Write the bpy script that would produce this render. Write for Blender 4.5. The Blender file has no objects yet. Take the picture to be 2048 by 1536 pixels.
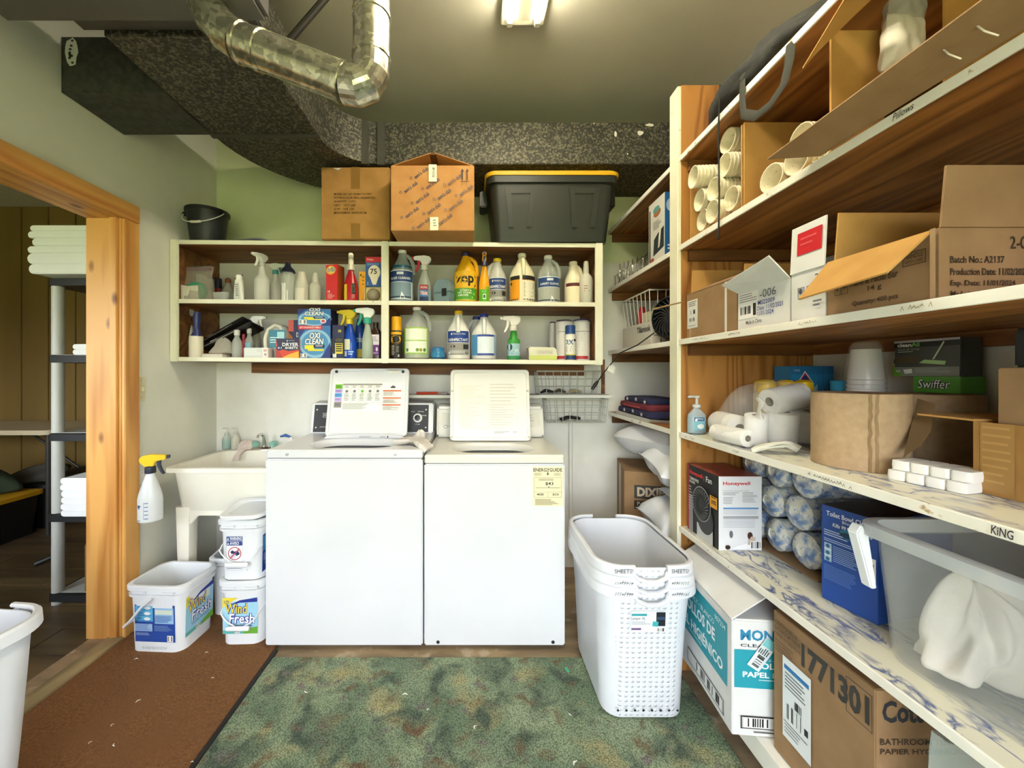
import bpy, bmesh, math, random
from mathutils import Vector, Matrix
from math import sin, cos, pi, radians as R
random.seed(7)
scene = bpy.context.scene
C = scene.collection

# ---------------------------------------------------------------- camera
F, CX, CY, CAMZ = 780.0, 948.0, 745.0, 1.247      # focal length and vanishing point in 2048x1536 pixels
cam_d = bpy.data.cameras.new('camera'); cam = bpy.data.objects.new('camera', cam_d); C.objects.link(cam)
cam.location = (0, 0, CAMZ); cam.rotation_euler = (pi/2, 0, 0)
cam_d.sensor_width = 36; cam_d.lens = F*36/2048
cam_d.shift_x = (1024-CX)/2048; cam_d.shift_y = -(768-CY)/2048
cam_d.clip_start = 0.02
scene.camera = cam
# ---------------------------------------------------------------- world, sun, exposure
world = bpy.data.worlds.new('world'); scene.world = world; world.use_nodes = True
wn = world.node_tree.nodes; wl = world.node_tree.links
sky = wn.new('ShaderNodeTexSky'); sky.sky_type = 'NISHITA'; sky.sun_disc = False
sky.sun_elevation = R(48); sky.sun_rotation = R(35); sky.air_density = 1.3; sky.dust_density = 2.5
hs = wn.new('ShaderNodeHueSaturation'); hs.inputs['Saturation'].default_value = .30
wl.new(sky.outputs[0], hs.inputs['Color']); wl.new(hs.outputs[0], wn['Background'].inputs[0]); wn['Background'].inputs[1].default_value = 0.86
sun_d = bpy.data.lights.new('sun', 'SUN'); sun_d.energy = 3.0; sun_d.angle = R(1.5); sun_d.color = (1, .95, .85)
sun = bpy.data.objects.new('sun', sun_d); C.objects.link(sun); sun.rotation_euler = (R(42), 0, R(215))
scene.view_settings.view_transform = 'Standard'; scene.view_settings.look = 'None'
scene.view_settings.gamma = 1; scene.view_settings.use_curve_mapping = False
scene.view_settings.exposure = 1.95

# ---------------------------------------------------------------- helpers
def PX(px, Y): return (px-CX)*Y/F                 # pixel column at a known distance
def PZ(py, Y): return CAMZ-(py-CY)*Y/F            # pixel row at a known distance
def P3(px, py, Y): return Vector((PX(px, Y), Y, PZ(py, Y)))
def lin(c):
    if isinstance(c, str):
        c = c.lstrip('#'); c = tuple(int(c[i:i+2], 16)/255 for i in (0, 2, 4))
    return tuple((v/12.92 if v <= .04045 else ((v+.055)/1.055)**2.4) for v in c)
MATS = {}
def base_mat(name):
    m = bpy.data.materials.new(name); m.use_nodes = True
    nt = m.node_tree
    return m, nt, nt.nodes, nt.links, nt.nodes['Principled BSDF']
def flat(c, rough=.5, metal=0., alpha=1., emis=0., trans=0., coat=0., tint=.06):
    key = (c, rough, metal, alpha, emis, trans, coat)
    if key in MATS: return MATS[key]
    m, nt, N, L, b = base_mat('m_'+str(c)+('_a' if alpha < 1 else ''))
    col = lin(c)
    # faint procedural variation so no surface is perfectly uniform
    tc = N.new('ShaderNodeTexCoord'); no = N.new('ShaderNodeTexNoise'); no.inputs['Scale'].default_value = 9
    no.inputs['Detail'].default_value = 4
    mx = N.new('ShaderNodeMix'); mx.data_type = 'RGBA'
    L.new(tc.outputs['Object'], no.inputs['Vector']); L.new(no.outputs['Fac'], mx.inputs[0])
    mx.inputs[6].default_value = (*[v*(1-tint) for v in col], 1); mx.inputs[7].default_value = (*[min(1, v*(1+tint)) for v in col], 1)
    L.new(mx.outputs[2], b.inputs['Base Color'])
    b.inputs['Roughness'].default_value = rough; b.inputs['Metallic'].default_value = metal
    b.inputs['Alpha'].default_value = alpha
    b.inputs['Transmission Weight'].default_value = trans; b.inputs['Coat Weight'].default_value = coat
    if emis:
        b.inputs['Emission Color'].default_value = (*col, 1); b.inputs['Emission Strength'].default_value = emis
    MATS[key] = m; return m
def noisy(name, c1, c2, scale=5, lo=.4, hi=.6, stretch=(1, 1, 1), rough=.6, metal=0., bump=0., bscale=None, detail=5, kind='noise', c3=None, s3=2., lo3=.55, hi3=.65, dist=0., alpha=1.):
    if name in MATS: return MATS[name]
    m, nt, N, L, b = base_mat(name)
    tc = N.new('ShaderNodeTexCoord'); mp = N.new('ShaderNodeMapping'); mp.inputs['Scale'].default_value = stretch
    L.new(tc.outputs['Object'], mp.inputs['Vector'])
    if kind == 'voronoi':
        t = N.new('ShaderNodeTexVoronoi'); t.inputs['Scale'].default_value = scale; out = t.outputs['Color']
    else:
        t = N.new('ShaderNodeTexNoise'); t.inputs['Scale'].default_value = scale; t.inputs['Detail'].default_value = detail
        t.inputs['Distortion'].default_value = dist; out = t.outputs['Fac']
    L.new(mp.outputs[0], t.inputs['Vector'])
    rp = N.new('ShaderNodeValToRGB'); rp.color_ramp.elements[0].position = lo; rp.color_ramp.elements[1].position = hi
    rp.color_ramp.elements[0].color = (*lin(c1), 1); rp.color_ramp.elements[1].color = (*lin(c2), 1)
    L.new(out, rp.inputs[0]); colout = rp.outputs[0]
    if c3:
        t3 = N.new('ShaderNodeTexNoise'); t3.inputs['Scale'].default_value = s3; t3.inputs['Detail'].default_value = 6
        L.new(tc.outputs['Object'], t3.inputs['Vector'])
        r3 = N.new('ShaderNodeMapRange'); r3.inputs[1].default_value = lo3; r3.inputs[2].default_value = hi3
        L.new(t3.outputs['Fac'], r3.inputs[0])
        mx = N.new('ShaderNodeMix'); mx.data_type = 'RGBA'; L.new(r3.outputs[0], mx.inputs[0])
        L.new(colout, mx.inputs[6]); mx.inputs[7].default_value = (*lin(c3), 1); colout = mx.outputs[2]
    L.new(colout, b.inputs['Base Color'])
    b.inputs['Roughness'].default_value = rough; b.inputs['Metallic'].default_value = metal; b.inputs['Alpha'].default_value = alpha
    if bump:
        bt = N.new('ShaderNodeTexNoise'); bt.inputs['Scale'].default_value = bscale or scale*3; bt.inputs['Detail'].default_value = 4
        L.new(mp.outputs[0], bt.inputs['Vector'])
        bp = N.new('ShaderNodeBump'); bp.inputs['Strength'].default_value = bump; bp.inputs['Distance'].default_value = .01
        L.new(bt.outputs['Fac'], bp.inputs['Height']); L.new(bp.outputs[0], b.inputs['Normal'])
    MATS[name] = m; return m
def wood(name, dark, light, axis='Z', rings=22., rough=.5, warp=3., knots=None, contrast=(.2, .8)):
    """procedural wood: wave bands stretched along one axis, with distortion giving cathedral grain"""
    if name in MATS: return MATS[name]
    m, nt, N, L, b = base_mat(name)
    tc = N.new('ShaderNodeTexCoord'); mp = N.new('ShaderNodeMapping')
    s = {'X': (.12, 1, 1), 'Y': (1, .12, 1), 'Z': (1, 1, .12)}[axis]
    mp.inputs['Scale'].default_value = s
    L.new(tc.outputs['Object'], mp.inputs['Vector'])
    no = N.new('ShaderNodeTexNoise'); no.inputs['Scale'].default_value = 3.2; no.inputs['Detail'].default_value = 3
    L.new(mp.outputs[0], no.inputs['Vector'])
    ma = N.new('ShaderNodeMath'); ma.operation = 'MULTIPLY'; ma.inputs[1].default_value = rings
    L.new(no.outputs['Fac'], ma.inputs[0])
    si = N.new('ShaderNodeMath'); si.operation = 'PINGPONG'; si.inputs[1].default_value = 1.; L.new(ma.outputs[0], si.inputs[0])
    fi = N.new('ShaderNodeTexNoise'); fi.inputs['Scale'].default_value = 60; fi.inputs['Detail'].default_value = 4
    mp2 = N.new('ShaderNodeMapping'); mp2.inputs['Scale'].default_value = tuple(v if v == 1 else .03 for v in s)
    L.new(tc.outputs['Object'], mp2.inputs['Vector']); L.new(mp2.outputs[0], fi.inputs['Vector'])
    ad = N.new('ShaderNodeMath'); ad.operation = 'MULTIPLY_ADD'; ad.inputs[1].default_value = .45
    L.new(fi.outputs['Fac'], ad.inputs[0])
    sc = N.new('ShaderNodeMath'); sc.operation = 'MULTIPLY'; sc.inputs[1].default_value = .7; L.new(si.outputs[0], sc.inputs[0])
    L.new(sc.outputs[0], ad.inputs[2])
    rp = N.new('ShaderNodeValToRGB'); rp.color_ramp.elements[0].position = contrast[0]; rp.color_ramp.elements[1].position = contrast[1]
    rp.color_ramp.elements[0].color = (*lin(dark), 1); rp.color_ramp.elements[1].color = (*lin(light), 1)
    L.new(ad.outputs[0], rp.inputs[0]); out = rp.outputs[0]
    if knots:
        vo = N.new('ShaderNodeTexVoronoi'); vo.inputs['Scale'].default_value = 5.; mk = N.new('ShaderNodeMapping')
        mk.inputs['Scale'].default_value = tuple(1.6 if v == 1 else .8 for v in s); L.new(tc.outputs['Object'], mk.inputs['Vector'])
        L.new(mk.outputs[0], vo.inputs['Vector'])
        mr = N.new('ShaderNodeMapRange'); mr.inputs[1].default_value = .07; mr.inputs[2].default_value = .16
        L.new(vo.outputs['Distance'], mr.inputs[0])
        mx = N.new('ShaderNodeMix'); mx.data_type = 'RGBA'; L.new(mr.outputs[0], mx.inputs[0])
        mx.inputs[6].default_value = (*lin(knots), 1); L.new(out, mx.inputs[7]); out = mx.outputs[2]
    L.new(out, b.inputs['Base Color']); b.inputs['Roughness'].default_value = rough
    MATS[name] = m; return m

class MB:
    """collects faces with a material index; build() links ONE mesh object"""
    def __init__(s): s.v = []; s.f = []; s.m = []
    def add(s, vs, fs, mi=0, M=None):
        o = len(s.v)
        s.v += [tuple(M @ Vector(p)) if M else tuple(p) for p in vs]
        s.f += [tuple(i+o for i in f) for f in fs]; s.m += ([mi]*len(fs) if isinstance(mi, int) else list(mi)); return s
    def box(s, x0, y0, z0, x1, y1, z1, mi=0, M=None, rot=None):
        vs = [(x, y, z) for z in (z0, z1) for x, y in ((x0, y0), (x1, y0), (x1, y1), (x0, y1))]
        return s.add(vs, [(3, 2, 1, 0), (4, 5, 6, 7), (0, 1, 5, 4), (1, 2, 6, 5), (2, 3, 7, 6), (3, 0, 4, 7)], mi, M)
    def slab(s, quad, n, mi=0):
        """a sheet: quad of 4 points given thickness along vector n"""
        q = [Vector(p) for p in quad]; n = Vector(n); k = len(q)
        vs = q+[p+n for p in q]
        fs = [tuple(range(k))[::-1], tuple(range(k, 2*k))]+[(i, (i+1) % k, k+(i+1) % k, k+i) for i in range(k)]
        return s.add(vs, fs, mi)
    def prism(s, pts, a0, a1, axis='Y', mi=0, M=None):
        """2-D outline extruded along an axis; outline is given in the other two axes"""
        def mk(p, a): return {'X': (a, p[0], p[1]), 'Y': (p[0], a, p[1]), 'Z': (p[0], p[1], a)}[axis]
        k = len(pts); vs = [mk(p, a0) for p in pts]+[mk(p, a1) for p in pts]
        fs = [tuple(range(k))[::-1], tuple(range(k, 2*k))]+[(i, (i+1) % k, k+(i+1) % k, k+i) for i in range(k)]
        return s.add(vs, fs, mi, M)
    def lathe(s, prof, n=24, sx=1., sy=1., c=(0, 0, 0), mi=0, M=None, cap=True):
        vs = []; fs = []; k = len(prof)
        for r, z in prof:
            for i in range(n):
                a = 2*pi*i/n; vs.append((c[0]+r*sx*cos(a), c[1]+r*sy*sin(a), c[2]+z))
        for j in range(k-1):
            for i in range(n):
                fs.append((j*n+i, j*n+(i+1) % n, (j+1)*n+(i+1) % n, (j+1)*n+i))
        if cap:
            if prof[0][0] > 1e-5: fs.append(tuple(range(n))[::-1])
            if prof[-1][0] > 1e-5: fs.append(tuple((k-1)*n+i for i in range(n)))
        return s.add(vs, fs, mi, M)
    def tube(s, path, r, n=8, closed=False, mi=0, M=None, flatn=1.):
        P = [Vector(p) for p in path]; k = len(P); vs = []; fs = []
        up = Vector((0, 0, 1)); prev = None
        for i, p in enumerate(P):
            a = P[(i-1) % k] if (closed or i) else p; b = P[(i+1) % k] if (closed or i < k-1) else p
            t = (b-a).normalized() if (b-a).length > 1e-9 else Vector((0, 0, 1))
            if prev is None:
                prev = t.cross(up) if abs(t.z) < .9 else t.cross(Vector((1, 0, 0)))
            u = (prev-t*prev.dot(t)); u = u.normalized() if u.length > 1e-6 else t.orthogonal().normalized()
            w = t.cross(u); prev = u
            rr = r[i] if isinstance(r, (list, tuple)) else r
            for j in range(n):
                an = 2*pi*j/n; vs.append(p+u*rr*cos(an)+w*rr*flatn*sin(an))
        for i in range(k if closed else k-1):
            for j in range(n):
                fs.append((i*n+j, i*n+(j+1) % n, ((i+1) % k)*n+(j+1) % n, ((i+1) % k)*n+j))
        if not closed: fs += [tuple(range(n))[::-1], tuple((k-1)*n+j for j in range(n))]
        return s.add(vs, fs, mi, M)
    def loft(s, loops, mi=0, cap0=True, cap1=True, M=None):
        n = len(loops[0]); vs = [p for l in loops for p in l]; fs = []; ms = []
        for j in range(len(loops)-1):
            for i in range(n):
                fs.append((j*n+i, j*n+(i+1) % n, (j+1)*n+(i+1) % n, (j+1)*n+i))
        if cap0: fs.append(tuple(range(n))[::-1])
        if cap1: fs.append(tuple((len(loops)-1)*n+i for i in range(n)))
        return s.add(vs, fs, mi, M)
    def grid(s, fn, nu, nv, mi=0, wrap=False):
        vs = [fn(i/(nu-1), j/(nv-1)) for j in range(nv) for i in range(nu)]
        fs = [(j*nu+i, j*nu+i+1, (j+1)*nu+i+1, (j+1)*nu+i) for j in range(nv-1) for i in range(nu-1)]
        return s.add(vs, fs, mi)
    def build(s, name, mats, parent=None, smooth=35, bevel=0., loc=None, subsurf=0, segs=2):
        me = bpy.data.meshes.new(name); me.from_pydata([tuple(p) for p in s.v], [], s.f)
        if not isinstance(mats, (list, tuple)): mats = [mats]
        for m in mats: me.materials.append(m)
        for p, mi in zip(me.polygons, s.m): p.material_index = mi
        bm = bmesh.new(); bm.from_mesh(me)
        bmesh.ops.recalc_face_normals(bm, faces=bm.faces)
        if bevel:
            bmesh.ops.bevel(bm, geom=[e for e in bm.edges if e.calc_face_angle(0) > R(40)], offset=bevel, segments=segs, affect='EDGES', clamp_overlap=True)
        bm.to_mesh(me); bm.free()
        if smooth:
            me.polygons.foreach_set('use_smooth', [True]*len(me.polygons)); me.set_sharp_from_angle(angle=R(smooth))
        o = bpy.data.objects.new(name, me); C.objects.link(o)
        if parent: o.parent = parent
        if loc: o.location = loc
        if subsurf:
            md = o.modifiers.new('subdivision', 'SUBSURF'); md.levels = subsurf; md.render_levels = subsurf
        return o
def rrect(w, d, r, z=0, n=5, cx=0, cy=0):
    """rounded rectangle loop (counter-clockwise) at height z"""
    pts = []; r = min(r, w/2-1e-4, d/2-1e-4)
    for sx, sy, a0 in ((1, 1, 0), (-1, 1, pi/2), (-1, -1, pi), (1, -1, 3*pi/2)):
        for i in range(n+1):
            a = a0+pi/2*i/n; pts.append((cx+sx*(w/2-r)+r*cos(a), cy+sy*(d/2-r)+r*sin(a), z))
    return pts
def thing(name, label, cat, loc=(0, 0, 0), rz=0., group=None):
    o = bpy.data.objects.new(name, None); C.objects.link(o); o.empty_display_size = .05
    o.location = loc; o.rotation_euler = (0, 0, rz); o['label'] = label; o['category'] = cat
    if group: o['group'] = group
    return o
def tag(o, label, cat, group=None, kind=None):
    o['label'] = label; o['category'] = cat
    if group: o['group'] = group
    if kind: o['kind'] = kind
    return o
def struct(o): o['kind'] = 'structure'; return o
def copy_tree(o, parent=None):
    c = o.copy(); C.objects.link(c); c.parent = parent
    for ch in list(o.children): copy_tree(ch, c)
    return c

# ---------------------------------------------------------------- flat print (lettering, labels)
GLYPH = {}
def glyphs(s, bold, shear):
    key = (s, bold, shear)
    if key in GLYPH: return GLYPH[key]
    cu = bpy.data.curves.new('t', 'FONT'); cu.body = s; cu.size = 1; cu.resolution_u = 2; cu.offset = bold; cu.shear = shear
    cu.fill_mode = 'FRONT'
    ob = bpy.data.objects.new('t', cu); C.objects.link(ob); bpy.context.view_layer.update()
    me = bpy.data.meshes.new_from_object(ob)
    vs = [(v.co.x, v.co.y) for v in me.vertices]; fs = [tuple(p.vertices) for p in me.polygons]
    bpy.data.objects.remove(ob); bpy.data.curves.remove(cu); bpy.data.meshes.remove(me)
    GLYPH[key] = (vs, fs); return GLYPH[key]
class Decal:
    def __init__(s): s.items = []; s.cols = []; s.layer = 0
    def ci(s, c):
        if c not in s.cols: s.cols.append(c)
        return s.cols.index(c)
    def poly(s, pts, c):
        s.layer += 1; s.items.append((list(pts), [tuple(range(len(pts)))], s.ci(c), s.layer)); return s
    def rect(s, u0, v0, u1, v1, c, nu=1):
        s.layer += 1; vs = []; fs = []
        for i in range(nu+1):
            u = u0+(u1-u0)*i/nu; vs += [(u, v0), (u, v1)]
        for i in range(nu): fs.append((2*i, 2*i+2, 2*i+3, 2*i+1))
        s.items.append((vs, fs, s.ci(c), s.layer)); return s
    def ell(s, u, v, a, b, c, n=20): return s.poly([(u+a*cos(2*pi*i/n), v+b*sin(2*pi*i/n)) for i in range(n)], c)
    def ring(s, u, v, a, b, t, c, n=24):
        s.layer += 1; vs = []; fs = []
        for i in range(n):
            an = 2*pi*i/n; vs += [(u+a*cos(an), v+b*sin(an)), (u+(a-t)*cos(an), v+(b-t)*sin(an))]
        for i in range(n):
            j = (i+1) % n; fs.append((2*i, 2*j, 2*j+1, 2*i+1))
        s.items.append((vs, fs, s.ci(c), s.layer)); return s
    def frame(s, u0, v0, u1, v1, t, c):
        s.rect(u0, v0, u1, v0+t, c); s.rect(u0, v1-t, u1, v1, c); s.rect(u0, v0, u0+t, v1, c); s.rect(u1-t, v0, u1, v1, c); return s
    def text(s, t, u0, v0, u1, v1, c, bold=.0, shear=0., rot=0.):
        vs, fs = glyphs(t, bold, shear)
        if not vs: return s
        a0 = min(p[0] for p in vs); a1 = max(p[0] for p in vs); b0 = min(p[1] for p in vs); b1 = max(p[1] for p in vs)
        w = u1-u0; h = v1-v0; cu, cv = (u0+u1)/2, (v0+v1)/2; out = []
        for x, y in vs:
            x = (x-a0)/(a1-a0)*w-w/2; y = (y-b0)/(b1-b0)*h-h/2
            out.append((cu+x*cos(rot)-y*sin(rot), cv+x*sin(rot)+y*cos(rot)))
        s.layer += 1; s.items.append((out, fs, s.ci(c), s.layer)); return s
    def lines(s, u0, v0, u1, v1, n, c, fill=.45, jitter=.25, seed=1):
        """body copy too small to read: thin bars of uneven length"""
        rg = random.Random(seed); h = (v1-v0)/n
        for i in range(n):
            s.rect(u0, v1-h*i-h*fill, u1-(u1-u0)*jitter*rg.random(), v1-h*i, c); s.layer -= 1
        s.layer += 1; return s
    def bars(s, u0, v0, u1, v1, c='111111', n=22, seed=2, bg='f2f2f0'):
        if bg: s.rect(u0, v0, u1, v1, bg)
        rg = random.Random(seed); m = (u1-u0)*.07; u = u0+m; w = (u1-u0-2*m)/n
        for i in range(n):
            if rg.random() < .62: s.rect(u, v0+(v1-v0)*.12, u+w*rg.uniform(.5, 1.), v1-(v1-v0)*.08, c); s.layer -= 1
            u += w
        s.layer += 1; return s
    def build(s, name, mapfn, parent, eps=.00025, rough=.5, base=.0006):
        mb = MB()
        for vs, fs, mi, la in s.items:
            mb.add([mapfn(u, v, base+la*eps) for u, v in vs], fs, mi)
        me = bpy.data.meshes.new(name); me.from_pydata([tuple(p) for p in mb.v], [], mb.f)
        for c in s.cols: me.materials.append(flat(c, rough) if isinstance(c, str) else c)
        for p, mi in zip(me.polygons, mb.m): p.material_index = mi
        o = bpy.data.objects.new(name, me); C.objects.link(o); o.parent = parent; return o
def plane_map(o, U, V):
    o, U, V = Vector(o), Vector(U).normalized(), Vector(V).normalized(); Nn = U.cross(V)
    return lambda u, v, h: o+U*u+V*v+Nn*h
def cyl_map(rad, z0=0., th0=-pi/2, sx=1., sy=1.):
    rf = rad if callable(rad) else (lambda v: rad)
    R0 = rf(.0) if callable(rad) else rad
    def f(u, v, h):
        a = th0+u/R0; r = rf(v)
        return Vector(((r*sx+h)*cos(a), (r*sy+h)*sin(a), z0+v))
    return f
# ================================================================ materials of the setting
XL, XR, YB, YR, ZC = -1.65, 1.425, 2.5, -1.25, 2.78     # left wall, right wall, back wall, rear wall, ceiling
XS, YU = .862, 1.632                                    # front plane and upright of the right-hand shelving
paint_white = noisy('paint_white', 'e6e4da', 'eeece4', 6, .35, .65, rough=.7, bump=.04, bscale=60)
wall_green_cast = noisy('wall_green_cast', 'cdd4a6', 'd6dcb2', 4, .35, .65, rough=.7, bump=.04, bscale=60)  # white wall above the cabinet, greenish light cast put into its colour
paint_left = noisy('paint_left', 'd9d8c8', 'e1e0d3', 4, .35, .65, rough=.7, bump=.04, bscale=60)
ceil_m = noisy('ceiling_paint', 'bdb8a6', 'c5c0ae', 3, .3, .7, rough=.85, bump=.05, bscale=80)
pine_z = wood('pine_upright', 'b4702a', 'dfa65a', 'Z', 16, .42, knots='7a4416', contrast=(.05, .75))
pine_y = wood('pine_header', 'a8642a', 'd39a52', 'Y', 14, .42, knots='7a4416', contrast=(.05, .8))
fir_y = wood('fir_shelf', '6a3a16', 'b57a40', 'Y', 30, .5, contrast=(.05, .95))
fir_x = wood('fir_shelf_back', '553014', '93602f', 'X', 24, .55, contrast=(.05, .95))
ply_z = wood('fir_plywood', '85501f', 'b27c40', 'Z', 34, .45, contrast=(.15, .7))
edge_paint = noisy('chipped_edge_paint', 'e9e6da', 'efece2', 6, .4, .6, rough=.55, c3='b59a72', s3=26, lo3=.66, hi3=.70, bump=.15, bscale=40)
cream_paint = noisy('cream_face_paint', 'e2dfc6', 'eae7d2', 6, .4, .6, rough=.5, c3='b8a888', s3=18, lo3=.70, hi3=.75)
def marble():
    m, nt, N, L, b = base_mat('marble_paper')
    tc = N.new('ShaderNodeTexCoord'); mp = N.new('ShaderNodeMapping'); mp.inputs['Scale'].default_value = (2.2, .9, 1)
    mp.inputs['Rotation'].default_value = (0, 0, R(-18)); L.new(tc.outputs['Object'], mp.inputs[0])
    n1 = N.new('ShaderNodeTexNoise'); n1.inputs['Scale'].default_value = 9; n1.inputs['Detail'].default_value = 9; n1.inputs['Distortion'].default_value = 1.6
    L.new(mp.outputs[0], n1.inputs['Vector'])
    a = N.new('ShaderNodeMath'); a.operation = 'SUBTRACT'; a.inputs[1].default_value = .5; L.new(n1.outputs['Fac'], a.inputs[0])
    ab = N.new('ShaderNodeMath'); ab.operation = 'ABSOLUTE'; L.new(a.outputs[0], ab.inputs[0])
    v = N.new('ShaderNodeMapRange'); v.inputs[1].default_value = .0; v.inputs[2].default_value = .075; v.inputs[3].default_value = 1; v.inputs[4].default_value = 0
    L.new(ab.outputs[0], v.inputs[0])
    n2 = N.new('ShaderNodeTexNoise'); n2.inputs['Scale'].default_value = 5; n2.inputs['Detail'].default_value = 3; L.new(mp.outputs[0], n2.inputs['Vector'])
    k = N.new('ShaderNodeMapRange'); k.inputs[1].default_value = .44; k.inputs[2].default_value = .54; L.new(n2.outputs['Fac'], k.inputs[0])
    mu = N.new('ShaderNodeMath'); mu.operation = 'MULTIPLY'; L.new(v.outputs[0], mu.inputs[0]); L.new(k.outputs[0], mu.inputs[1])
    mx = N.new('ShaderNodeMix'); mx.data_type = 'RGBA'; L.new(mu.outputs[0], mx.inputs[0])
    mx.inputs[6].default_value = (*lin('dcd9c6'), 1); mx.inputs[7].default_value = (*lin('3f5290'), 1)
    L.new(mx.outputs[2], b.inputs['Base Color']); b.inputs['Roughness'].default_value = .38
    return m
marble_m = marble()
def carpet_green():
    m, nt, N, L, b = base_mat('green_floral_carpet')
    tc = N.new('ShaderNodeTexCoord')
    def noise(s, d, off=0., dist=0.):
        mp = N.new('ShaderNodeMapping'); mp.inputs['Location'].default_value = (off, off*.7, 0); L.new(tc.outputs['Object'], mp.inputs[0])
        t = N.new('ShaderNodeTexNoise'); t.inputs['Scale'].default_value = s; t.inputs['Detail'].default_value = d; t.inputs['Distortion'].default_value = dist
        L.new(mp.outputs[0], t.inputs['Vector']); return t.outputs['Fac']
    def mask(o, lo, hi):
        r = N.new('ShaderNodeMapRange'); r.inputs[1].default_value = lo; r.inputs[2].default_value = hi; L.new(o, r.inputs[0]); return r.outputs[0]
    def mix(f, a, c):
        x = N.new('ShaderNodeMix'); x.data_type = 'RGBA'; L.new(f, x.inputs[0])
        if isinstance(a, str): x.inputs[6].default_value = (*lin(a), 1)
        else: L.new(a, x.inputs[6])
        if isinstance(c, str): x.inputs[7].default_value = (*lin(c), 1)
        else: L.new(c, x.inputs[7])
        return x.outputs[2]
    col = mix(mask(noise(4, 3), .4, .6), '7f9478', 'a9b796')
    col = mix(mask(noise(6, 5, 3.1), .54, .72), col, 'c4b684')
    col = mix(mask(noise(9, 6, 7.3, .6), .48, .66), col, '5c6c5c')
    col = mix(mask(noise(13, 6, 12.7, .5), .56, .72), col, '806649')
    col = mix(mask(noise(17, 6, 19.1), .60, .72), col, '8d7f7f')
    # woven tufts
    vo = N.new('ShaderNodeTexVoronoi'); vo.inputs['Scale'].default_value = 190; L.new(tc.outputs['Object'], vo.inputs['Vector'])
    d = mask(vo.outputs['Distance'], .1, .75)
    x_ = N.new('ShaderNodeMix'); x_.data_type = 'RGBA'; x_.blend_type = 'MULTIPLY'; L.new(d, x_.inputs[0]); L.new(col, x_.inputs[6]); x_.inputs[7].default_value = (.35, .38, .34, 1); col = x_.outputs[2]
    x = N.new('ShaderNodeMix'); x.data_type = 'RGBA'; x.inputs[0].default_value = .55
    L.new(b.inputs['Base Color'].links[0].from_socket, x.inputs[6]) if b.inputs['Base Color'].is_linked else None
    L.new(col, b.inputs['Base Color']); b.inputs['Roughness'].default_value = .95
    bp = N.new('ShaderNodeBump'); bp.inputs['Strength'].default_value = .6; bp.inputs['Distance'].default_value = .004; bp.invert = True
    L.new(vo.outputs['Distance'], bp.inputs['Height']); L.new(bp.outputs[0], b.inputs['Normal'])
    return m
carpet_brown = noisy('brown_carpet', '66401f', '90602f', 120, .3, .7, rough=.95, bump=.8, bscale=220, c3='7d5229', s3=5, lo3=.4, hi3=.7)
bare_floor = noisy('bare_floor', '7d6a52', 'a58d6c', 14, .35, .65, stretch=(.3, 1, 1), rough=.7, c3='b9a68c', s3=9, lo3=.58, hi3=.66)
laminate = wood('laminate_plank', '3f3323', '6f5c3f', 'X', 12, .35, contrast=(.1, .9))
panel_m = noisy('olive_panelling', '6e5626', '806530', 3, .3, .7, stretch=(1, 1, .2), rough=.55)
lawn_m = noisy('lawn', '6f7a46', '93996a', 8, .3, .7, rough=.95)

# ================================================================ room shell
mb = MB().box(XL-.15, YR-.15, -.12, XR+.12, YB+.12, 0); struct(mb.build('floor', bare_floor))
mb = MB().box(-5.2, YR-.15, ZC, XR+.12, 3.85, ZC+.1); struct(mb.build('ceiling', ceil_m))
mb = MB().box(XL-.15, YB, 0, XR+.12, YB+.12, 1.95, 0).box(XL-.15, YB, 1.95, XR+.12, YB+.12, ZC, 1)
struct(mb.build('wall_back', [paint_white, wall_green_cast]))
mb = MB().box(XR, YR-.15, 0, XR+.12, YB, ZC); struct(mb.build('wall_right', paint_white))
YD0, YD1, ZD = .72, 1.823, 1.97                         # doorway in the left wall
mb = MB().box(XL-.14, YR-.15, 0, XL, YD0-.02, ZC).box(XL-.14, YD0-.02, ZD+.02, XL, YD1+.02, ZC).box(XL-.14, YD1+.02, 0, XL, YB+.12, ZC)
struct(mb.build('wall_left', paint_left))
# rear wall behind the viewer: a wide two-leaf glazed opening lets the daylight in
WX0, WX1, WZ0, WZ1 = -1.0, 1.25, .25, 2.05
mb = MB().box(XL-.15, YR-.12, 0, WX0, YR, ZC).box(WX1, YR-.12, 0, XR+.12, YR, ZC).box(WX0, YR-.12, 0, WX1, YR, WZ0).box(WX0, YR-.12, WZ1, WX1, YR, ZC)
struct(mb.build('wall_rear', paint_white))
win = bpy.data.objects.new('window_1', None); C.objects.link(win); struct(win)
fr = MB(); t = .05; xm = (WX0+WX1)/2
fr.box(WX0, YR-.09, WZ0, WX1, YR-.03, WZ0+t).box(WX0, YR-.09, WZ1-t, WX1, YR-.03, WZ1)
for x in (WX0, xm-t/2, WX1-t): fr.box(x, YR-.09, WZ0+t, x+t, YR-.03, WZ1-t)
fr.build('window_frame', flat('e8e8e4', .4), win, bevel=.004)
for a, b_ in ((WX0+t, xm-t/2), (xm+t/2, WX1-t)):
    MB().box(a, YR-.064, WZ0+t, b_, YR-.06, WZ1-t).build('pane', flat('f4f8f8', .05, alpha=.06), win)
MB().box(-30, -40, -.32, 30, YR-.14, -.3).build('ground_outside', lawn_m)['kind'] = 'structure'
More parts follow.
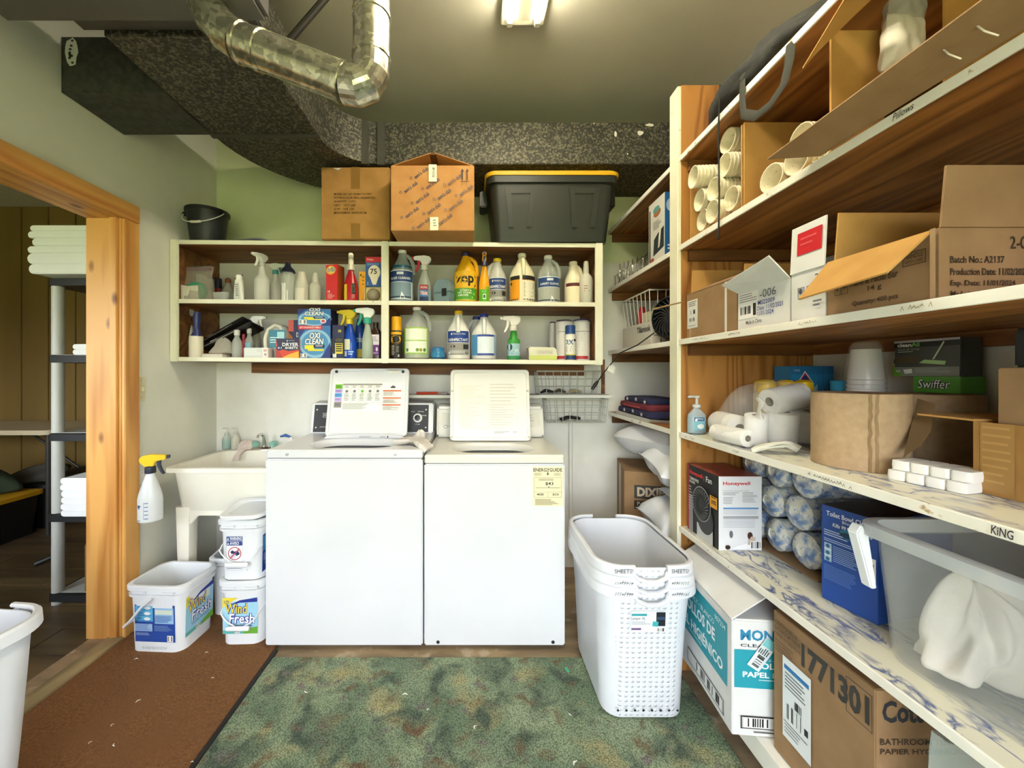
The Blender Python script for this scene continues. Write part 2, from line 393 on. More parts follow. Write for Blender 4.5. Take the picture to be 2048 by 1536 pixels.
# adjoining room seen through the doorway
struct(MB().box(-5.2, -.4, -.12, XL-.15, 3.8, -.03).build('floor_adjoining', flat('2c2418', .6)))
fl = bpy.data.objects['floor_adjoining']
y = .2; i = 0
while y < 3.6:
    for x0 in ((-5.2, -3.75, -2.55) if i % 2 else (-5.2, -4.3, -3.1, -2.0)):
        xs = [v for v in ((-5.2, -3.75, -2.55, XL-.06) if i % 2 else (-5.2, -4.3, -3.1, -2.0, XL-.06))]
        x1 = xs[xs.index(x0)+1]
        MB().box(x0+.0015, y+.0015, -.03, x1-.0015, y+.1885, -.001).build('plank', laminate, fl, bevel=.001)
    y += .19; i += 1
wf = MB().box(-5.2, 3.62, 0, XL-.14, 3.8, ZC).build('wall_far', flat('3a2d14', .7)); struct(wf)
x = -5.18
while x < -1.85:
    MB().box(x+.004, 3.602, 0, min(x+.25, XL-.16)-.004, 3.62, ZC).build('panel', panel_m, wf, bevel=.003); x += .25
struct(MB().box(-5.3, -.4, 0, -5.2, 3.8, ZC).build('wall_adjoining_left', panel_m))
mb = MB().box(-5.2, -.5, 0, -4.7, -.4, ZC).box(-2.1, -.5, 0, XL-.14, -.4, ZC).box(-4.7, -.5, 0, -2.1, -.4, 1.1).box(-4.7, -.5, 2.0, -2.1, -.4, ZC)
struct(mb.build('wall_adjoining_near', panel_m))
struct(MB().box(XL-.18, 2.62, 0, XL-.141, 3.62, ZC).box(XL-.18, YD1+.03, 0, XL-.141, 2.62, ZC).build('wall_adjoining_right', panel_m))
# carpets, threshold
tag(MB().box(XL+.021, .0, 0, -.892, 2.42, .010).build('brown_carpet', carpet_brown, bevel=.003), 'rust brown short-pile carpet runner beside the doorway', 'carpet')
cg = MB().box(-.874, -1.2, 0, XS-.012, 1.695, .012).build('green_carpet', carpet_green(), bevel=.004)
tag(cg, 'green floral woven carpet with brown and tan flowers', 'carpet')
tag(MB().box(-.892, -.6, 0, -.874, 1.74, .013).build('seam_strip', flat('1f1d19', .8), bevel=.003), 'black seam strip between brown and green carpets', 'carpet edging')
th = MB().prism([(XL-.075, 0), (XL-.06, .012), (XL-.02, .016), (XL+.012, .011), (XL+.02, .0)], YD0, YD1, 'Y')
th = th.build('threshold', noisy('threshold_strip', '7d6d4d', 'a8946a', 20, .3, .7, stretch=(1, .2, 1), rough=.45)); struct(th)
# door lining of knotty pine
tr = bpy.data.objects.new('trim_1', None); C.objects.link(tr); struct(tr)
MB().box(XL-.165, YD1, 0, XL+.001, YD1+.02, ZD).build('jamb', pine_z, tr, bevel=.002)
MB().box(XL-.165, YD0-.02, 0, XL+.001, YD0, ZD).build('jamb', pine_z, tr, bevel=.002)
MB().box(XL-.165, YD0-.02, ZD, XL+.001, YD1+.02, ZD+.02).build('head_jamb', pine_y, tr, bevel=.002)
MB().box(XL, YD1+.002, 0, XL+.018, YD1+.082, ZD-.001).build('casing', pine_z, tr, bevel=.003)
MB().box(XL, YD0-.082, 0, XL+.018, YD0-.002, ZD-.001).build('casing', pine_z, tr, bevel=.003)
MB().box(XL, YD0-.082, ZD+.001, XL+.02, YD1+.082, ZD+.082).build('head_casing', pine_y, tr, bevel=.003)
MB().box(XL-.045, YD1-.012, 0, XL-.012, YD1, ZD).build('stop_bead', pine_z, tr, bevel=.002)
# back wall details right of the washers
struct(MB().box(.695, YB-.012, 0, XS, YB, .09).build('baseboard_back', paint_white, bevel=.003))
tag(MB().tube([(.615, YB-.02, .1), (.615, YB-.02, 1.0)], .012, 10).build('conduit', paint_white), 'white painted vertical conduit on the wall behind the hampers', 'pipe')
struct(MB().box(PX(1204, 2.48), YB-.02, 1.1, PX(1210, 2.48), YB, 1.33).build('trim_2', fir_x, bevel=.002))

# ================================================================ shelving unit along the right wall
SH = [.14, .605, .998, 1.385, 1.778, 2.15]; ST = .022
su = thing('shelving_unit', 'tall floor-to-ceiling wooden shelving unit with white chipped edges along the wall', 'shelves', (0, 0, 0))
MB().box(XS+.006, YU, 0, XR-.005, YU+.02, 2.45).build('upright_panel', ply_z, su, bevel=.001)
MB().box(XS-.008, YU+.004, 0, XS+.012, YU+.072, 2.45).build('upright_edge', cream_paint, su, bevel=.003)
MB().box(XS+.006, -.72, 0, XR-.005, -.70, 2.45).build('upright_panel', ply_z, su, bevel=.001)
for k, z in enumerate(SH):
    top = marble_m if k in (1, 2) else edge_paint if k == 0 else fir_y
    for (a, b_) in ((-.70, YU-.001), (YU+.073, YB-.003)):
        if k == 0 and a > 0: continue
        if k == 1 and a > 0: continue
        mb = MB().box(XS, a, z-ST, XR-.006, b_, z, [0, 1, 0, 0, 0, 0])
        o = mb.build('shelf', [fir_y, top if a < 0 else fir_y], su, bevel=.0005)
        x = .045 if k == 0 else 0
        MB().box(XS-.004, a, z-ST-x, XS+.002, b_, z+.0005).build('shelf_edge', edge_paint, su, bevel=.0012, segs=1)
    if k:
        MB().box(XS+.03, YU-.02, z-ST-.045, XR-.02, YU-.001, z-ST-.001).build('cleat', ply_z if k < 3 else fir_x, su, bevel=.002)
        MB().box(XR-.026, -.69, z-ST-.045, XR-.006, YU-.022, z-ST-.001).build('cleat', fir_y, su, bevel=.002)
        if k > 1: MB().box(XS+.02, YB-.022, z-ST-.05, XR-.03, YB-.004, z-ST-.001).build('cleat', fir_x, su, bevel=.002)
# handwriting in marker on the shelf edges
def edge_map(z): return plane_map((XS-.0045, 0, z), (0, -1, 0), (0, 0, 1))
def ey(px): return -XS*F/(px-CX)
d = Decal(); d.text('Pillows', ey(1790), -.017, ey(1833), -.003, '2a2622', .0, .3); d.build('handwriting', edge_map(SH[4]), su)
d = Decal(); d.text('KiNG', ey(1988), -.018, ey(2034), -.003, '1c1c28', .01, .1); d.build('handwriting', edge_map(SH[2]), su)
def scribble(px0, px1, z, n, seed, c='4a4036'):
    rg = random.Random(seed); d = Decal(); a, b_ = ey(px0), ey(px1); w = (b_-a)/n
    for i in range(n):
        u = a+i*w
        if rg.random() < .15: continue
        h = rg.uniform(.004, .009); v = -.015+rg.uniform(0, .003); t = .0011
        d.poly([(u, v), (u+t, v), (u+w*.5+t, v+h), (u+w*.5, v+h)], c)
        d.poly([(u+w*.5, v+h), (u+w*.5+t, v+h), (u+w*.8+t, v), (u+w*.8, v)], c)
        if rg.random() < .4: d.rect(u, v+h*.4, u+w*.7, v+h*.4+t, c)
    d.build('handwriting', edge_map(z), su)
scribble(1382, 1422, SH[3], 7, 1); scribble(1460, 1486, SH[3], 5, 2); scribble(1600, 1640, SH[3], 7, 3, '8a7a5c')
scribble(1372, 1392, SH[2], 4, 4); scribble(1468, 1482, SH[2], 3, 5); scribble(1620, 1716, SH[2], 15, 6); scribble(1416, 1440, SH[1], 4, 7)
scribble(1805, 1875, SH[3], 8, 8, 'a08a5c')

# ================================================================ wall cabinet above the washers
YC, SL = 2.117, -.0083
def cz(z, X): return z+SL*(X+1.65)
CL = [1.331, 1.646, 1.967]                               # shelf surfaces (left end)
cab = thing('wall_shelf', 'long open wall shelf of brown wood with cream painted face frame', 'shelf', (0, 0, 0))
XC1 = .698; XM = PX(770, YC)
def sheared(x0, x1, y0, y1, z0, z1, mi, name, mats, bevel=.0015):
    mb = MB(); vs = [(x, y, cz(z, x)) for z in (z0, z1) for x, y in ((x0, y0), (x1, y0), (x1, y1), (x0, y1))]
    mb.add(vs, [(3, 2, 1, 0), (4, 5, 6, 7), (0, 1, 5, 4), (1, 2, 6, 5), (2, 3, 7, 6), (3, 0, 4, 7)], mi)
    return mb.build(name, mats, cab, bevel=bevel)
for z in CL:
    sheared(XL+.002, XC1, YC+.006, YB-.002, z-.02, z, 0, 'shelf', [fir_x])
    sheared(XL+.044, XM-.02, YC, YC+.006, z-.022, z+.001, 0, 'shelf_edge', [cream_paint]); sheared(XM+.02, XC1-.04, YC, YC+.006, z-.022, z+.001, 0, 'shelf_edge', [cream_paint])
for x0, x1 in ((XL+.002, XL+.043), (XM-.02, XM+.02), (XC1-.04, XC1)):
    sheared(x0, x1, YC-.006, YC+.012, CL[0]-.024, CL[2]+.002, 0, 'stile', [cream_paint], .003)
for x0, x1 in ((XL+.004, XL+.022), (XM-.009, XM+.009), (XC1-.02, XC1-.002)):
    for k in (0, 1): sheared(x0, x1, YC+.012, YB-.003, CL[k], CL[k+1]-.021, 0, 'side_panel', [fir_x])
sheared(XL+.24, XC1, YB-.03, YB-.002, CL[0]-.085, CL[0]-.021, 0, 'cleat', [fir_x])
d = Decal(); sc = random.Random(4)
for i in range(9):
    u = .52+i*.009; d.poly([(u, .003), (u+.0012, .003), (u+.005+.0012, .011), (u+.005, .011)], '6a5a48')
d.build('handwriting', plane_map((-1.2, YC-.0005, 1.945), (1, 0, -.0083), (0, 0, 1)), cab)

# ================================================================ ducts, furnace, flue
def speckle():
    m, nt, N, L, b = base_mat('spangled_duct')
    tc = N.new('ShaderNodeTexCoord'); vo = N.new('ShaderNodeTexVoronoi'); vo.inputs['Scale'].default_value = 120
    no = N.new('ShaderNodeTexNoise'); no.inputs['Scale'].default_value = 60; L.new(tc.outputs['Object'], no.inputs['Vector'])
    ad = N.new('ShaderNodeVectorMath'); ad.operation = 'ADD'; sc = N.new('ShaderNodeVectorMath'); sc.operation = 'SCALE'; sc.inputs['Scale'].default_value = .012
    L.new(no.outputs['Color'], sc.inputs[0]); L.new(tc.outputs['Object'], ad.inputs[0]); L.new(sc.outputs[0], ad.inputs[1])
    L.new(ad.outputs[0], vo.inputs['Vector'])
    sp = N.new('ShaderNodeSeparateColor'); L.new(vo.outputs['Color'], sp.inputs[0])
    rp = N.new('ShaderNodeValToRGB'); e = rp.color_ramp.elements
    e[0].position = .45; e[0].color = (*lin('3b3a33'), 1); e[1].position = .95; e[1].color = (*lin('767260'), 1)
    L.new(sp.outputs[0], rp.inputs[0]); L.new(rp.outputs[0], b.inputs['Base Color'])
    b.inputs['Roughness'].default_value = .55; b.inputs['Metallic'].default_value = .35
    return m
spang = speckle()
dark_sheet = noisy('dark_sheet_metal', '4b4a44', '5a5850', 5, .3, .7, rough=.5, metal=.3)
furn_m = noisy('furnace_grey', '56544f', '605d57', 4, .3, .7, rough=.5, metal=.2)
ZB, ZT = 2.37, 2.595
du = thing('air_duct', 'dark spangled sheet-metal air duct bending along the wall under the ceiling', 'duct', (0, 0, 0))
MB().box(-.49, 2.1, ZB, XR-.002, YB-.002, ZT).build('wall_run', spang, du, bevel=.003)
def elb(a0, a1, n):
    loops = []
    for i in range(n+1):
        a = a0+(a1-a0)*i/n
        inn = (-.49-.25*cos(a), 1.85+.25*sin(a)); out = (-.49-.745*cos(a), 1.85+.645*sin(a))
        loops.append([(*inn, ZB), (*inn, ZT), (*out, ZT), (*out, ZB)])
    return loops
MB().loft(elb(0, pi/2, 14)).build('elbow', spang, du)
MB().box(-1.235, 1.30, ZB, -.74, 1.85, ZT).build('straight_run', spang, du, bevel=.003)
MB().box(XL+.002, 1.556, ZB-.005, -1.235, 1.836, ZT-.008).build('branch', [noisy('black_duct', '2b2c26', '45453b', 40, .35, .7, rough=.6)], du, bevel=.002)
for q in ((-.52, 2.085, -.49), (-.60, 2.075, -.575)):
    MB().box(q[0], q[1], ZB-.012, q[2]+.012, 2.102, ZT-.008).build('seam_flange', dark_sheet, du, bevel=.002)
MB().box(-1.245, 1.838, ZB-.008, -.73, 1.862, ZB+.002).build('seam_flange', dark_sheet, du, bevel=.002)
d = Decal(); rg = random.Random(3)
for (px, py, w, h) in ((1300, 250, .05, .018), (1281, 266, .035, .03), (1231, 268, .014, .035), (1188, 247, .006, .012), (1255, 308, .008, .01)):
    u, v = PX(px, 2.1), PZ(py, 2.1)
    d = Decal(); d.poly([(u+w/2*cos(a)*rg.uniform(.7, 1.1), v+h/2*sin(a)*rg.uniform(.7, 1.1)) for a in [2*pi*i/10 for i in range(10)]], 'e4e2d4')
    d.build('paint_flake', plane_map((0, 2.1, 0), (1, 0, 0), (0, 0, 1)), du)
d = Decal(); u, v = PX(143, 1.556), PZ(105, 1.556)
d.poly([(u+.028*cos(a)*rg.uniform(.8, 1.1), v+.06*sin(a)*rg.uniform(.8, 1.1)) for a in [2*pi*i/14 for i in range(14)]], 'd6d6c8')
for i in range(9): d.ell(u+rg.uniform(-.012, .012), v+rg.uniform(-.045, .05), .006, .005, '2a2a26', 7)
d.build('paint_patch', plane_map((0, 1.556, 0), (1, 0, 0), (0, 0, 1)), du)
fu = thing('furnace', 'dark grey horizontal furnace cabinet slung below the ceiling', 'furnace', (0, 0, 0))
mb = MB().box(-1.42, -.1, 2.31, -.62, 1.19, ZC-.003); mb.build('cabinet', furn_m, fu, bevel=.012)
MB().box(-1.25, .1, 2.304, -.80, 1.06, 2.311).build('access_panel', furn_m, fu, bevel=.003)
MB().box(-1.30, 1.19, 2.385, -.70, 1.30, ZC-.003).build('plenum_collar', dark_sheet, fu, bevel=.004)
galv = noisy('galvanised', 'a5a192', 'd8d3c0', 70, .3, .7, rough=.2, metal=.85, kind='voronoi')
fp = thing('flue_pipe', 'shiny galvanised round flue pipe with two elbows below the ceiling', 'pipe', (0, 0, 0))
YP = 1.13; r_ = .052
def arc(p0, p1, p2, n=8): return [tuple((1-t)**2*Vector(p0)+2*t*(1-t)*Vector(p1)+t*t*Vector(p2)) for t in [i/n for i in range(n+1)]]
A = P3(743, 120, YP); B = P3(748, 188, YP-.01); D_ = P3(690, 168, YP-.005); E = P3(480, 85, YP); G = P3(432, 62, YP); Hh = P3(414, 5, YP)
MB().tube([(A.x, A.y, ZC-.002), A], r_, 28).build('vertical_pipe', galv, fp)
MB().tube(arc(A, B, D_, 4), [.0525, .0525, .0525, .0525, .0525], 28).build('elbow', galv, fp, smooth=12)
MB().tube([D_, E], r_, 28).build('sloping_pipe', galv, fp)
MB().tube(arc(E, G, Hh, 3), .0528, 28).build('elbow', galv, fp, smooth=12)
MB().tube([Hh, (Hh.x-.005, Hh.y, 2.312)], r_, 28).build('inlet_pipe', galv, fp)
def ring(p, q, t, w=.006, rr=.0555):
    a = Vector(p).lerp(Vector(q), t); dd = (Vector(q)-Vector(p)).normalized()*w
    MB().tube([a-dd, a+dd], rr, 28).build('joint_band', galv, fp, bevel=.001)
ring((A.x, A.y, ZC), A, .80); ring((A.x, A.y, ZC), A, .99); ring(D_, E, .02); ring(D_, E, .80); ring(D_, E, .98); ring(E, Hh, 1.0)
MB().tube([D_.lerp(E, .03)+Vector((.012, -.02, .046)), D_.lerp(E, .78)+Vector((.012, -.02, .046))], .004, 6).build('pipe_seam', galv, fp)
tag(MB().tube([P3(655, -8, 1.42), P3(574, 86, 1.42)], .0125, 10).build('gas_pipe', flat('2e2a24', .6, .3)), 'thin black gas pipe slanting down from the ceiling', 'pipe')
# ceiling light
cl = thing('ceiling_light', 'two-tube fluorescent ceiling light on a white batten', 'light', (PX(1045, 1.67), 0, 0))
MB().box(-.092, .44, ZC-.035, .092, 1.685, ZC-.002).build('batten', flat('e6e2cc', .4), cl, bevel=.004)
MB().box(-.03, .47, ZC-.062, .03, 1.635, ZC-.036).build('ballast_cover', flat('dcd6bc', .4), cl, bevel=.004)
for s in (-1, 1):
    MB().tube([(s*.058, .49, ZC-.056), (s*.058, 1.625, ZC-.056)], .0165, 14).build('tube', flat('fff5de', .3, emis=18.), cl)
    for y in (.462, 1.626): MB().box(s*.058-.012, y, ZC-.075, s*.058+.012, y+.026, ZC-.036).build('lamp_holder', flat('efeee4', .4), cl, bevel=.003)
# ================================================================ washers
appl = noisy('appliance_enamel', 'dcdde0', 'e3e4e7', 3, .3, .7, rough=.22)
appl_cream = noisy('aged_enamel', 'dddbd2', 'e4e2d9', 4, .3, .7, rough=.28)
steel = flat('c9c9c6', .28, .9); chrome = flat('dadad8', .12, 1.); dark = flat('1b1c1e', .45); blackp = flat('17181a', .4)
WF = 1.753
def washer(name, label, x0, x1, ztop, mat_top, ycons, op):
    t = thing(name, label, 'washer', ((x0+x1)/2, WF, 0)); w = x1-x0; dp = .675
    MB().box(-w/2, 0, .018, w/2, dp, ztop-.040).build('cabinet', appl, t, bevel=.006)
    MB().box(-w/2+.01, .02, ztop-.040, w/2-.01, dp-.01, ztop-.036).build('shadow_gap', dark, t)
    oc = (op[0]+op[1])/2; ow, od = op[1]-op[0], op[3]-op[2]; oy = (op[2]+op[3])/2
    def L(wd, dd, r, z, cx, cy): return rrect(wd, dd, r, z, 6, cx, cy)
    lo = [L(w, dp, .012, ztop-.036, 0, dp/2), L(w, dp, .012, ztop-.008, 0, dp/2), L(w-.012, dp-.012, .012, ztop, 0, dp/2),
          L(ow, od, min(ow, od)*.46, ztop, oc, oy), L(ow-.02, od-.02, min(ow, od)*.45, ztop-.012, oc, oy), L(ow-.03, od-.03, min(ow, od)*.44, ztop-.034, oc, oy)]
    MB().loft(lo, cap0=False, cap1=False).build('top_panel', mat_top, t)
    MB().loft([L(ow-.03, od-.03, od*.44, ztop-.034, oc, oy), L(ow+.02, od+.02, od*.4, ztop-.06, oc, oy), L(ow+.02, od+.02, od*.4, ztop-.33, oc, oy)], cap0=False).build('drum', steel, t)
    MB().lathe([(.055, ztop-.329), (.05, ztop-.2), (.035, ztop-.1), (.0, ztop-.09)], 16, c=(oc, oy, 0)).build('agitator', flat('d8dade', .35), t)
    for sx in (-1, 1):
        MB().lathe([(.02, .0), (.018, .018)], 10, c=(sx*(w/2-.08), .06, 0)).build('foot', dark, t); MB().lathe([(.02, .0), (.018, .018)], 10, c=(sx*(w/2-.08), dp-.06, 0)).build('foot', dark, t)
    return t, w, dp
def lid(t, cx, wd, hy, z, ln, lean, mat, top_dec):
    """open lid: a shallow tray hinged at hy and leaning back"""
    M = Matrix.Translation((cx, hy, z)) @ Matrix.Rotation(-lean, 4, 'X')
    lo = []
    for (dw, y) in ((0, .018), (0, .004), (-.006, 0), (-.03, 0), (-.036, .005)):
        lo.append([(p[0], y, p[1]+ln/2) for p in rrect(wd+dw, ln+dw, .02, 0, 4)])
    o = MB().loft(lo, M=M).build('lid', mat, t)
    def mp(u, v, h): return M @ Vector((u, .005-h, v))
    return o, mp, M
t, w, dp = washer('washing_machine', 'white top-loading washer with black control panel and open lid beside the sink', -.939, -.231, .899, appl, 0, (-.215, .225, .045, .30))
o, mp, Ml = lid(t, .005, .44, .335, .905, .375, R(13), appl, None)
d = Decal()
d.rect(-.19, .135, .185, .292, 'f4f4ef')
for i, (c, h) in enumerate((('6fb52e', .028), ('b79ad8', .022), ('4f9fdd', .024), ('c3a6de', .024), ('8e8a80', .034))):
    v = .285-sum((.028, .022, .024, .024, .034)[:i]); d.rect(-.185, v-h+.002, -.145, v, c); d.lines(-.18, v-h*.7, -.15, v-h*.3, 2, '3a4a30' if i == 0 else '50407a', .4, .2, i)
d.rect(-.143, .281, .075, .288, '8a867a')
for i in range(5):
    u = -.140+i*.043; d.frame(u, .180, u+.043, .28, .0008, 'a8a69c'); d.lines(u+.008, .262, u+.034, .276, 3, '77756c', .4, .3, i)
    d.ell(u+.021, .245, .008, .008, '6fb52e' if i == 2 else '74746e', 10); d.lines(u+.008, .19, u+.036, .232, 6, '8a887e', .4, .4, i+9)
d.lines(-.135, .142, .07, .176, 6, '9a9890', .35, .5, 5)
for i, v in enumerate((.243, .203, .165)):
    d.rect(.082, v, .182, v+.007, 'd2622c'); d.lines(.084, v-.026, .175, v-.004, 5, '8a887e', .35, .5, 20+i)
d.poly([(.122, .262), (.15, .262), (.146, .276), (.141, .268), (.136, .280), (.13, .268), (.126, .274)], '1d1d1d')
d.build('instruction_label', mp, t)
for sx in (-1, 1): MB().lathe([(.009, 0), (.007, .006), (.003, .007)], 12, M=Ml @ Matrix.Translation((sx*.185, .004, .357)) @ Matrix.Rotation(R(90), 4, 'X')).build('bumper', dark, t)
MB().prism([(.09, .372), (.185, .372), (.165, .345), (.11, .345)], .000, .006, 'Y', M=Ml).build('latch_strike', flat('e6e4d8', .4), t, bevel=.002)
# console
pr = [(.47, .900), (.505, 1.068), (.60, 1.078), (.655, 1.06), (.655, .900)]
MB().prism(pr, -w/2+.004, w/2-.004, 'X').build('console', appl, t, bevel=.006)
def cmap(u, v, h):
    n = Vector((0, -.979, .204)); return Vector((u, .4705, .903))+Vector((0, .204, .979))*v+n*h+Vector((0, 0, 0))
d = Decal(); d.rect(-w/2+.02, .004, w/2-.03, .160, '26282b')
for u in (-w/2+.035, w/2-.045):
    for v in (.03, .132): d.ell(u, v, .0045, .0045, 'd8d8d4', 10)
u = .262; d.text('WASH', u-.04, .118, u-.018, .124, 'e8e8e8'); d.text('HEAVY SOIL', u, .118, u+.035, .124, 'e8e8e8'); d.text('STOP', u-.012, .045, u+.014, .051, 'e8e8e8'); d.text('RINSE', u+.022, .095, u+.05, .101, 'e8e8e8')
d.frame(-w/2+.072, .088, -w/2+.125, .112, .002, 'e8e8e8'); d.text('WASH', -w/2+.077, .094, -w/2+.12, .106, 'e8e8e8'); d.text('INSTRUCTIONS', -w/2+.06, .03, -w/2+.12, .036, 'e8e8e8')
d.build('control_panel', cmap, t, base=.0015)
Mk = Matrix.Translation(cmap(u, .084, .003)) @ Matrix.Rotation(R(90-11.8), 4, 'X')
MB().lathe([(.026, 0), (.026, .004), (.022, .008), (.018, .008)], 24, M=Mk).build('dial_ring', flat('e8e8e8', .3), t)
MB().lathe([(.018, 0), (.016, .018), (.0, .02)], 20, M=Mk).box(-.002, -.016, .018, .002, .016, .022, M=Mk).build('dial_knob', blackp, t)
MB().prism([(-.21, .9), (.22, .9), (.20, .913), (.12, .921), (-.10, .921), (-.19, .913)], .30, .325, 'Y').build('rear_bezel', appl, t, bevel=.003)
d = Decal(); d.lines(-.02, .903, .05, .912, 2, '7c7c78', .4, .3, 3); d.lines(.09, .903, .12, .912, 2, '7c7c78', .4, .3, 4); d.rect(.128, .903, .134, .914, '3a3a3a')
d.build('bezel_print', plane_map((0, .30, 0), (1, 0, 0), (0, 0, 1)), t)
for px in (574, 791): MB().lathe([(.007, 0), (.006, .004), (.002, .005)], 12, M=Matrix.Translation((PX(px, WF)+.585, 0, .880)) @ Matrix.Rotation(R(90), 4, 'X')).build('screw', steel, t)
# second washer
t2, w2, dp2 = washer('washing_machine', 'cream-lidded top-loading washer with yellow energy label on its front', -.224, .409, .876, appl_cream, 0, (-.20, .20, .045, .29))
o, mp, Ml = lid(t2, -.005, .435, .33, .882, .39, R(12), appl_cream, None)
d = Decal(); d.lines(-.17, .06, -.02, .30, 22, 'd9d4c2', .35, .7, 3); d.lines(.0, .20, .15, .31, 6, 'cfcabb', .3, .6, 4)
d.frame(-.01, .065, .15, .20, .0012, 'cbc6b6'); d.lines(0, .075, .14, .195, 9, 'd2cdbd', .3, .5, 8); d.rect(.01, .03, .15, .06, 'f4f3ee'); d.text('13', .125, .04, .14, .052, '6a6a66'); d.lines(.02, .036, .11, .05, 2, 'a8a6a0', .4, .5, 1)
d.build('instruction_label', mp, t2)
for sx, v in ((-1, .27), (1, .27), (-1, .02), (1, .02)): MB().lathe([(.008, 0), (.006, .005), (.002, .006)], 12, M=Ml @ Matrix.Translation((sx*.207, .004, v)) @ Matrix.Rotation(R(90), 4, 'X')).build('screw', flat('b9b6aa', .4), t2)
MB().prism([(-.06, .388), (.05, .388), (.035, .374), (-.045, .374)], -.002, .008, 'Y', M=Ml).build('lid_grip', appl_cream, t2, bevel=.003)
lo = [[(p[0], .46+(z-.876)*.28*0+yy, p[1]+z0) for p in rrect(w2-.02, .19, .03, 0, 4)] for (yy, z0, z) in ((.03, .975, 0), (.0, .975, 0))]
MB().prism([(.455, .880), (.465, .905), (.50, 1.045), (.56, 1.066), (.635, 1.05), (.635, .880)], -w2/2+.01, w2/2-.01, 'X').build('console', appl_cream, t2, bevel=.012)
def cmap2(u, v, h): n = Vector((0, -.97, .243)); return Vector((u, .467, .908))+Vector((0, .243, .97))*v+n*h
d = Decal(); d.poly([(-.29, .04), (-.2, .02), (-.2, .09), (-.24, .11), (-.28, .115)], 'd2d0c4'); d.build('console_print', cmap2, t2, base=.0012); d = Decal(); d.poly([(.29, .04), (.21, .02), (.21, .09), (.25, .11), (.28, .115)], 'd2d0c4')
d.build('console_print', cmap2, t2, base=.0012); d = Decal(); d.ring(-.255, .03, .013, .010, .003, '8f8d86'); d.build('maker_logo', cmap2, t2, base=.0016); d = Decal(); d.lines(-.235, .024, -.21, .034, 2, '8f8d86', .5, .1, 1); d.build('console_print', cmap2, t2, base=.0012); d = Decal(); d.lines(.215, .05, .25, .1, 3, '9a988e', .3, .4, 2)
d.build('console_print', cmap2, t2, base=.0012)
d = Decal(); u0, v1 = PX(1065, WF)-.0925, PZ(933, WF); u1, v0 = PX(1126, WF)-.0925, PZ(1012, WF); W_, H_ = u1-u0, v1-v0
d.rect(u0, v0, u1, v1, 'efe4bc'); q = lambda a, b, c, e: (u0+W_*a, v0+H_*b, u0+W_*c, v0+H_*e)
d.text('ENERGYGUIDE', *q(.03, .87, .97, .96), '2a2418', .02)
d.poly([(u0+W_*.50, v0+H_*.78), (u0+W_*.55, v0+H_*.82), (u0+W_*.45, v0+H_*.82)], '2a2418'); d.rect(*q(.487, .81, .513, .88), '2a2418')
d.frame(*q(.05, .22, .95, .72), .001, '8a7f5c'); d.text('$43', *q(.42, .52, .68, .61), '2a2418', .01); d.lines(*q(.2, .64, .8, .69), 2, '6a6044', .4, .2, 2)
d.rect(*q(.1, .46, .9, .468), '2a2418'); d.poly([(u0+W_*.53, v0+H_*.47), (u0+W_*.56, v0+H_*.5), (u0+W_*.5, v0+H_*.5)], '2a2418'); d.rect(*q(.05, .355, .95, .36), '8a7f5c'); d.rect(*q(.497, .22, .503, .36), '8a7f5c')
d.text('400', *q(.13, .27, .36, .33), '2a2418', .01); d.text('$26', *q(.65, .27, .86, .33), '2a2418', .01); d.lines(*q(.08, .02, .85, .18), 6, '7a7050', .35, .4, 6); d.lines(*q(.05, .76, .3, .84), 3, '7a7050', .3, .3, 7); d.lines(*q(.7, .76, .95, .84), 3, '7a7050', .3, .3, 8)
d.build('energy_label', plane_map((0, 0, 0), (1, 0, 0), (0, 0, 1)), t2)
for px in (876, 1106): MB().lathe([(.008, 0), (.006, .003), (.002, .004)], 12, M=Matrix.Translation((PX(px, WF)-.0925, 0, .035)) @ Matrix.Rotation(R(90), 4, 'X')).build('screw', dark, t2)
tag(MB().tube(arc((-.228, 1.78, .06), (-.2275, 1.77, .0), (-.2275, 1.9, .012), 8)+[(-.2275, 2.1, .012)], .0032, 8).build('drain_hose', flat('8a8c8e', .5)), 'thin grey hose on the floor between the two washers', 'hose')

# crumpled cloths
def cloth(name, label, cat, c, sx, sy, sz, loc, rz=0., seed=1, nu=22, rough=.9, group=None, amp=1.):
    """a thin crumpled rag: a closed, folded heap"""
    rg = random.Random(seed); ph = [rg.uniform(0, 6.28) for _ in range(12)]
    mb = MB(); n = nu; loops = []
    for j in range(9):
        v = j/8; zz = sz*(v**1.1); sh = (1-v**2.2)**.5 if v < 1 else .02
        loop = []
        for i in range(n):
            a = 2*pi*i/n
            k = 1+.20*sin(3*a+ph[0]+2*v)+.13*sin(5*a+ph[1]-3*v)+.10*amp*sin(8*a+ph[2]+5*v)+(.09*sin(13*a+ph[6]-7*v)+.07*sin(19*a+ph[7]+9*v) if amp > 1 else 0)
            loop.append((sx*sh*k*cos(a)+.12*sx*sin(4*v+ph[3]), sy*sh*k*sin(a)+.12*sy*sin(5*v+ph[4]), zz*(1+.18*sin(2*a+ph[5])+(.10*sin(7*a+ph[8]) if amp > 1 else 0))+.0))
        loops.append(loop)
    mb.loft(loops)
    o = mb.build(name, flat(c, rough), None, smooth=180, subsurf=1); o.location = loc; o.rotation_euler = (0, 0, rz)
    return tag(o, label, cat, group)
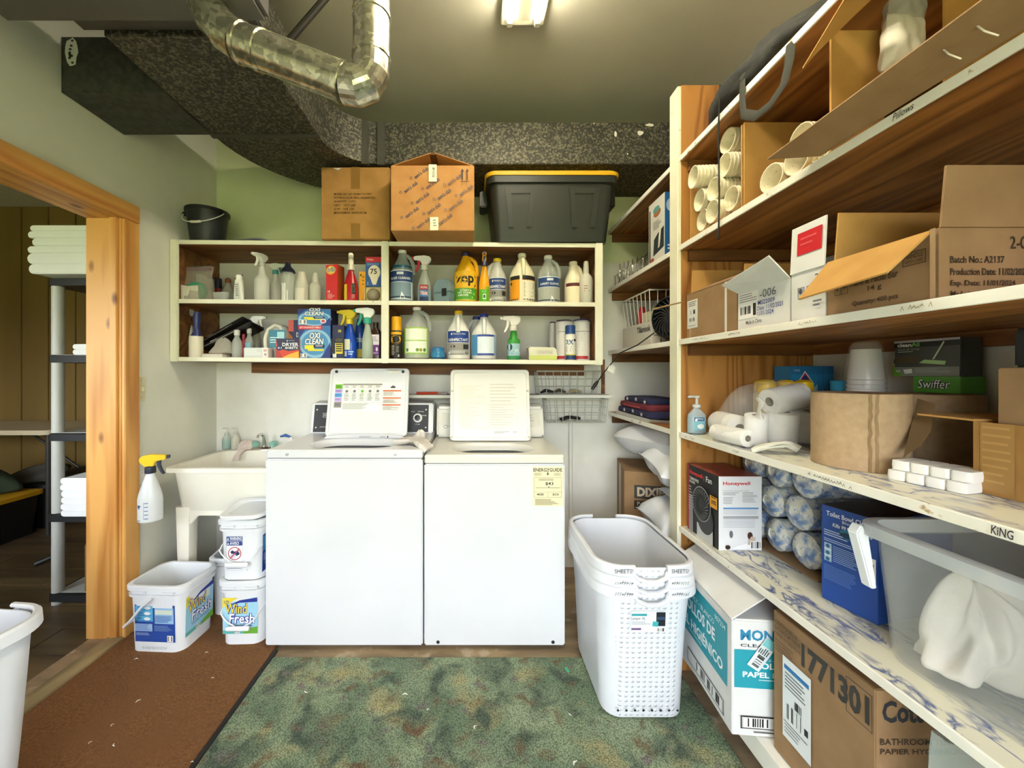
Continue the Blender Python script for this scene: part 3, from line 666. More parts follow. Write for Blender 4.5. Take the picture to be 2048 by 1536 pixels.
def drape(name, label, cat, c, pts_w, path, loc=(0, 0, 0), seed=1, thick=.004, waves=3, amp=.006):
    """strip of cloth following a path (list of centre points), width vector pts_w, with ripples"""
    P_ = [Vector(p) for p in path]; Wv = Vector(pts_w); k = len(P_)
    mb = MB(); rg = random.Random(seed); ph = rg.uniform(0, 6)
    def fn(side):
        def f(u, v):
            i = min(int(v*(k-1)), k-2); tt = v*(k-1)-i; p = P_[i].lerp(P_[i+1], tt)
            nrm = (P_[min(i+1, k-1)]-P_[i]).cross(Wv).normalized()
            return tuple(p+Wv*(u-.5)*(1+.15*sin(9*v+ph))+nrm*(amp*sin(waves*2*pi*u+4*v+ph)+side*thick/2))
        return f
    mb.grid(fn(1), 16, 14); mb.grid(fn(-1), 16, 14)
    o = mb.build(name, flat(c, .9), None, smooth=180); o.location = loc
    return tag(o, label, cat)
zt = .903
drape('cleaning_rag', 'off-white rag draped across the gap between the washers', 'cloth', 'dcd6cf', (.03, .075, .0), [(-.37, 1.90, zt+.006), (-.33, 1.89, zt+.014), (-.29, 1.875, zt+.024), (-.255, 1.86, zt+.012), (-.235, 1.83, zt+.012), (-.205, 1.80, zt-.010)], seed=4, amp=.013, waves=5)
cloth('crumpled_rag', 'off-white rag bunched up on the black-panelled washer corner', 'cloth', 'ddd7d0', .032, .03, .055, (-.275, 1.955, .9), .4, 31, 30, amp=1.5)

# ================================================================ utility sink
sink_m = noisy('sink_plastic', 'e6e2d2', 'eeeadc', 3, .3, .7, rough=.35)
sx0, sx1, sy0, sy1, sz = -1.56, -.96, 1.945, 2.485, .768
sk = thing('utility_sink', 'off-white plastic utility sink on legs left of the washers', 'sink', ((sx0+sx1)/2, (sy0+sy1)/2, 0)); sw, sd = sx1-sx0, sy1-sy0
lo = [rrect(sw-.10, sd-.10, .05, .535), rrect(sw-.085, sd-.085, .06, .545), rrect(sw-.05, sd-.05, .05, sz-.03), rrect(sw-.045, sd-.045, .05, sz-.022), rrect(sw, sd, .045, sz-.022), rrect(sw, sd, .045, sz-.004), rrect(sw-.008, sd-.008, .045, sz),
      rrect(sw-.07, sd-.13, .05, sz, cy=-.03), rrect(sw-.08, sd-.14, .05, sz-.01, cy=-.03), rrect(sw-.13, sd-.19, .06, .56, cy=-.03), rrect(sw-.2, sd-.26, .06, .552, cy=-.03)]
MB().loft(lo).build('basin', sink_m, sk)
for x_ in (-1, 1):
    for y_ in (-1, 1):
        a, b_ = x_*(sw/2-.075), y_*(sd/2-.075)
        top = rrect(.075, .075, .012, .56, 2, a, b_); bot = rrect(.055, .055, .012, .011, 2, a+x_*.0, b_)
        MB().loft([bot, top]).build('leg', sink_m, sk)
MB().prism([(-sw/2+.05, .56), (-sw/2+.05, .47), (-sw/2+.115, .47), (-sw/2+.15, .515), (sw/2-.15, .515), (sw/2-.115, .47), (sw/2-.05, .47), (sw/2-.05, .56)], -sd/2+.045, -sd/2+.057, 'Y').build('apron', sink_m, sk, bevel=.004)
fa = thing('faucet', 'chrome faucet with clear green-tinted handles on the sink back', 'faucet', (PX(526, 2.42), 2.435, sz))
MB().loft([rrect(.17, .05, .02, 0), rrect(.17, .05, .02, .008), rrect(.15, .035, .016, .018)]).build('base_plate', chrome, fa)
MB().tube([(0, 0, .01), (0, 0, .06), (0, -.01, .085), (0, -.03, .10), (0, -.06, .10), (0, -.075, .088)], [.012, .010, .009, .008, .008, .009], 12).build('spout', chrome, fa)
for s in (-1, 1): MB().lathe([(.018, .016), (.026, .022), (.027, .04), (.02, .05), (0, .052)], 14, c=(s*.058, 0, 0)).build('handle', flat('8fcbb8', .1, alpha=.6), fa)
def pump_bottle(name, label, loc, h, r, body, pump, sy=1., cat='bottle', group=None, lbl=None, liquid=None, rz=0.):
    t = thing(name, label, cat, loc, rz, group)
    MB().lathe([(r*.8, 0), (r, .006), (r*1.0, h*.35), (r*.95, h*.5), (r*.5, h*.62), (r*.34, h*.66), (r*.34, h*.72)], 20, 1, sy).build('body', body, t)
    if liquid: MB().lathe([(r*.76, .003), (r*.94, .008), (r*.94, h*.35), (r*.9, h*.45)], 18, 1, sy).build('liquid', liquid, t)
    MB().lathe([(r*.42, h*.69), (r*.42, h*.76), (r*.15, h*.77), (r*.13, h*.93), (r*.3, h*.94), (r*.3, h*.99), (0, h)], 14).tube([(0, 0, h*.965), (-r*.8, 0, h*.965), (-r*.95, 0, h*.945)], r*.12, 8).build('pump', pump, t)
    if lbl:
        lbl.build('label', cyl_map(r*1.01, h*.05, sy=sy), t)
    return t
pump_bottle('soap_dispenser', 'clear pump bottle with a little teal soap on the sink back edge', (PX(445, 2.40), 2.44, sz), .135, .026, flat('dfe8e4', .1, alpha=.4), flat('d5ddd8', .3, alpha=.75), liquid=flat('5fb5a4', .2, alpha=.8))
pump_bottle('soap_dispenser', 'clear empty pump bottle with cream label on the sink back edge', (PX(463, 2.40), 2.44, sz), .135, .026, flat('e6e4d4', .1, alpha=.55), flat('dfded2', .3, alpha=.75))
cloth('sponge_cloth', 'pink grey crumpled cloth on the sink corner beside the faucet', 'cloth', 'cfc0b6', .05, .035, .055, (PX(488, 2.40), 2.42, sz), .3, 8)
drape('dishcloth', 'pale dishcloth hanging into the sink below the faucet', 'cloth', 'd3c6ba', (.035, 0, .0), [(PX(485, 2.36), 2.385, sz+.01), (PX(478, 2.34), 2.365, sz+.004), (PX(472, 2.33), 2.345, sz-.02), (PX(468, 2.32), 2.335, sz-.05)], seed=2, amp=.004)
sb = thing('scrub_brush', 'white and blue dish brush standing behind the washer corner', 'brush', (PX(577, 2.42), 2.42, sz))
MB().tube([(-.05, 0, .082), (-.02, 0, .09), (.015, 0, .078)], [.006, .010, .006], 10).tube([(-.05, 0, .008), (-.02, 0, .012), (.0, 0, .010)], [.008, .010, .007], 10).build('grip', flat('2f5fa8', .35), sb)
MB().tube([(.012, 0, .078), (.022, 0, .05), (.03, 0, .03), (-.01, 0, .014)], .009, 10).build('handle', flat('e6e3e6', .35), sb)

# hanging spray bottle with yellow trigger, generic sprayer head
def sprayer(parent, z, head, trig, coll, s=1., ang=pi, tip=None):
    """trigger head: nozzle points along +x before rotation by ang"""
    M = Matrix.Translation((0, 0, z)) @ Matrix.Rotation(ang, 4, 'Z') @ Matrix.Scale(s, 4)
    MB().lathe([(.017, -.004), (.018, .0), (.017, .02), (.012, .024)], 18, M=M).build('collar', coll, parent)
    MB().prism([(-.013, .02), (-.030, .038), (-.034, .052), (-.024, .062), (.0, .067), (.040, .064), (.052, .062), (.052, .046), (.036, .044), (.018, .040), (.012, .02)], -.011, .011, 'Y', M=M).build('trigger_head', head, parent, bevel=.003*s)
    MB().prism([(.052, .048), (.062, .049), (.062, .061), (.052, .061)], -.008, .008, 'Y', M=M).build('nozzle', tip or trig, parent, bevel=.0015*s)
    MB().prism([(.020, .042), (.034, .044), (.033, .025), (.040, .005), (.047, -.010), (.039, -.012), (.030, .002), (.022, .022)], -.006, .006, 'Y', M=M).build('trigger', trig, parent, bevel=.002*s)
def spray_bottle(name, label, loc, h, r, body, head, trig=None, coll=None, prof='taper', sy=.8, ang=pi, hs=1., liquid=None, lv=.4, lbl=None, group=None, rz=0., tip=None, lblr=None):
    t = thing(name, label, 'bottle', loc, rz, group); hb = h-.066*hs
    P_ = {'taper': [(.86, 0), (1, .03), (1.0, .45), (.93, .55), (.6, .80), (.36, .95), (.34, 1.0)],
          'shoulder': [(.9, 0), (1, .03), (1, .58), (.92, .64), (.52, .74), (.42, .86), (.36, 1.)],
          'round': [(.8, 0), (1, .05), (1, .5), (.9, .66), (.55, .76), (.5, .9), (.36, 1.)]}[prof]
    MB().lathe([(max(a*r, .0125 if b > .9 else 0), b*hb) for a, b in P_], 24, 1, sy).build('body', body, t)
    if liquid: MB().lathe([(a*r*.95, b*hb) for a, b in [(.86, .01), (1, .03), (1, lv)]], 20, 1, sy).build('liquid', liquid, t)
    sprayer(t, hb, head, trig or head, coll or head, hs, ang, tip)
    if lbl: lbl.build('label', cyl_map((lblr or r)*1.012, 0, sy=sy), t)
    return t
d = Decal(); d.poly([(-.03, .085), (-.008, .085), (-.022, .065)], '274a8a'); d.rect(-.028, .012, -.012, .016, '3a4a7a'); d.rect(.004, .02, .0052, .10, '5a6a8a')
for i in range(5): d.rect(.008, .022+i*.018, .024, .026+i*.018, '5a6a9a')
t = spray_bottle('hanging_spray_bottle', 'translucent spray bottle with yellow trigger hanging on the sink rim', (-1.545, 1.862, .54), .315, .052, flat('e4e7e6', .25, alpha=.72), flat('efc21c', .35), flat('2a3040', .4), flat('2a3040', .4), 'taper', .85, .35, 1.25, lbl=d)
# wall plates
wp = thing('wall_plate', 'small white blank cover plate on the wall beside the sink', 'wall plate', (XL, 1.93, .72)); MB().box(0, -.03, -.045, .006, .038, .042).build('plate', flat('e9e7de', .4), wp, bevel=.002)
for z in (-.03, .03): MB().lathe([(.003, 0), (.002, .002)], 8, M=Matrix.Translation((.006, .004, z)) @ Matrix.Rotation(R(90), 4, 'Y')).build('screw', steel, wp)
wp = thing('light_switch', 'ivory light switch plate on the wall beside the door frame', 'switch', (XL, 1.929, 1.166)); MB().box(0, -.022, -.06, .006, .022, .058).build('plate', flat('cfc6a0', .4), wp, bevel=.002)
MB().box(.006, -.006, -.012, .018, .006, .008).build('toggle', flat('ddd6b8', .4), wp, bevel=.002)
for z in (-.04, .04): MB().lathe([(.003, 0), (.002, .002)], 8, M=Matrix.Translation((.006, 0, z)) @ Matrix.Rotation(R(90), 4, 'Y')).build('screw', steel, wp)

# ================================================================ detergent buckets
bucket_m = noisy('bucket_plastic', 'dfe1e3', 'e6e8e9', 3, .3, .7, rough=.35)
def wind_label(d, u0, v0, w, h):
    q = lambda a, b, c, e: (u0+w*a, v0+h*b, u0+w*c, v0+h*e)
    d.rect(*q(0, 0, 1, 1), '9fd0e6'); d.poly([(u0, v0+h*.72), (u0+w*.45, v0+h), (u0, v0+h)], 'e8d23a'); d.poly([(u0+w*.05, v0+h*.74), (u0+w*.5, v0+h*.93), (u0+w, v0+h), (u0+w, v0+h*.88), (u0+w*.5, v0+h*.86)], '27348c')
    d.rect(*q(0, 0, 1, .1), '5fb0a8'); d.poly([(u0+w*.6, v0), (u0+w, v0), (u0+w, v0+h*.2), (u0+w*.6, v0+h*.1)], '6fae3c')
    d.text('Wind', *q(.08, .55, .72, .85), '27348c', .07, .1); d.text('Wind', *q(.09, .56, .71, .84), 'f2d630', .01, .1)
    d.text('Fresh', *q(.18, .28, .93, .57), '27348c', .08, .1); d.text('Fresh', *q(.19, .29, .92, .56), 'f6f8fa', .015, .1)
    d.text('Laundry Detergent', *q(.2, .2, .85, .26), '27348c', .01); d.text('175', *q(.05, .86, .2, .93), '27348c', .01)
    d.rect(*q(.35, .02, .5, .13), 'e8e8e8'); d.bars(*q(.36, .03, .49, .12), '222222', 9, 3, None)
def back_label(d, u0, v0, w, h):
    q = lambda a, b, c, e: (u0+w*a, v0+h*b, u0+w*c, v0+h*e)
    d.rect(*q(0, 0, 1, 1), '24489a'); d.rect(*q(.02, .55, .45, .97), '5fb4dc'); d.rect(*q(.5, .5, .97, .92), '9cc4e4')
    for i, e in enumerate((.86, .71, .57)): d.rect(*q(.04, e, .43, e+.012), '24489a'); d.ell(u0+w*.32, v0+h*(e+.06), w*.08, h*.045, 'e9ecea'); d.lines(*q(.06, e+.03, .22, e+.1), 3, '24489a', .4, .3, i)
    d.rect(*q(.52, .76, .95, .88), 'd3dccb'); d.lines(*q(.52, .53, .95, .72), 8, '4a6cae', .4, .3, 4); d.rect(*q(.02, .3, .45, .5), '9cb8dc'); d.lines(*q(.04, .31, .43, .49), 8, '4a6cae', .4, .3, 5)
    d.lines(*q(.5, .3, .95, .46), 6, '7f9fd0', .35, .3, 6); d.lines(*q(.05, .18, .4, .26), 3, 'a8c0e0', .35, .3, 9); d.bars(*q(.82, .03, .97, .2), '222222', 9, 4)
def bucket(label, loc, rz, w, d_, h, front=None, side=None, bail='front', group='white detergent buckets', lid_on=False, extra=None):
    t = thing('detergent_bucket', label, 'bucket', loc, rz, group)
    def L(k, z, add=0.): return rrect(w*k+add, d_*k+add, .045, z, 5)
    out = [L(.90, 0), L(.90, .004), L(.955, h-.052), L(.955, h-.05, .016), L(.958, h-.04, .016), L(.958, h-.039), L(.965, h-.02), L(.965, h-.02, .022), L(.968, h-.004, .022), L(.966, h, .014)]
    inn = [L(.955, h, -.006), L(.89, .012, -.008)]
    MB().loft(out+inn).build('tub', bucket_m, t)
    fw = w*.92/2; slope = (.0275*d_)/(h)
    if front:
        dd = Decal(); front(dd); dd.build('front_label', lambda u, v, hh: Vector((u, -d_/2*(.90+.055*v/h)-hh, v)), t)
    if side:
        dd = Decal(); side(dd); dd.build('side_label', lambda u, v, hh: Vector((w/2*(.90+.055*v/h)+hh, u, v)), t)
    if extra:
        dd = Decal(); extra(dd); dd.build('print', lambda u, v, hh: Vector((u, -d_/2*(.90+.055*v/h)-hh, v)), t)
    for a in (-1, 1): MB().box(a*(w*.25)-.03, -d_/2*.97-.008, h-.036, a*(w*.25)+.03, -d_/2*.94, h-.022).build('rim_lug', bucket_m, t, bevel=.003)
    if bail == 'front':
        pts = [(cos(a)*(w/2*.97+.008), -d_/2*.5*(1-abs(cos(a)))-d_/2*.56*(sin(a)**.5 if sin(a) > 0 else 0)*1.0-.012, h-.05-sin(a)*h*.52) for a in [pi*i/20 for i in range(21)]]
        pts = [(p[0], min(p[1], -.0) if abs(p[0]) > w/2*.9 else min(p[1], -d_/2*.97-.008), p[2]) for p in pts]
        MB().tube(pts, .003, 8).build('bail_handle', flat('e6e8ea', .35), t)
        MB().lathe([(.008, -.05), (.010, -.045), (.010, .045), (.008, .05)], 12, M=Matrix.Translation(pts[10]) @ Matrix.Rotation(R(90), 4, 'Y')).build('grip', flat('eceef0', .4), t)
    elif bail == 'left':
        pts = [(-w*.02, -d_/2*.97-.006, h-.052), (-w*.18, -d_/2*.97-.012, h-.09), (-w*.36, -d_/2*.97-.013, h-.15), (-w*.475, -d_/2*.97-.012, h-.178), (-w*.5-.006, -d_/2*.90, h-.185), (-w*.5-.006, d_*.3, h-.19), (-w*.5-.004, d_/2*.95, h-.16)]
        MB().tube(pts, .0055, 8).build('bail_handle', flat('e6e8ea', .35), t)
    return t
bucket('open white detergent bucket with blue instruction label standing beside the doorway', (-1.405, 1.828, .010), R(-3), .27, .225, .297,
       lambda d: back_label(d, -.092, .045, .185, .165), lambda d: wind_label(d, -.085, .055, .17, .175), 'left', extra=lambda d: (d.text('0105/02:01OV', -.06, .012, .055, .024, '9a9a98')))
bucket('white detergent bucket with colourful front label under another bucket beside the washer', (-1.062, 1.872, .010), R(2), .20, .215, .292, lambda d: wind_label(d, -.082, .05, .155, .165), None, 'front')
def warn(d):
    d.rect(-.06, .07, .012, .20, 'f4f4f2'); d.rect(-.06, .180, .012, .20, '2b3f86'); d.text('WARNING', -.046, .183, .008, .197, 'f4f4f2', .02); d.rect(-.06, .158, .012, .178, '2b3f86'); d.text('AVISO', -.046, .161, -.004, .175, 'f4f4f2', .02)
    d.poly([(-.057, .184), (-.049, .184), (-.053, .195)], 'f4f4f2'); d.poly([(-.057, .162), (-.049, .162), (-.053, .173)], 'f4f4f2')
    d.ring(-.024, .122, .03, .03, .004, 'b04a5a'); d.ell(-.034, .128, .008, .008, '22305c', 10); d.poly([(-.03, .13), (-.01, .135), (.0, .12), (-.012, .112), (-.028, .112)], '22305c'); d.poly([(-.042, .10), (-.02, .10), (-.018, .118), (-.044, .118)], 'c8d0d8')
    d.poly([(-.046, .101), (-.042, .098), (.0, .142), (-.004, .146)], 'b04a5a'); d.frame(-.06, .045, .012, .20, .001, 'a8aeb8'); d.lines(-.056, .05, .008, .068, 3, '6a7488', .4, .2, 2); d.bars(.02, .042, .036, .054, '444444', 7, 2)
bucket('white detergent bucket with warning label stacked on top of another bucket', (-1.064, 1.872, .3035), R(1), .205, .215, .275, warn, lambda d: back_label(d, -.09, .03, .17, .17), 'front')
bucket('plain white detergent bucket tucked behind the others under the sink', (-1.245, 2.095, .010), R(8), .235, .215, .292, None, None, None)
# loose lid lying askew on the stacked bucket
ld = thing('bucket_lid', 'white bucket lid lying askew on the stacked detergent bucket', 'lid', (-1.06, 1.86, .579), R(1))
M = Matrix.Rotation(R(5), 4, 'X') @ Matrix.Rotation(R(-2), 4, 'Y') @ Matrix.Translation((0, 0, .012))
MB().loft([rrect(.195, .21, .05, 0), rrect(.205, .22, .05, .004), rrect(.205, .22, .05, .016), rrect(.195, .21, .045, .020), rrect(.15, .165, .04, .018), rrect(.14, .155, .04, .012)], M=M).build('cover', bucket_m, ld)

# ================================================================ laundry hampers
def perforated():
    m, nt, N, L, b = base_mat('hamper_perforated')
    tc = N.new('ShaderNodeTexCoord'); sp = N.new('ShaderNodeSeparateXYZ'); L.new(tc.outputs['Object'], sp.inputs[0])
    def mth(op, a, c):
        n = N.new('ShaderNodeMath'); n.operation = op
        for i, x in enumerate((a, c)):
            if x is None: continue
            if isinstance(x, (int, float)): n.inputs[i].default_value = x
            else: L.new(x, n.inputs[i])
        return n.outputs[0]
    yy = mth('MULTIPLY', sp.outputs['Y'], 2*pi/.028); zz = mth('MULTIPLY', sp.outputs['Z'], 2*pi/.028)
    s = mth('MULTIPLY', mth('SINE', mth('ADD', yy, zz), None), mth('SINE', mth('SUBTRACT', yy, zz), None))
    hole = mth('GREATER_THAN', s, .50)
    zl = mth('MULTIPLY', mth('GREATER_THAN', sp.outputs['Z'], .06), mth('LESS_THAN', sp.outputs['Z'], .40))
    hole = mth('MULTIPLY', hole, zl)
    b.inputs['Base Color'].default_value = (*lin('e2e4ea'), 1); b.inputs['Roughness'].default_value = .35
    L.new(mth('SUBTRACT', 1., hole), b.inputs['Alpha']); return m
def dimpled():
    m, nt, N, L, b = base_mat('hamper_dimpled')
    tc = N.new('ShaderNodeTexCoord'); sp = N.new('ShaderNodeSeparateXYZ'); L.new(tc.outputs['Object'], sp.inputs[0])
    def mth(op, a, c):
        n = N.new('ShaderNodeMath'); n.operation = op
        for i, x in enumerate((a, c)):
            if x is None: continue
            if isinstance(x, (int, float)): n.inputs[i].default_value = x
            else: L.new(x, n.inputs[i])
        return n.outputs[0]
    xx = mth('MULTIPLY', sp.outputs['X'], 2*pi/.042); zz = mth('MULTIPLY', sp.outputs['Z'], 2*pi/.036)
    s = mth('MULTIPLY', mth('SINE', mth('ADD', xx, zz), None), mth('SINE', mth('SUBTRACT', xx, zz), None))
    s = mth('MULTIPLY', mth('GREATER_THAN', s, .3), mth('SUBTRACT', s, .3))
    b.inputs['Base Color'].default_value = (*lin('e2e4ea'), 1); b.inputs['Roughness'].default_value = .35
    bp = N.new('ShaderNodeBump'); bp.inputs['Strength'].default_value = .9; bp.inputs['Distance'].default_value = .006
    L.new(s, bp.inputs['Height']); L.new(bp.outputs[0], b.inputs['Normal']); return m
perf_m, dimp_m = perforated(), dimpled(); hamper_m = flat('e2e4ea', .35)
def hamper(label, loc, rz=0., W_=.37, D_=.50, H_=.49, tagd=None, ink=None, group='nested white laundry hampers', name='laundry_hamper', perf=True):
    t = thing(name, label, 'laundry basket', loc, rz, group); n = 7
    def L(k, z, rr=.085): return rrect(W_*k-.03, D_*k-.03, rr, z, n)
    outs = [L(.82, 0, .05), L(.865, .006, .06), L(.89, .03, .075), L(.925, .16), L(.96, .32), L(1., H_-.05), L(1., H_-.012)]
    inn = [[(p[0]*.985, p[1]*.985, p[2]) for p in L(1., H_-.012)], [(p[0]*.985, p[1]*.985, p[2]+.004) for p in L(.89, .03, .075)], [(p[0]*.97, p[1]*.97, p[2]+.004) for p in L(.82, .002, .05)]]
    loops = outs+inn; vs = [p for l in loops for p in l]; k = len(loops[0]); fs = []; ms = []
    for j in range(len(loops)-1):
        for i in range(k):
            fs.append((j*k+i, j*k+(i+1) % k, (j+1)*k+(i+1) % k, (j+1)*k+i))
            a = Vector(loops[j][i])+Vector(loops[j][(i+1) % k]); side = abs(a.x)/W_ > .78 and abs(a.y)/D_ < .62; fr = abs(a.y)/D_ > .78 and abs(a.x)/W_ < .55
            ms.append(1 if side and perf and j != 6 else 2 if fr and j < 6 else 0)
    fs.append(tuple(range(k))[::-1]); ms.append(0); fs.append(tuple((len(loops)-1)*k+i for i in range(k))); ms.append(0)
    mb = MB(); mb.add(vs, fs, ms); mb.build('body', [hamper_m, perf_m, dimp_m], t)
    # rolled rim in two halves, leaving the hand gaps at the short ends
    full = rrect(W_-.012, D_-.012, .09, H_-.018, 9)
    for s in (-1, 1):
        half = [p for p in full if p[0]*s > .0]
        half.sort(key=lambda p: math.atan2(p[1], p[0]*s))
        g = .055
        half = [(s*g, half[0][1], half[0][2])]+half+[(s*g, half[-1][1], half[-1][2])]
        mb = MB(); P_ = [Vector(p) for p in half]; loops = []
        for i, p in enumerate(P_):
            tt = (P_[min(i+1, len(P_)-1)]-P_[max(i-1, 0)]).normalized(); nn = Vector((tt.y, -tt.x, 0))*(1 if s > 0 else -1)
            loops.append([p+nn*a+Vector((0, 0, b)) for a, b in ((-.008, .016), (-.004, .020), (.004, .020), (.010, .014), (.012, -.014), (.009, -.016), (.006, .006), (-.006, .010))])
        mb.loft(loops).build('rim', hamper_m, t)
    for s in (-1, 1):
        pts = [(-.062, s*(D_/2-.004), H_-.018), (-.05, s*(D_/2+.004), H_-.038), (-.02, s*(D_/2+.007), H_-.05), (.02, s*(D_/2+.007), H_-.05), (.05, s*(D_/2+.004), H_-.038), (.062, s*(D_/2-.004), H_-.018)]
        MB().tube(pts, .009, 8, flatn=.7).build('hand_grip', hamper_m, t)
    fy = lambda v: D_/2*(.90+.10*v/H_)-.0145
    if tagd: tagd.build('product_label', lambda u, v, h: Vector((u, -fy(v)-.004-h, v)), t)
    for ik in ink or (): ik.build('handwriting', lambda u, v, h: Vector((u, -D_/2-.0068-h, v+H_-.018)), t)
    return t
d = Decal(); d.rect(-.066, .33, .056, .405, 'f0f3f6'); d.rect(-.064, .388, -.01, .396, '2f9aa0'); d.text('Lamper XL', -.064, .372, -.015, .384, '2a2a30', .01); d.lines(-.064, .355, .005, .369, 4, '8a8c92', .35, .3, 2); d.rect(-.064, .338, -.03, .345, '6a4a7a')
d.rect(.022, .352, .054, .402, '17202c'); d.rect(.024, .375, .052, .385, '2c4a66'); d.poly([(.008, .352), (.028, .35), (.03, .368), (.01, .37)], '3ab0b4'); d.bars(.025, .332, .052, .347, '222222', 10, 3)
def inked(seed, first=None):
    rg = random.Random(seed); out = []
    for a, b_ in ((-.13, -.066), (.066, .125)):
        k = Decal(); out.append(k)
        if first: k.text(first, a, -.002, b_, .012, '26262a', .0)
        else:
            n = 8
            for i in range(n):
                u = a+(b_-a)*i/n; h = rg.uniform(.006, .013); k.poly([(u, -.002), (u+.0014, -.002), (u+.006, h), (u+.0046, h)], '26262a')
                if rg.random() < .6: k.rect(u, h*.4, u+.008, h*.4+.0014, '26262a')
    return out
hx, hy = .612, 1.592
hamper('white perforated laundry hamper with product label, outermost of the nested stack', (hx, hy, .012), 0, tagd=d, ink=inked(5))
hp_ = bpy.data.objects['laundry_hamper']
for i in range(8):
    d = Decal(); d.ell(-.105+i*.03, .045, .0045, .0045, '1c1e20', 9); d.build('vent_hole', lambda u, v, h: Vector((u, -(.25*(.90+.10*v/.49)-.0145)-.0052-h, v)), hp_)
hamper('white laundry hamper in the middle of the nested stack', (hx, hy, .050), 0, .365, .497, .49, ink=inked(8))
hamper('white laundry hamper marked for sheets, innermost of the nested stack', (hx, hy, .088), 0, .36, .494, .49, ink=inked(1, 'SHEETS!'))
# hamper by the door, seen in part
hamper('single white laundry basket standing by the open doorway', (-1.385, .84, .0105), R(-6), .40, .55, .585, group=None, name='laundry_basket', perf=False)

# lint on the carpets
fl0 = None
for i, (px, py) in enumerate(((413, 1305), (272, 1318), (276, 1402), (224, 1450), (180, 1485), (384, 1524), (228, 1490), (856, 1420), (612, 1385), (950, 1455), (810, 1390), (1150, 1527), (425, 1356), (1140, 1430))):
    Y = (CAMZ-.012)*F/(py-CY); X = PX(px, Y); s = random.uniform(.5, 1.3)
    mb = MB().tube([(-.008*s, 0, .0015), (0, .003*s, .003), (.009*s, -.002, .0015)], [.0012, .0026*s, .001], 6, flatn=.5)
    o = mb.build('lint_flake', flat('eceae4', .9)); o.location = (X, Y, .0125 if X > -.88 else .0105); o.rotation_euler = (0, 0, random.uniform(0, 3))
    tag(o, 'small flake of white lint lying on the carpet', 'lint', 'lint flakes on the carpets')
Y = (CAMZ-.012)*F/(1340-CY)
o = MB().box(-.006, -.014, 0, .006, .014, .002).build('green_scrap', flat('3fae7c', .6), bevel=.0008); o.location = (PX(1134, Y), Y, .0125); o.rotation_euler = (0, 0, .2); tag(o, 'tiny green plastic scrap on the floral carpet', 'scrap')

# ================================================================ adjoining room
bk = flat('18191a', .5); gy = flat('b9bab2', .45)
ps = thing('plastic_shelf', 'grey and black plastic storage shelf seen through the doorway', 'shelves', (-2.25, 2.11, 0))
LV = [.058, .485, .917, 1.336, 1.747]
for z in LV:
    MB().loft([rrect(.60, .36, .02, z-.036, 3, .27, .15), rrect(.60, .36, .02, z-.036+.036, 3, .27, .15), rrect(.585, .345, .018, z+.004, 3, .27, .15)]).build('shelf', [bk], ps)
    MB().box(-.005, -.01, z+.004, .545, .31, z+.006).build('shelf_surface', gy, ps)
for k in range(5):
    z0 = 0. if k == 0 else LV[k-1]+.006; z1 = LV[k]-.036
    for x, y in ((0, 0), (0, .30), (.54, 0), (.54, .30)):
        if z1-z0 > .005: MB().lathe([(.026, z0), (.026, z1)], 16, c=(x, y, 0)).build('post', gy, ps)
tw = flat('e8e8e6', .95)
def towel(x, y, z, w, d, h, label, group, k=1.):
    t = MB(); r = h*.5; pr = []
    for i in range(9): a = pi/2+pi*i/8; pr.append((-w/2+r+r*cos(a), r+r*sin(a)))
    pr += [(w/2, 0), (w/2, h)]
    t.prism(pr, -d/2, d/2, 'Y'); o = t.build('folded_towel', tw, None, smooth=60, bevel=.004); o.location = (x, y, z); return tag(o, label, 'towel', group)
rg = random.Random(5)
z = LV[4]+.007
for i, h in enumerate((.05, .055, .035, .04, .035, .03)):
    towel(-2.03-.02*rg.random(), 2.14, z, .46+.04*rg.random(), .28, h, 'white folded sheet in the stack on the top plastic shelf', 'sheets on the top shelf'); z += h+.0008
z = LV[3]+.007
for i in range(2): towel(-2.0, 2.2, z, .33, .2, .028, 'small white folded cloth on the second plastic shelf', 'cloths on the second shelf'); z += .029
z = LV[1]+.007
for i in range(6): towel(-1.99+.01*rg.random(), 2.16, z, .36, .24, .033, 'white folded towel in the tall stack on a plastic shelf', 'towels stacked on the plastic shelf'); z += .0338
MBx = MB().loft([rrect(.2, .2, .03, 0, 4), rrect(.2, .2, .03, .10, 4), rrect(.16, .16, .03, .12, 4)]); o = MBx.build('tape_roll_pack', flat('8a97b4', .4)); o.location = (-1.97, 2.2, LV[1]-.036-.13); tag(o, 'pale blue bundle on the carton under the towels', 'bundle')
o = MB().box(-.15, -.12, 0, .15, .12, .255).build('carton', flat('7a5a36', .8), bevel=.004); o.location = (-1.95, 2.22, LV[0]+.007); tag(o, 'small brown carton on the lowest plastic shelf', 'box')
tb = thing('folding_table', 'cream folding table with dark steel legs in the next room', 'table', (-3.95, 3.24, 0))
MB().loft([rrect(1.5, .62, .06, .775, 5), rrect(1.5, .62, .06, .81, 5)]).build('table_top', noisy('table_top', 'b9a888', 'c6b696', 5, .3, .7, rough=.4), tb, bevel=.004)
for x in (-.6, .68):
    for y in (-.24, .24): MB().tube([(x, y, 0), (x, y, .775)], .018, 10).build('leg', flat('3a3632', .5, .4), tb)
    MB().tube([(x, -.24, .45), (x, .24, .45)], .012, 8).build('crossbar', flat('3a3632', .5, .4), tb)
MB().tube([(.68, 0, .45), (.25, 0, .76)], .010, 8).build('brace', flat('3a3632', .5, .4), tb)
tt = thing('storage_tote', 'black storage tote with yellow lid under the folding table', 'tote', (-3.72, 2.86, 0))
MB().loft([rrect(.60, .36, .04, .0), rrect(.66, .42, .05, .30)]).build('bin', flat('141517', .5), tt)
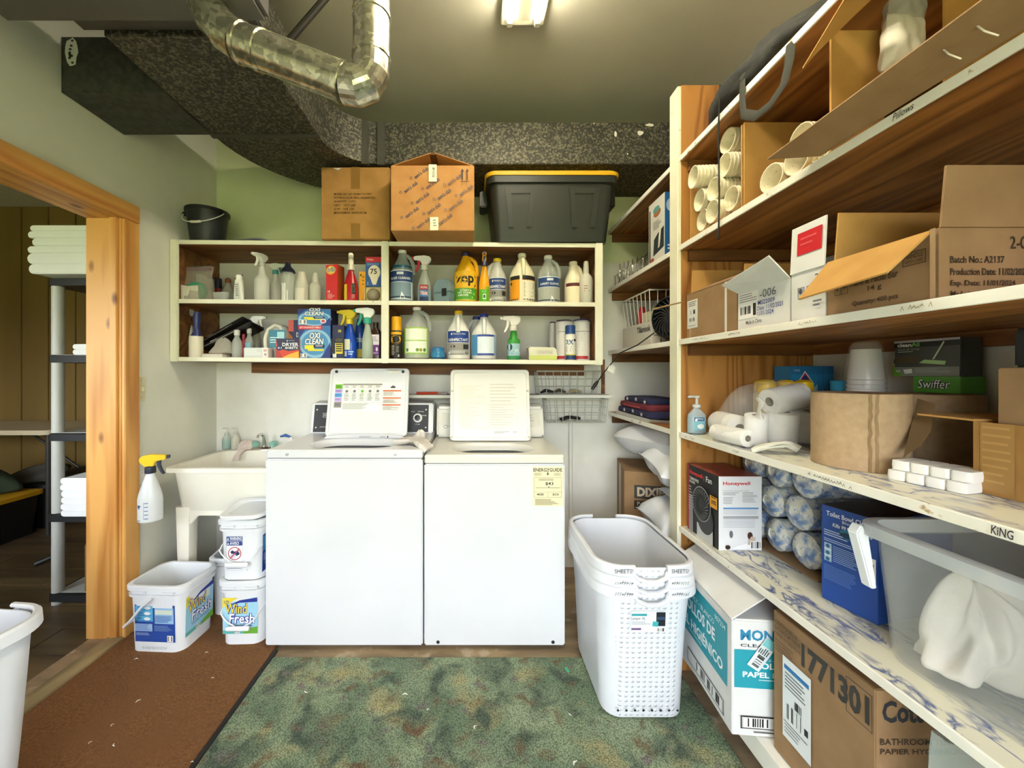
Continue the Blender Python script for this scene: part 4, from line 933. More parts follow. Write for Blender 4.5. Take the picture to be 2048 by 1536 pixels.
MB().loft([rrect(.69, .45, .05, .301), rrect(.69, .45, .05, .33), rrect(.64, .4, .05, .338)]).build('cover', flat('c9971c', .45), tt)
d = Decal(); d.rect(.20, .12, .27, .22, 'c8c6be'); d.poly([(.21, .15), (.26, .15), (.25, .19), (.22, .19)], '4a3026'); d.build('sticker', plane_map((0, -.199, 0), (1, 0, 0), (0, 0, 1)), tt)
o = MB().loft([rrect(.40, .34, .04, 0), rrect(.44, .38, .05, .33), rrect(.44, .38, .05, .35)]).build('black_bin', flat('121314', .55), bevel=.003); o.location = (-3.6, 3.285, 0); tag(o, 'plain black bin beside the tote under the folding table', 'bin')
cloth('clear_bag', 'crumpled clear plastic bag on the black bin', 'bag', '4a453c', .19, .16, .12, (-3.6, 3.285, .351), 0, 3)
cloth('green_tarpaulin', 'dark green folded tarpaulin heaped under the folding table', 'tarpaulin', '2f3a26', .30, .17, .30, (-3.78, 2.86, .339), 0, 6)
o = MB().tube([P3(72, 1128, 2.52), P3(108, 1112, 2.55)], [.016, .010], 8).build('dark_tool', flat('1b1a18', .5)); o.location.z += .0; tag(o, 'small dark tool lying on the plank floor', 'tool')
# ================================================================ things on the wall shelf
class ND:
    """label drawn in 0..1 coordinates of a panel w x h"""
    def __init__(s, w, h, v0=0., nu=1): s.d = Decal(); s.w, s.h, s.v0, s.nu = w, h, v0, nu
    def U(s, a): return (a-.5)*s.w
    def V(s, b): return s.v0+b*s.h
    def rect(s, a, b, c, e, col): s.d.rect(s.U(a), s.V(b), s.U(c), s.V(e), col, s.nu); return s
    def text(s, t, a, b, c, e, col, bold=0., shear=0., rot=0.): s.d.text(t, s.U(a), s.V(b), s.U(c), s.V(e), col, bold, shear, rot); return s
    def poly(s, pts, col): s.d.poly([(s.U(a), s.V(b)) for a, b in pts], col); return s
    def ell(s, a, b, ra, rb, col, n=18): s.d.ell(s.U(a), s.V(b), ra*s.w, rb*s.h, col, n); return s
    def ring(s, a, b, ra, rb, t, col): s.d.ring(s.U(a), s.V(b), ra*s.w, rb*s.h, t, col); return s
    def lines(s, a, b, c, e, n, col, fill=.4, j=.3, seed=1): s.d.lines(s.U(a), s.V(b), s.U(c), s.V(e), n, col, fill, j, seed); return s
    def bars(s, a, b, c, e, seed=1, n=12, bg='f2f2f0'): s.d.bars(s.U(a), s.V(b), s.U(c), s.V(e), '161616', n, seed, bg); return s
    def frame(s, a, b, c, e, t, col): s.d.frame(s.U(a), s.V(b), s.U(c), s.V(e), t, col); return s
def slot(x0, x1, yt, lev, Y):
    X = PX((x0+x1)/2, Y); z = cz(CL[lev], X)+.0012; return X, (x1-x0)*Y/F, PZ(yt, Y)-z, z
G_ = None
def jug(label, x0, x1, yt, lev, body, cap, handle='right', lbl=None, lv=(.03, .55), arc_=2.2, liquid=None, lf=.5, Y=2.215, R_=None, name='gallon_jug', group=None):
    X, w, H, z = slot(x0, x1, yt, lev, Y); Rr = R_ or w/2
    t = thing(name, label, 'jug', (X, Y, z), 0, group)
    MB().lathe([(Rr*.90, 0), (Rr*.985, .006), (Rr, .02), (Rr, H*.52), (Rr*.97, H*.58), (Rr*.80, H*.68), (Rr*.5, H*.80), (.024, H*.88), (.020, H*.90), (.020, H*.95)], 28).build('body', body, t)
    if liquid: MB().lathe([(Rr*.88, .004), (Rr*.965, .01), (Rr*.97, H*min(lf, .52)), (Rr*(.97 if lf <= .52 else .85), H*lf)], 24).build('liquid', liquid, t)
    a = {'right': 0, 'left': pi, 'front': -pi/2}[handle]
    pts = [(.012, H*.90), (Rr*.42, H*.885), (Rr*.74, H*.83), (Rr*.93, H*.72), (Rr*.97, H*.60), (Rr*.94, H*.54)]
    MB().tube([(p[0]*cos(a), p[0]*sin(a), p[1]) for p in pts], [.010, .011, .0115, .012, .012, .012], 10).build('handle', body, t)
    MB().lathe([(.0225, H*.925), (.0235, H*.93), (.0235, H*.985), (.021, H)], 20).build('cap', cap, t)
    if lbl:
        n = ND(Rr*arc_, H*(lv[1]-lv[0]), H*lv[0], 14); lbl(n); n.d.build('label', cyl_map(Rr*1.008), t)
    return t
clear = flat('dfe3dc', .12, alpha=.34); cloudy = flat('e2e2da', .3, alpha=.62); milk = flat('ecebe4', .35, alpha=.93); whitep = flat('efeee8', .35)
def club_label(word, bl='24427e', photo='8c8c86'):
    def f(n):
        n.rect(0, 0, 1, 1, 'f1f1ee'); n.rect(.02, .52, .98, .98, bl); n.poly([(.2, .86), (.245, .91), (.29, .86), (.245, .81)], 'f4f4f4'); n.text("Member's Mark", .32, .83, .8, .90, 'f4f4f4'); n.text(word, .08, .57, .92, .68, 'f6f6f6', .02)
        n.rect(.02, .02, .98, .5, photo); n.ell(.3, .36, .1, .06, '2b2b2b'); n.rect(.7, .25, .95, .44, '262626'); n.rect(.1, .08, .9, .2, 'b4b4ae'); n.bars(.76, .04, .96, .17, 3, 9); n.ell(.14, .1, .06, .05, 'e8e8e8')
    return f
def glass_label(word, photo1, photo2):
    def f(n):
        n.rect(0, 0, 1, 1, 'dfe6ea'); n.rect(.0, .60, 1, .97, '26457c'); n.rect(.38, .84, .62, .93, 'd6dde4'); n.text(word, .1, .68, .9, .76, 'f2f4f6', .02); n.lines(.3, .63, .7, .66, 1, 'b8c4d4')
        n.rect(.02, .03, .92, .58, photo1); n.lines(.05, .28, .88, .55, 7, photo2, .4, .1, 4); n.rect(.02, .06, .92, .1, '1f2f4a'); n.poly([(.5, .03), (.68, .03), (.62, .16), (.55, .26)], 'e9eef0')
    return f
# -- right bay, upper shelf
jug('gallon jug of blue glass cleaner with navy label on the upper shelf', 781, 828, 500, 1, flat('c9d4d4', .15, alpha=.42), whitep, 'right', glass_label('GLASS CLEANER', '7f97a6', '5a7688'), (.05, .58), 2.3, flat('2f6f8c', .2, alpha=.85), .68)
def windex(n): n.rect(0, 0, 1, 1, '3d6ea8'); n.rect(0, .72, 1, 1, 'a8242c'); n.ell(.15, .85, .14, .12, 'c8202c'); n.text('Windex', .1, .4, .95, .66, 'f0f0f0', .06, .1); n.text('Windex', .12, .42, .93, .64, 'd43038', 0, .1); n.rect(0, .0, 1, .3, '1c2f5c'); n.text('ORIGINAL', .1, .78, .9, .92, 'f0d8d8', .01)
X, w, H, z = slot(834, 864, 512, 1, 2.20)
n = ND(.05, .095, .005, 8); windex(n); n.d.items = n.d.items
t = spray_bottle('trigger_spray_bottle', 'clear spray bottle of blue cleaner with red trigger head beside the glass cleaner jug', (X, 2.20, z), H, .040, clear, flat('e8e6e4', .35), flat('c02832', .35), flat('d8d8d0', .35), 'taper', .7, pi, 1.15, flat('1c7f9c', .2, alpha=.9), .42, n.d, tip=flat('c02832', .35))
tbx = thing('plastic_case', 'small grey-blue plastic case with black latch between the bottles', 'case', (PX(889, 2.2), 2.2, cz(CL[1], PX(889, 2.2))+.001), R(-32))
MB().prism([(-.05, 0), (.05, 0), (.055, .058), (-.055, .058)], -.035, .035, 'Y').build('bin', flat('7d949c', .4), tbx, bevel=.004)
MB().prism([(-.056, .059), (.056, .059), (.052, .10), (.03, .132), (-.03, .132), (-.052, .10)], -.037, .037, 'Y').build('cover', flat('859ca4', .4), tbx, bevel=.004)
MB().box(.01, -.042, .035, .04, -.035, .078).build('latch', blackp, tbx, bevel=.002)
def zep(n):
    n.rect(0, 0, 1, .46, '4f9a2a'); n.rect(0, .44, 1, 1, 'f0b81c'); n.ell(.5, .66, .46, .31, '231e10', 26); n.ell(.48, .67, .43, .285, 'f6c826', 26); n.text('zep', .12, .50, .82, .84, '1e1a12', .03)
    n.text('STAIN &', .3, .33, .72, .39, 'f2f2e8', .01); n.text('PET STAIN', .22, .25, .72, .31, 'f2f2e8', .01); n.text('REMOVER', .22, .17, .6, .23, 'f2f2e8', .01); n.ell(.82, .25, .06, .05, '7cc24a'); n.ell(.75, .13, .04, .03, '8fce5a'); n.rect(.1, .05, .9, .07, 'c8d868'); n.rect(.0, 0, 1, .035, 'f0b81c')
jug('yellow jug with black oval logo and green lower label', 908, 955, 506, 1, flat('e9ae16', .35), flat('2c2450', .4), 'right', zep, (.02, .60), 2.3)
X, w, H, z = slot(958, 979, 508, 1, 2.19)
def zsp(n): n.rect(0, 0, 1, .6, '5fb52c'); n.rect(.35, .15, .65, .38, 'e8f0e0'); n.rect(.4, .19, .6, .34, '3a5a68'); n.lines(.3, .45, .7, .55, 2, 'd8f0b8'); n.poly([(0, .6), (1, .6), (1, .75), (.6, .66)], '5fb52c')
n = ND(.056, .12, .004, 10); zsp(n)
spray_bottle('trigger_spray_bottle', 'yellow and lime green spray bottle squeezed between jugs', (X, 2.19, z), H, .031, flat('f0a81c', .35), flat('f2b01e', .35), flat('2a2c50', .4), flat('2a2c50', .4), 'taper', .9, -pi/2, 1.0, None, .4, n.d)
jug('gallon jug of disinfectant with yellow cap between spray bottle and cream jug', 976, 1013, 518, 1, cloudy, flat('e8c828', .4), 'left', club_label('DISINFECTANT'), (.03, .55), 2.2, flat('dcdcd4', .3, alpha=.8), .5)
def trojan(n):
    n.rect(0, 0, .38, 1, 'efa018'); n.rect(.0, .84, .38, 1, '231c14'); n.rect(.46, 0, 1, 1, 'f0ead2'); n.rect(.46, .82, 1, 1, '231c14')
    for i in range(5): n.rect(.5+i*.09, .79, .55+i*.09, .82, 'efa018'); n.rect(.5+i*.09, .0, .55+i*.09, .035, '231c14'); n.rect(.02+i*.07, .0, .06+i*.07, .035, '231c14')
    n.lines(.5, .1, .95, .72, 11, '9a8f70', .35, .3, 3); n.frame(.46, 0, 1, .82, .0012, 'efa018'); n.text('4', .05, .6, .15, .75, '231c14', .02)
jug('cream gallon jug with orange and black label and front handle', 1019, 1069, 508, 1, flat('e9e2c2', .38), flat('ece7d0', .4), 'front', trojan, (.06, .52), 2.5)
jug('clear gallon jug of carpet cleaner with navy label', 1073, 1119, 512, 1, clear, whitep, 'right', glass_label('CARPET CLEANER', 'a9aca4', '7f857e'), (.02, .53), 2.2, flat('5a6a72', .2, alpha=.8), .58)
def maroon(n): n.rect(0, .0, 1, 1, 'f0e6c4'); n.rect(0, .72, 1, .86, '5c1c20'); n.lines(.1, .08, .85, .66, 10, 'a89a78', .35, .35, 2); n.lines(.1, .75, .9, .83, 1, 'c88a80')
jug('cream jug with maroon label band at the shelf end', 1129, 1164, 524, 1, flat('efe6c8', .38), flat('ebe4cc', .4), 'right', maroon, (.03, .56), 2.3, Y=2.24)
X, w, H, z = slot(1158, 1186, 523, 1, 2.19)
bt = thing('plastic_bottle', 'cloudy capless plastic bottle with faded writing at the shelf end', 'bottle', (X, 2.19, z))
MB().lathe([(.033, 0), (.037, .006), (.037, H*.55), (.033, H*.63), (.016, H*.72), (.014, H*.94), (.012, H)], 24).build('body', flat('d8d4c6', .35, alpha=.85), bt)
d = Decal(); d.lines(-.02, .06, .01, .10, 3, '8a4a3a', .3, .4, 2); d.build('writing', cyl_map(.0375), bt)
# -- right bay, lower shelf
def can(name, label, x0, x1, yt, lev, Y, body, cap, capf, lbl=None, group=None, lv=(.02, .98)):
    X, w, H, z = slot(x0, x1, yt, lev, Y); r = w/2; t = thing(name, label, 'can', (X, Y, z), 0, group); hb = H*(1-capf)
    MB().lathe([(r*.96, 0), (r, .004), (r, hb-.008), (r*.88, hb)], 24).build('can_body', body, t)
    MB().lathe([(r*.93, hb+.0005), (r*.93, H-.006), (r*.85, H)], 24).build('cap', cap, t)
    if lbl: n = ND(r*2.4, hb-.012, .004, 12); lbl(n); n.d.build('label', cyl_map(r*1.006), t)
    return t
def zcan(n): n.rect(0, 0, 1, 1, '1c1a18'); n.rect(0, .9, 1, 1, 'efb01c'); n.ell(.5, .72, .44, .2, 'efb01c', 24); n.ell(.5, .72, .39, .17, '1c1a18', 24); n.ell(.5, .72, .36, .15, 'f4c024', 24); n.text('zep', .25, .63, .78, .82, '1a1814', .03); n.lines(.2, .1, .45, .48, 8, 'c8c4b8', .4, .2, 3); n.text('2', .66, .06, .8, .14, 'f0f0f0', .02); n.lines(.55, .2, .8, .45, 5, '8a8678', .4, .3, 5)
can('aerosol_can', 'black aerosol can with yellow cap and oval logo', 782, 804, 634, 0, 2.18, flat('1c1a18', .35), flat('efb01c', .35), .33, zcan)
def green(n): n.rect(0, .0, .16, 1, '86b52e'); n.rect(.0, .0, 1, 1, '9cc43e'); n.rect(.1, .52, .94, .96, 'e9efd8'); n.rect(.1, .04, .94, .48, 'eef2e0'); n.lines(.13, .56, .9, .93, 9, 'b4bca0', .35, .25, 3); n.lines(.13, .28, .9, .45, 4, 'a8b090', .4, .3, 4)
def green2(n):
    green(n)
    for a, c in ((.2, '5a8a2e'), (.58, '7a9a3a'), (.7, 'a89a2c'), (.84, '4a8a3a')): n.ell(a, .14, .06, .07, c, 12)
jug('clear gallon jug of pale green cleaner with lime label', 808, 860, 613, 0, clear, whitep, 'right', green2, (.1, .58), 2.1, flat('c3d398', .2, alpha=.75), .60)
bj = thing('small_jar', 'short blue plastic jar with lid between two gallon jugs', 'jar', (PX(876, 2.19), 2.19, cz(CL[0], -.2)+.001))
MB().lathe([(.030, 0), (.042, .012), (.043, .030), (.033, .046)], 20).build('body', flat('3a86b4', .15, alpha=.85), bj); MB().lathe([(.034, .0465), (.035, .062), (.028, .068), (0, .069)], 20).build('cover', flat('2f78b0', .3), bj)
jug('white gallon jug of disinfectant with yellow cap and front handle', 894, 940, 622, 0, milk, flat('e6b81c', .4), 'front', club_label('DISINFECTANT', '1f3f8c', '9a948c'), (.08, .58), 2.2)
def bleach(n): n.rect(0, 0, 1, 1, '4f93c4'); n.rect(.28, .0, .84, 1, 'dfe8f0'); n.rect(.28, .9, .84, 1, '3a4a9c'); n.rect(.28, .0, .84, .1, '3a4a9c'); n.lines(.31, .14, .8, .86, 10, 'a9b8d8', .4, .2, 5); n.rect(.84, 0, 1, 1, 'a4bcd4')
jug('white gallon jug of bleach with blue cap and blue label', 943, 993, 628, 0, flat('e4e6e2', .35, alpha=.95), flat('2a3a8c', .4), 'front', bleach, (.09, .53), 2.5)
jug('second bleach jug with blue cap standing behind the first', 932, 974, 633, 0, flat('e4e6e2', .35, alpha=.95), flat('2a3a8c', .4), 'left', None, Y=2.40, R_=.055)
X, w, H, z = slot(1013, 1041, 632, 0, 2.2)
def grn(n): n.rect(0, .0, 1, 1, '3f9a3c'); n.rect(0, .14, 1, .8, '9fc4cc'); n.rect(0, 0, 1, .18, '2a8a4a'); n.poly([(0, .86), (1, 1.), (1, .9), (.4, .55), (0, .5)], '3a9636'); n.ell(.2, .62, .2, .18, '2a3238'); n.lines(.1, .22, .5, .4, 3, '3a5058', .4, .3, 1); n.lines(.55, .3, .9, .5, 3, 'e8f0f0', .4, .3, 2)
n = ND(.085, .11, .004, 10); grn(n)
spray_bottle('trigger_spray_bottle', 'green spray bottle with white trigger head standing alone', (X, 2.2, z), H, .037, flat('2f8a30', .3), flat('ece6da', .35), None, flat('e6e0d4', .4), 'round', .75, pi, 1.2, None, .4, n.d)
pk = thing('sponge_pack', 'flat cream and lime wrapped pack lying on the shelf', 'pack', (PX(1084, 2.2), 2.2, cz(CL[0], .38)+.001))
MB().prism([(-.08, 0), (.075, 0), (.078, .028), (.07, .07), (-.082, .075), (-.078, .03)], -.045, .045, 'Y', 0).build('pack', noisy('pack_wrap', 'd9d6bc', 'e6e2ca', 12, .3, .7, rough=.6), pk, bevel=.006)
d = Decal(); d.rect(-.077, .002, .074, .027, 'c9d268'); d.text('ONION', -.03, .038, .045, .05, '8a8264', 0); d.frame(-.035, .034, .05, .054, .001, '9a9478'); d.build('print', plane_map((0, -.045, 0), (1, 0, 0), (0, 0, 1)), pk)
def wht(band): return lambda n: (n.rect(0, 0, 1, 1, 'e6e2dc'), n.rect(.0, .03, .75, .11, 'c03238'), n.lines(.12, .82, .8, .9, 2, band, .5, .3, 6), n.lines(.15, .2, .6, .6, 6, 'a8a29a', .35, .4, 2), n.rect(.1, .74, .85, .755, '8a8a90'), n.lines(.1, .66, .6, .7, 1, '7a6a60'))
can('paper_canister', 'white canister with dark cap half hidden behind two others', 1099, 1111, 644, 0, 2.36, flat('e2dedc', .4), flat('3a3450', .4), .03)
can('paper_canister', 'white canister with red base band behind the blue-capped spray can', 1111, 1145, 641, 0, 2.27, flat('e6e2dc', .4), flat('4a3a5a', .4), .03, wht('b86a5a'))
can('paper_canister', 'white canister with red base band at the shelf end panel', 1145, 1179, 640, 0, 2.27, flat('e8e2de', .4), flat('3a3a6a', .4), .03, wht('3a4a86'))
def tx(n): n.rect(0, 0, 1, 1, 'e6e4da'); n.rect(0, 0, 1, .18, '24406c'); n.rect(0, .18, 1, .22, 'd8d03a'); n.text('2X', .05, .62, .65, .82, '2a5a8c', .03); n.lines(.1, .3, .5, .55, 3, '2a2a2a', .5, .2, 1); n.ell(.78, .8, .12, .06, '222222', 10)
can('aerosol_can', 'slim paint aerosol can with navy cap before white canisters', 1130, 1151, 651, 0, 2.175, flat('e6e4da', .35), flat('24467e', .4), .25, tx)
# -- left bay, upper shelf
X, w, H, z = slot(509, 539, 508, 1, 2.2)
spray_bottle('trigger_spray_bottle', 'empty clear spray bottle with slim white trigger head', (X, 2.2, z), H, .041, cloudy, whitep, whitep, cloudy, 'shoulder', .8, -2.0, 1.0)
X, w, H, z = slot(541, 561, 527, 1, 2.28)
spray_bottle('trigger_spray_bottle', 'clear spray bottle with teal collar behind its neighbours', (X, 2.28, z), H, .033, cloudy, flat('d8dcd2', .35), flat('1f6a58', .4), flat('2a8a8a', .4), 'shoulder', .85, .4, .9)
X, w, H, z = slot(564, 588, 524, 1, 2.19)
cb = thing('clear_bottle', 'clear bottle with navy flared cap and white strip label', 'bottle', (X, 2.19, z))
MB().lathe([(.032, 0), (.036, .006), (.036, H*.68), (.03, H*.74)], 22).build('body', clear, cb); MB().lathe([(.030, H*.72), (.040, H*.74), (.034, H*.80), (.016, H*.88), (.012, H*.98), (0, H)], 20, c=(0, 0, 0)).build('cap', flat('1b2238', .4), cb)
d = Decal(); d.rect(-.022, .004, .004, .10, 'e4e2da', 6); d.lines(-.018, .03, .0, .095, 7, '5a5a58', .4, .3, 2); d.rect(.01, .004, .015, .06, 'f0f0ee'); d.build('label', cyl_map(.0365), cb)
X, w, H, z = slot(590, 617, 545, 1, 2.2)
ib = thing('open_bottle', 'capless white bottle with orange printed label', 'bottle', (X, 2.2, z))
MB().lathe([(.034, 0), (.037, .006), (.037, H*.52), (.030, H*.70), (.024, H*.84), (.022, H), (.019, H), (.02, H*.85), (.028, H*.68), (.034, H*.5), (.034, .01)], 22).build('body', flat('d2cfc0', .35, alpha=.88), ib)
d = Decal(); d.rect(-.03, .006, .028, .075, 'dcd6c6', 8); d.lines(-.024, .058, .012, .07, 2, 'b8886a', .6, .3, 5); d.lines(-.024, .034, .012, .044, 1, 'b86a4a', .8, .2, 6); d.lines(-.024, .01, .02, .026, 3, '9a9284', .4, .3, 1); d.build('label', cyl_map(.0375), ib)
X, w, H, z = slot(619, 642, 545, 1, 2.22)
sb = thing('squeeze_bottle', 'cloudy squeeze bottle with domed top beside the red box', 'bottle', (X, 2.22, z)); MB().lathe([(.030, 0), (.033, .006), (.033, H*.5), (.028, H*.6), (.019, H*.66), (.018, H*.9), (.011, H*.98), (0, H)], 22).build('body', flat('ccccba', .35, alpha=.8), sb)
X, w, H, z = slot(468, 488, 550, 1, 2.17)
tu = thing('lotion_tube', 'white squeeze tube standing on end with grey print', 'tube', (X, 2.17, z)); MB().loft([rrect(.058, .012, .005, 0, 4), rrect(.05, .03, .014, H*.5, 4), rrect(.042, .036, .017, H*.80, 4)]).build('body', flat('e9e8e2', .4), tu); MB().lathe([(.016, H*.805), (.016, H*.97), (.012, H)], 16).build('cap', flat('f0efe9', .4), tu)
d = Decal(); d.rect(-.012, .012, .010, .10, 'cfcfc6'); d.lines(-.01, .02, .008, .09, 6, '6a6a62', .4, .3, 3); d.build('label', lambda u, v, h: Vector((u, -.010-v*.07-h-.002, v)), tu)
def bag(name, label, X, Y, z, w, d_, h, c, alpha, strip=None, seed=1, rz=0.):
    t = thing(name, label, 'bag', (X, Y, z), rz); rg = random.Random(seed); ph = [rg.uniform(0, 6) for _ in range(6)]; loops = []
    for j in range(10):
        v = j/9; k = (1-.85*max(0, v-.45)/.55*1.0); dd = max(.06, 1-1.0*max(0, v-.15)/.85)
        loops.append([(w/2*(.92+.08*sin(5*v+ph[0]))*cos(a)*(1+.05*sin(6*a+ph[1]+5*v)), d_/2*dd*sin(a)*(1+.1*sin(4*a+ph[2]+7*v)), h*v*(1+.03*sin(3*a+ph[3]))) for a in [2*pi*i/26 for i in range(26)]])
    MB().loft(loops).build('film', flat(c, .15, alpha=alpha), t, smooth=60)
    if strip: MB().box(-w*.42, -.003, h*.90, w*.42, .003, h*.97).build('zip_strip', flat(strip, .4), t)
    return t
X = PX(390, 2.2); z = cz(CL[1], X)+.001
bag('zip_bag', 'clear zip bag with purple strip holding green and white items', X, 2.215, z, .20, .10, .20, 'b9b3a4', .38, '7a3a5c', 3)
o = MB().loft([[(p[0], p[1]*.0+yy, p[1]) for p in rrect(.11, .10, .045, 0, 6)] for yy in (0, .03)]).build('green_pouch', flat('2f9a72', .4), None, bevel=.004); o.location = (PX(394, 2.2), 2.185, z+.058); tag(o, 'turquoise green pouch inside the clear zip bag', 'pouch')
for i, (dx, a) in enumerate(((-.055, .18), (.0, -.06))):
    o = MB().box(-.03, 0, 0, .03, .006, .085).build('paper_packet', flat('d9d6c4', .8), None, bevel=.001); o.location = (PX(392, 2.2)+dx, 2.165+i*.012, z+.001); o.rotation_euler = (0, a, 0); tag(o, ('cream paper packet leaning at the left of the green pouch', 'cream paper packet in front of the green pouch')[i], 'packet')
for i, (dx, lab) in enumerate(((-.055, 'white card propped against the shelf side, left of two'), (.0, 'white card propped against the shelf side, right of two'))):
    o = MB().box(-.03, 0, 0, .03, .0015, .17).build('printed_card', flat('cfc8b4', .7), None); o.location = (-1.585+dx*.3, 2.36-i*.09, z); o.rotation_euler = (0, 0, R(62)); tag(o, lab, 'card')
rb = thing('red_flashlight', 'dark red cylinder standing behind the zip bag', 'flashlight', (PX(432, 2.38), 2.40, z)); MB().lathe([(.018, 0), (.018, .11), (.014, .12)], 16).build('barrel', flat('7a1c20', .35), rb); MB().lathe([(.02, .1205), (.02, .175), (.016, .18)], 16).build('head', flat('23263a', .4), rb)
tr_ = thing('clear_tub', 'low clear plastic tub holding a blue scrubber', 'tub', (PX(450, 2.25), 2.25, z)); MB().loft([rrect(.085, .09, .015, 0, 4), rrect(.10, .10, .015, .055, 4), rrect(.094, .094, .013, .055, 4), rrect(.08, .085, .013, .003, 4)]).build('wall', flat('c9ccc4', .15, alpha=.4), tr_)
cloth('blue_scrubber', 'bright blue crumpled scrubber inside the clear tub', 'scrubber', '3a78b8', .034, .032, .035, (PX(450, 2.25), 2.25, z+.004), 0, 4)
fb = thing('small_flask', 'small clear flask with brown cap standing behind the tub', 'bottle', (PX(452, 2.36), 2.38, z)); MB().lathe([(.036, 0), (.038, .005), (.036, .09), (.02, .125), (.015, .13), (.015, .145)], 18).build('body', flat('c8c6b8', .15, alpha=.55), fb); MB().lathe([(.017, .146), (.017, .168), (.01, .175), (0, .178)], 14).build('cap', flat('8a4a24', .4), fb)
o = MB().prism([(0, 0), (.012, 0), (.016, .10), (.055, .125), (.054, .135), (.008, .115)], -.002, .002, 'Y').build('zip_strip', flat('7a4a60', .4)); o.location = (PX(463, 2.3), 2.32, z+.05); tag(o, 'bent mauve plastic strip standing behind the white tube', 'strip')
def carton(name, label, x0, x1, yt, lev, Yf, dep, faces, fn=None, sidefn=None, rz=0., cat='box', base=None, group=None, bevel=.0015):
    X, w, H, z = slot(x0, x1, yt, lev, Yf)
    if base: z = base; H = PZ(yt, Yf)-z
    t = thing(name, label, cat, (X, Yf+dep/2, z), rz, group)
    MB().box(-w/2, -dep/2, 0, w/2, dep/2, H, [0, 1, 2, 3, 4, 3] if len(faces) > 3 else 0).build('carton', [flat(c, .5) for c in faces], t, bevel=bevel)
    if fn: n = ND(w, H); fn(n); n.d.build('front_print', plane_map((0, -dep/2, 0), (1, 0, 0), (0, 0, 1)), t)
    if sidefn: n = ND(dep, H); sidefn(n); n.d.build('side_print', plane_map((w/2, 0, 0), (0, 1, 0), (0, 0, 1)), t)
    return t, w, H
def brillo(n): n.ell(.45, .85, .42, .12, 'f2b03a'); n.ell(.45, .86, .34, .09, 'f6d878'); n.text('Brillo', .1, .80, .9, .93, '20305c', .05, .1, .1); n.text('Brillo', .11, .805, .89, .925, 'd8d4c8', .0, .1, .1); n.text('18', .18, .25, .38, .31, 'f6e8e4', .02); n.lines(.18, .08, .8, .22, 6, 'f0b8b0', .4, .4, 2); n.rect(0, 0, 1, .045, 'e08a2a')
carton('scouring_pad_box', 'red box of scouring pads with orange burst', 653, 679, 529, 1, 2.17, .07, ['d8262c', '8a2a1c', 'd8262c', 'a84a1c', 'd8262c'], brillo, rz=R(-14))
X, w, H, z = slot(687, 717, 511, 1, 2.18)
def redsp(n): n.rect(.0, .06, .3, .78, 'd8c42a'); n.rect(.66, .34, 1, .82, '2a2018'); n.lines(.68, .4, .96, .74, 5, 'c8b448', .45, .3, 2); n.lines(.68, .1, .96, .3, 3, 'c89a90', .4, .3, 3)
n = ND(.07, .12, .002, 10); redsp(n)
spray_bottle('trigger_spray_bottle', 'red spray bottle with white head and yellow label stripe', (X, 2.18, z), H, .040, flat('b8202a', .25), flat('e9e4d4', .35), None, None, 'taper', .75, -pi/2+.3, 1.2, None, .4, n.d)
carton('yellow_carton', 'narrow yellow carton beside the red spray bottle', 718, 731, 543, 1, 2.19, .05, ['e8a41c', 'c88a14', 'e8a41c', 'c88a14', 'e8a41c'], lambda n: (n.rect(.2, .85, .4, .92, '3a3018'), n.lines(.5, .5, .8, .85, 3, '8a6a18', .4, .2, 1), n.ring(.7, .06, .2, .05, .002, '8a3018')))
def bulb(n): n.rect(0, .82, 1, 1, 'cc2a34'); n.text('Philips', .1, .87, .5, .94, 'f0dcd8', .01); n.lines(.1, .70, .9, .78, 2, '9ab4d8', .4, .1, 1); n.ell(.55, .48, .38, .24, 'ece2c8', 24); n.poly([(.28, .32), (.82, .32), (.66, .06), (.46, .06)], 'ece2c8'); n.text('75', .3, .42, .72, .6, '2a2420', .02); n.text('2', .1, .06, .18, .14, 'd8e0f0')
X, w, H, z = slot(731, 764, 565, 1, 2.20)
bb = thing('bulb_carton', 'cream open carton showing a round frosted light bulb', 'light bulb', (X, 2.20, z)); MB().box(-w/2, .0, 0, w/2, .09, .09).box(-w/2, -.03, 0, w/2, 0, .006).box(-w/2, -.03, .0, -w/2+.004, 0, .085).box(w/2-.004, -.03, 0, w/2, 0, .085).build('carton', flat('d8c48c', .6), bb, bevel=.001)
MB().lathe([(.0, -.037)]+[(.037*cos(a), .037*sin(a)) for a in [(-pi/2)+pi*i/12 for i in range(1, 12)]]+[(0, .037)], 22, c=(0, -.006, .044)).build('bulb', flat('9a9078', .08), bb)
carton('bulb_box', 'blue and red light bulb box with large bulb picture', 731, 763, 514, 1, 2.185, .085, ['2f5a9a', '2f5a9a', '2f5a9a', '2f5a9a', '2f5a9a'], bulb, base=z+.0905)
# -- left bay, lower shelf
X, w, H, z = slot(368, 388, 618, 0, 2.25)
spray_bottle('trigger_spray_bottle', 'frosted spray bottle with grey head behind the lint roller', (X, 2.25, z), H, .034, flat('cfd2c6', .35, alpha=.85), flat('b8b8b0', .3, alpha=.8), None, flat('1c1c20', .4), 'taper', .85, pi-.4, 1.0)
X, w, H, z = slot(380, 405, 624, 0, 2.16)
lr = thing('lint_roller', 'lint roller standing upright with blue handle and cream sheet roll', 'lint roller', (X, 2.16, z)); MB().lathe([(.033, 0), (.0335, .003), (.0335, .113), (.032, .116), (.014, .116), (.014, .0)], 24).build('sheet_roll', flat('e3dcc8', .7), lr)
MB().tube([(0, 0, .1165), (.004, 0, .14), (.002, 0, .17), (.004, 0, .21), (.006, 0, H)], [.027, .017, .015, .018, .015], 14).build('handle', flat('2a3268', .35), lr)
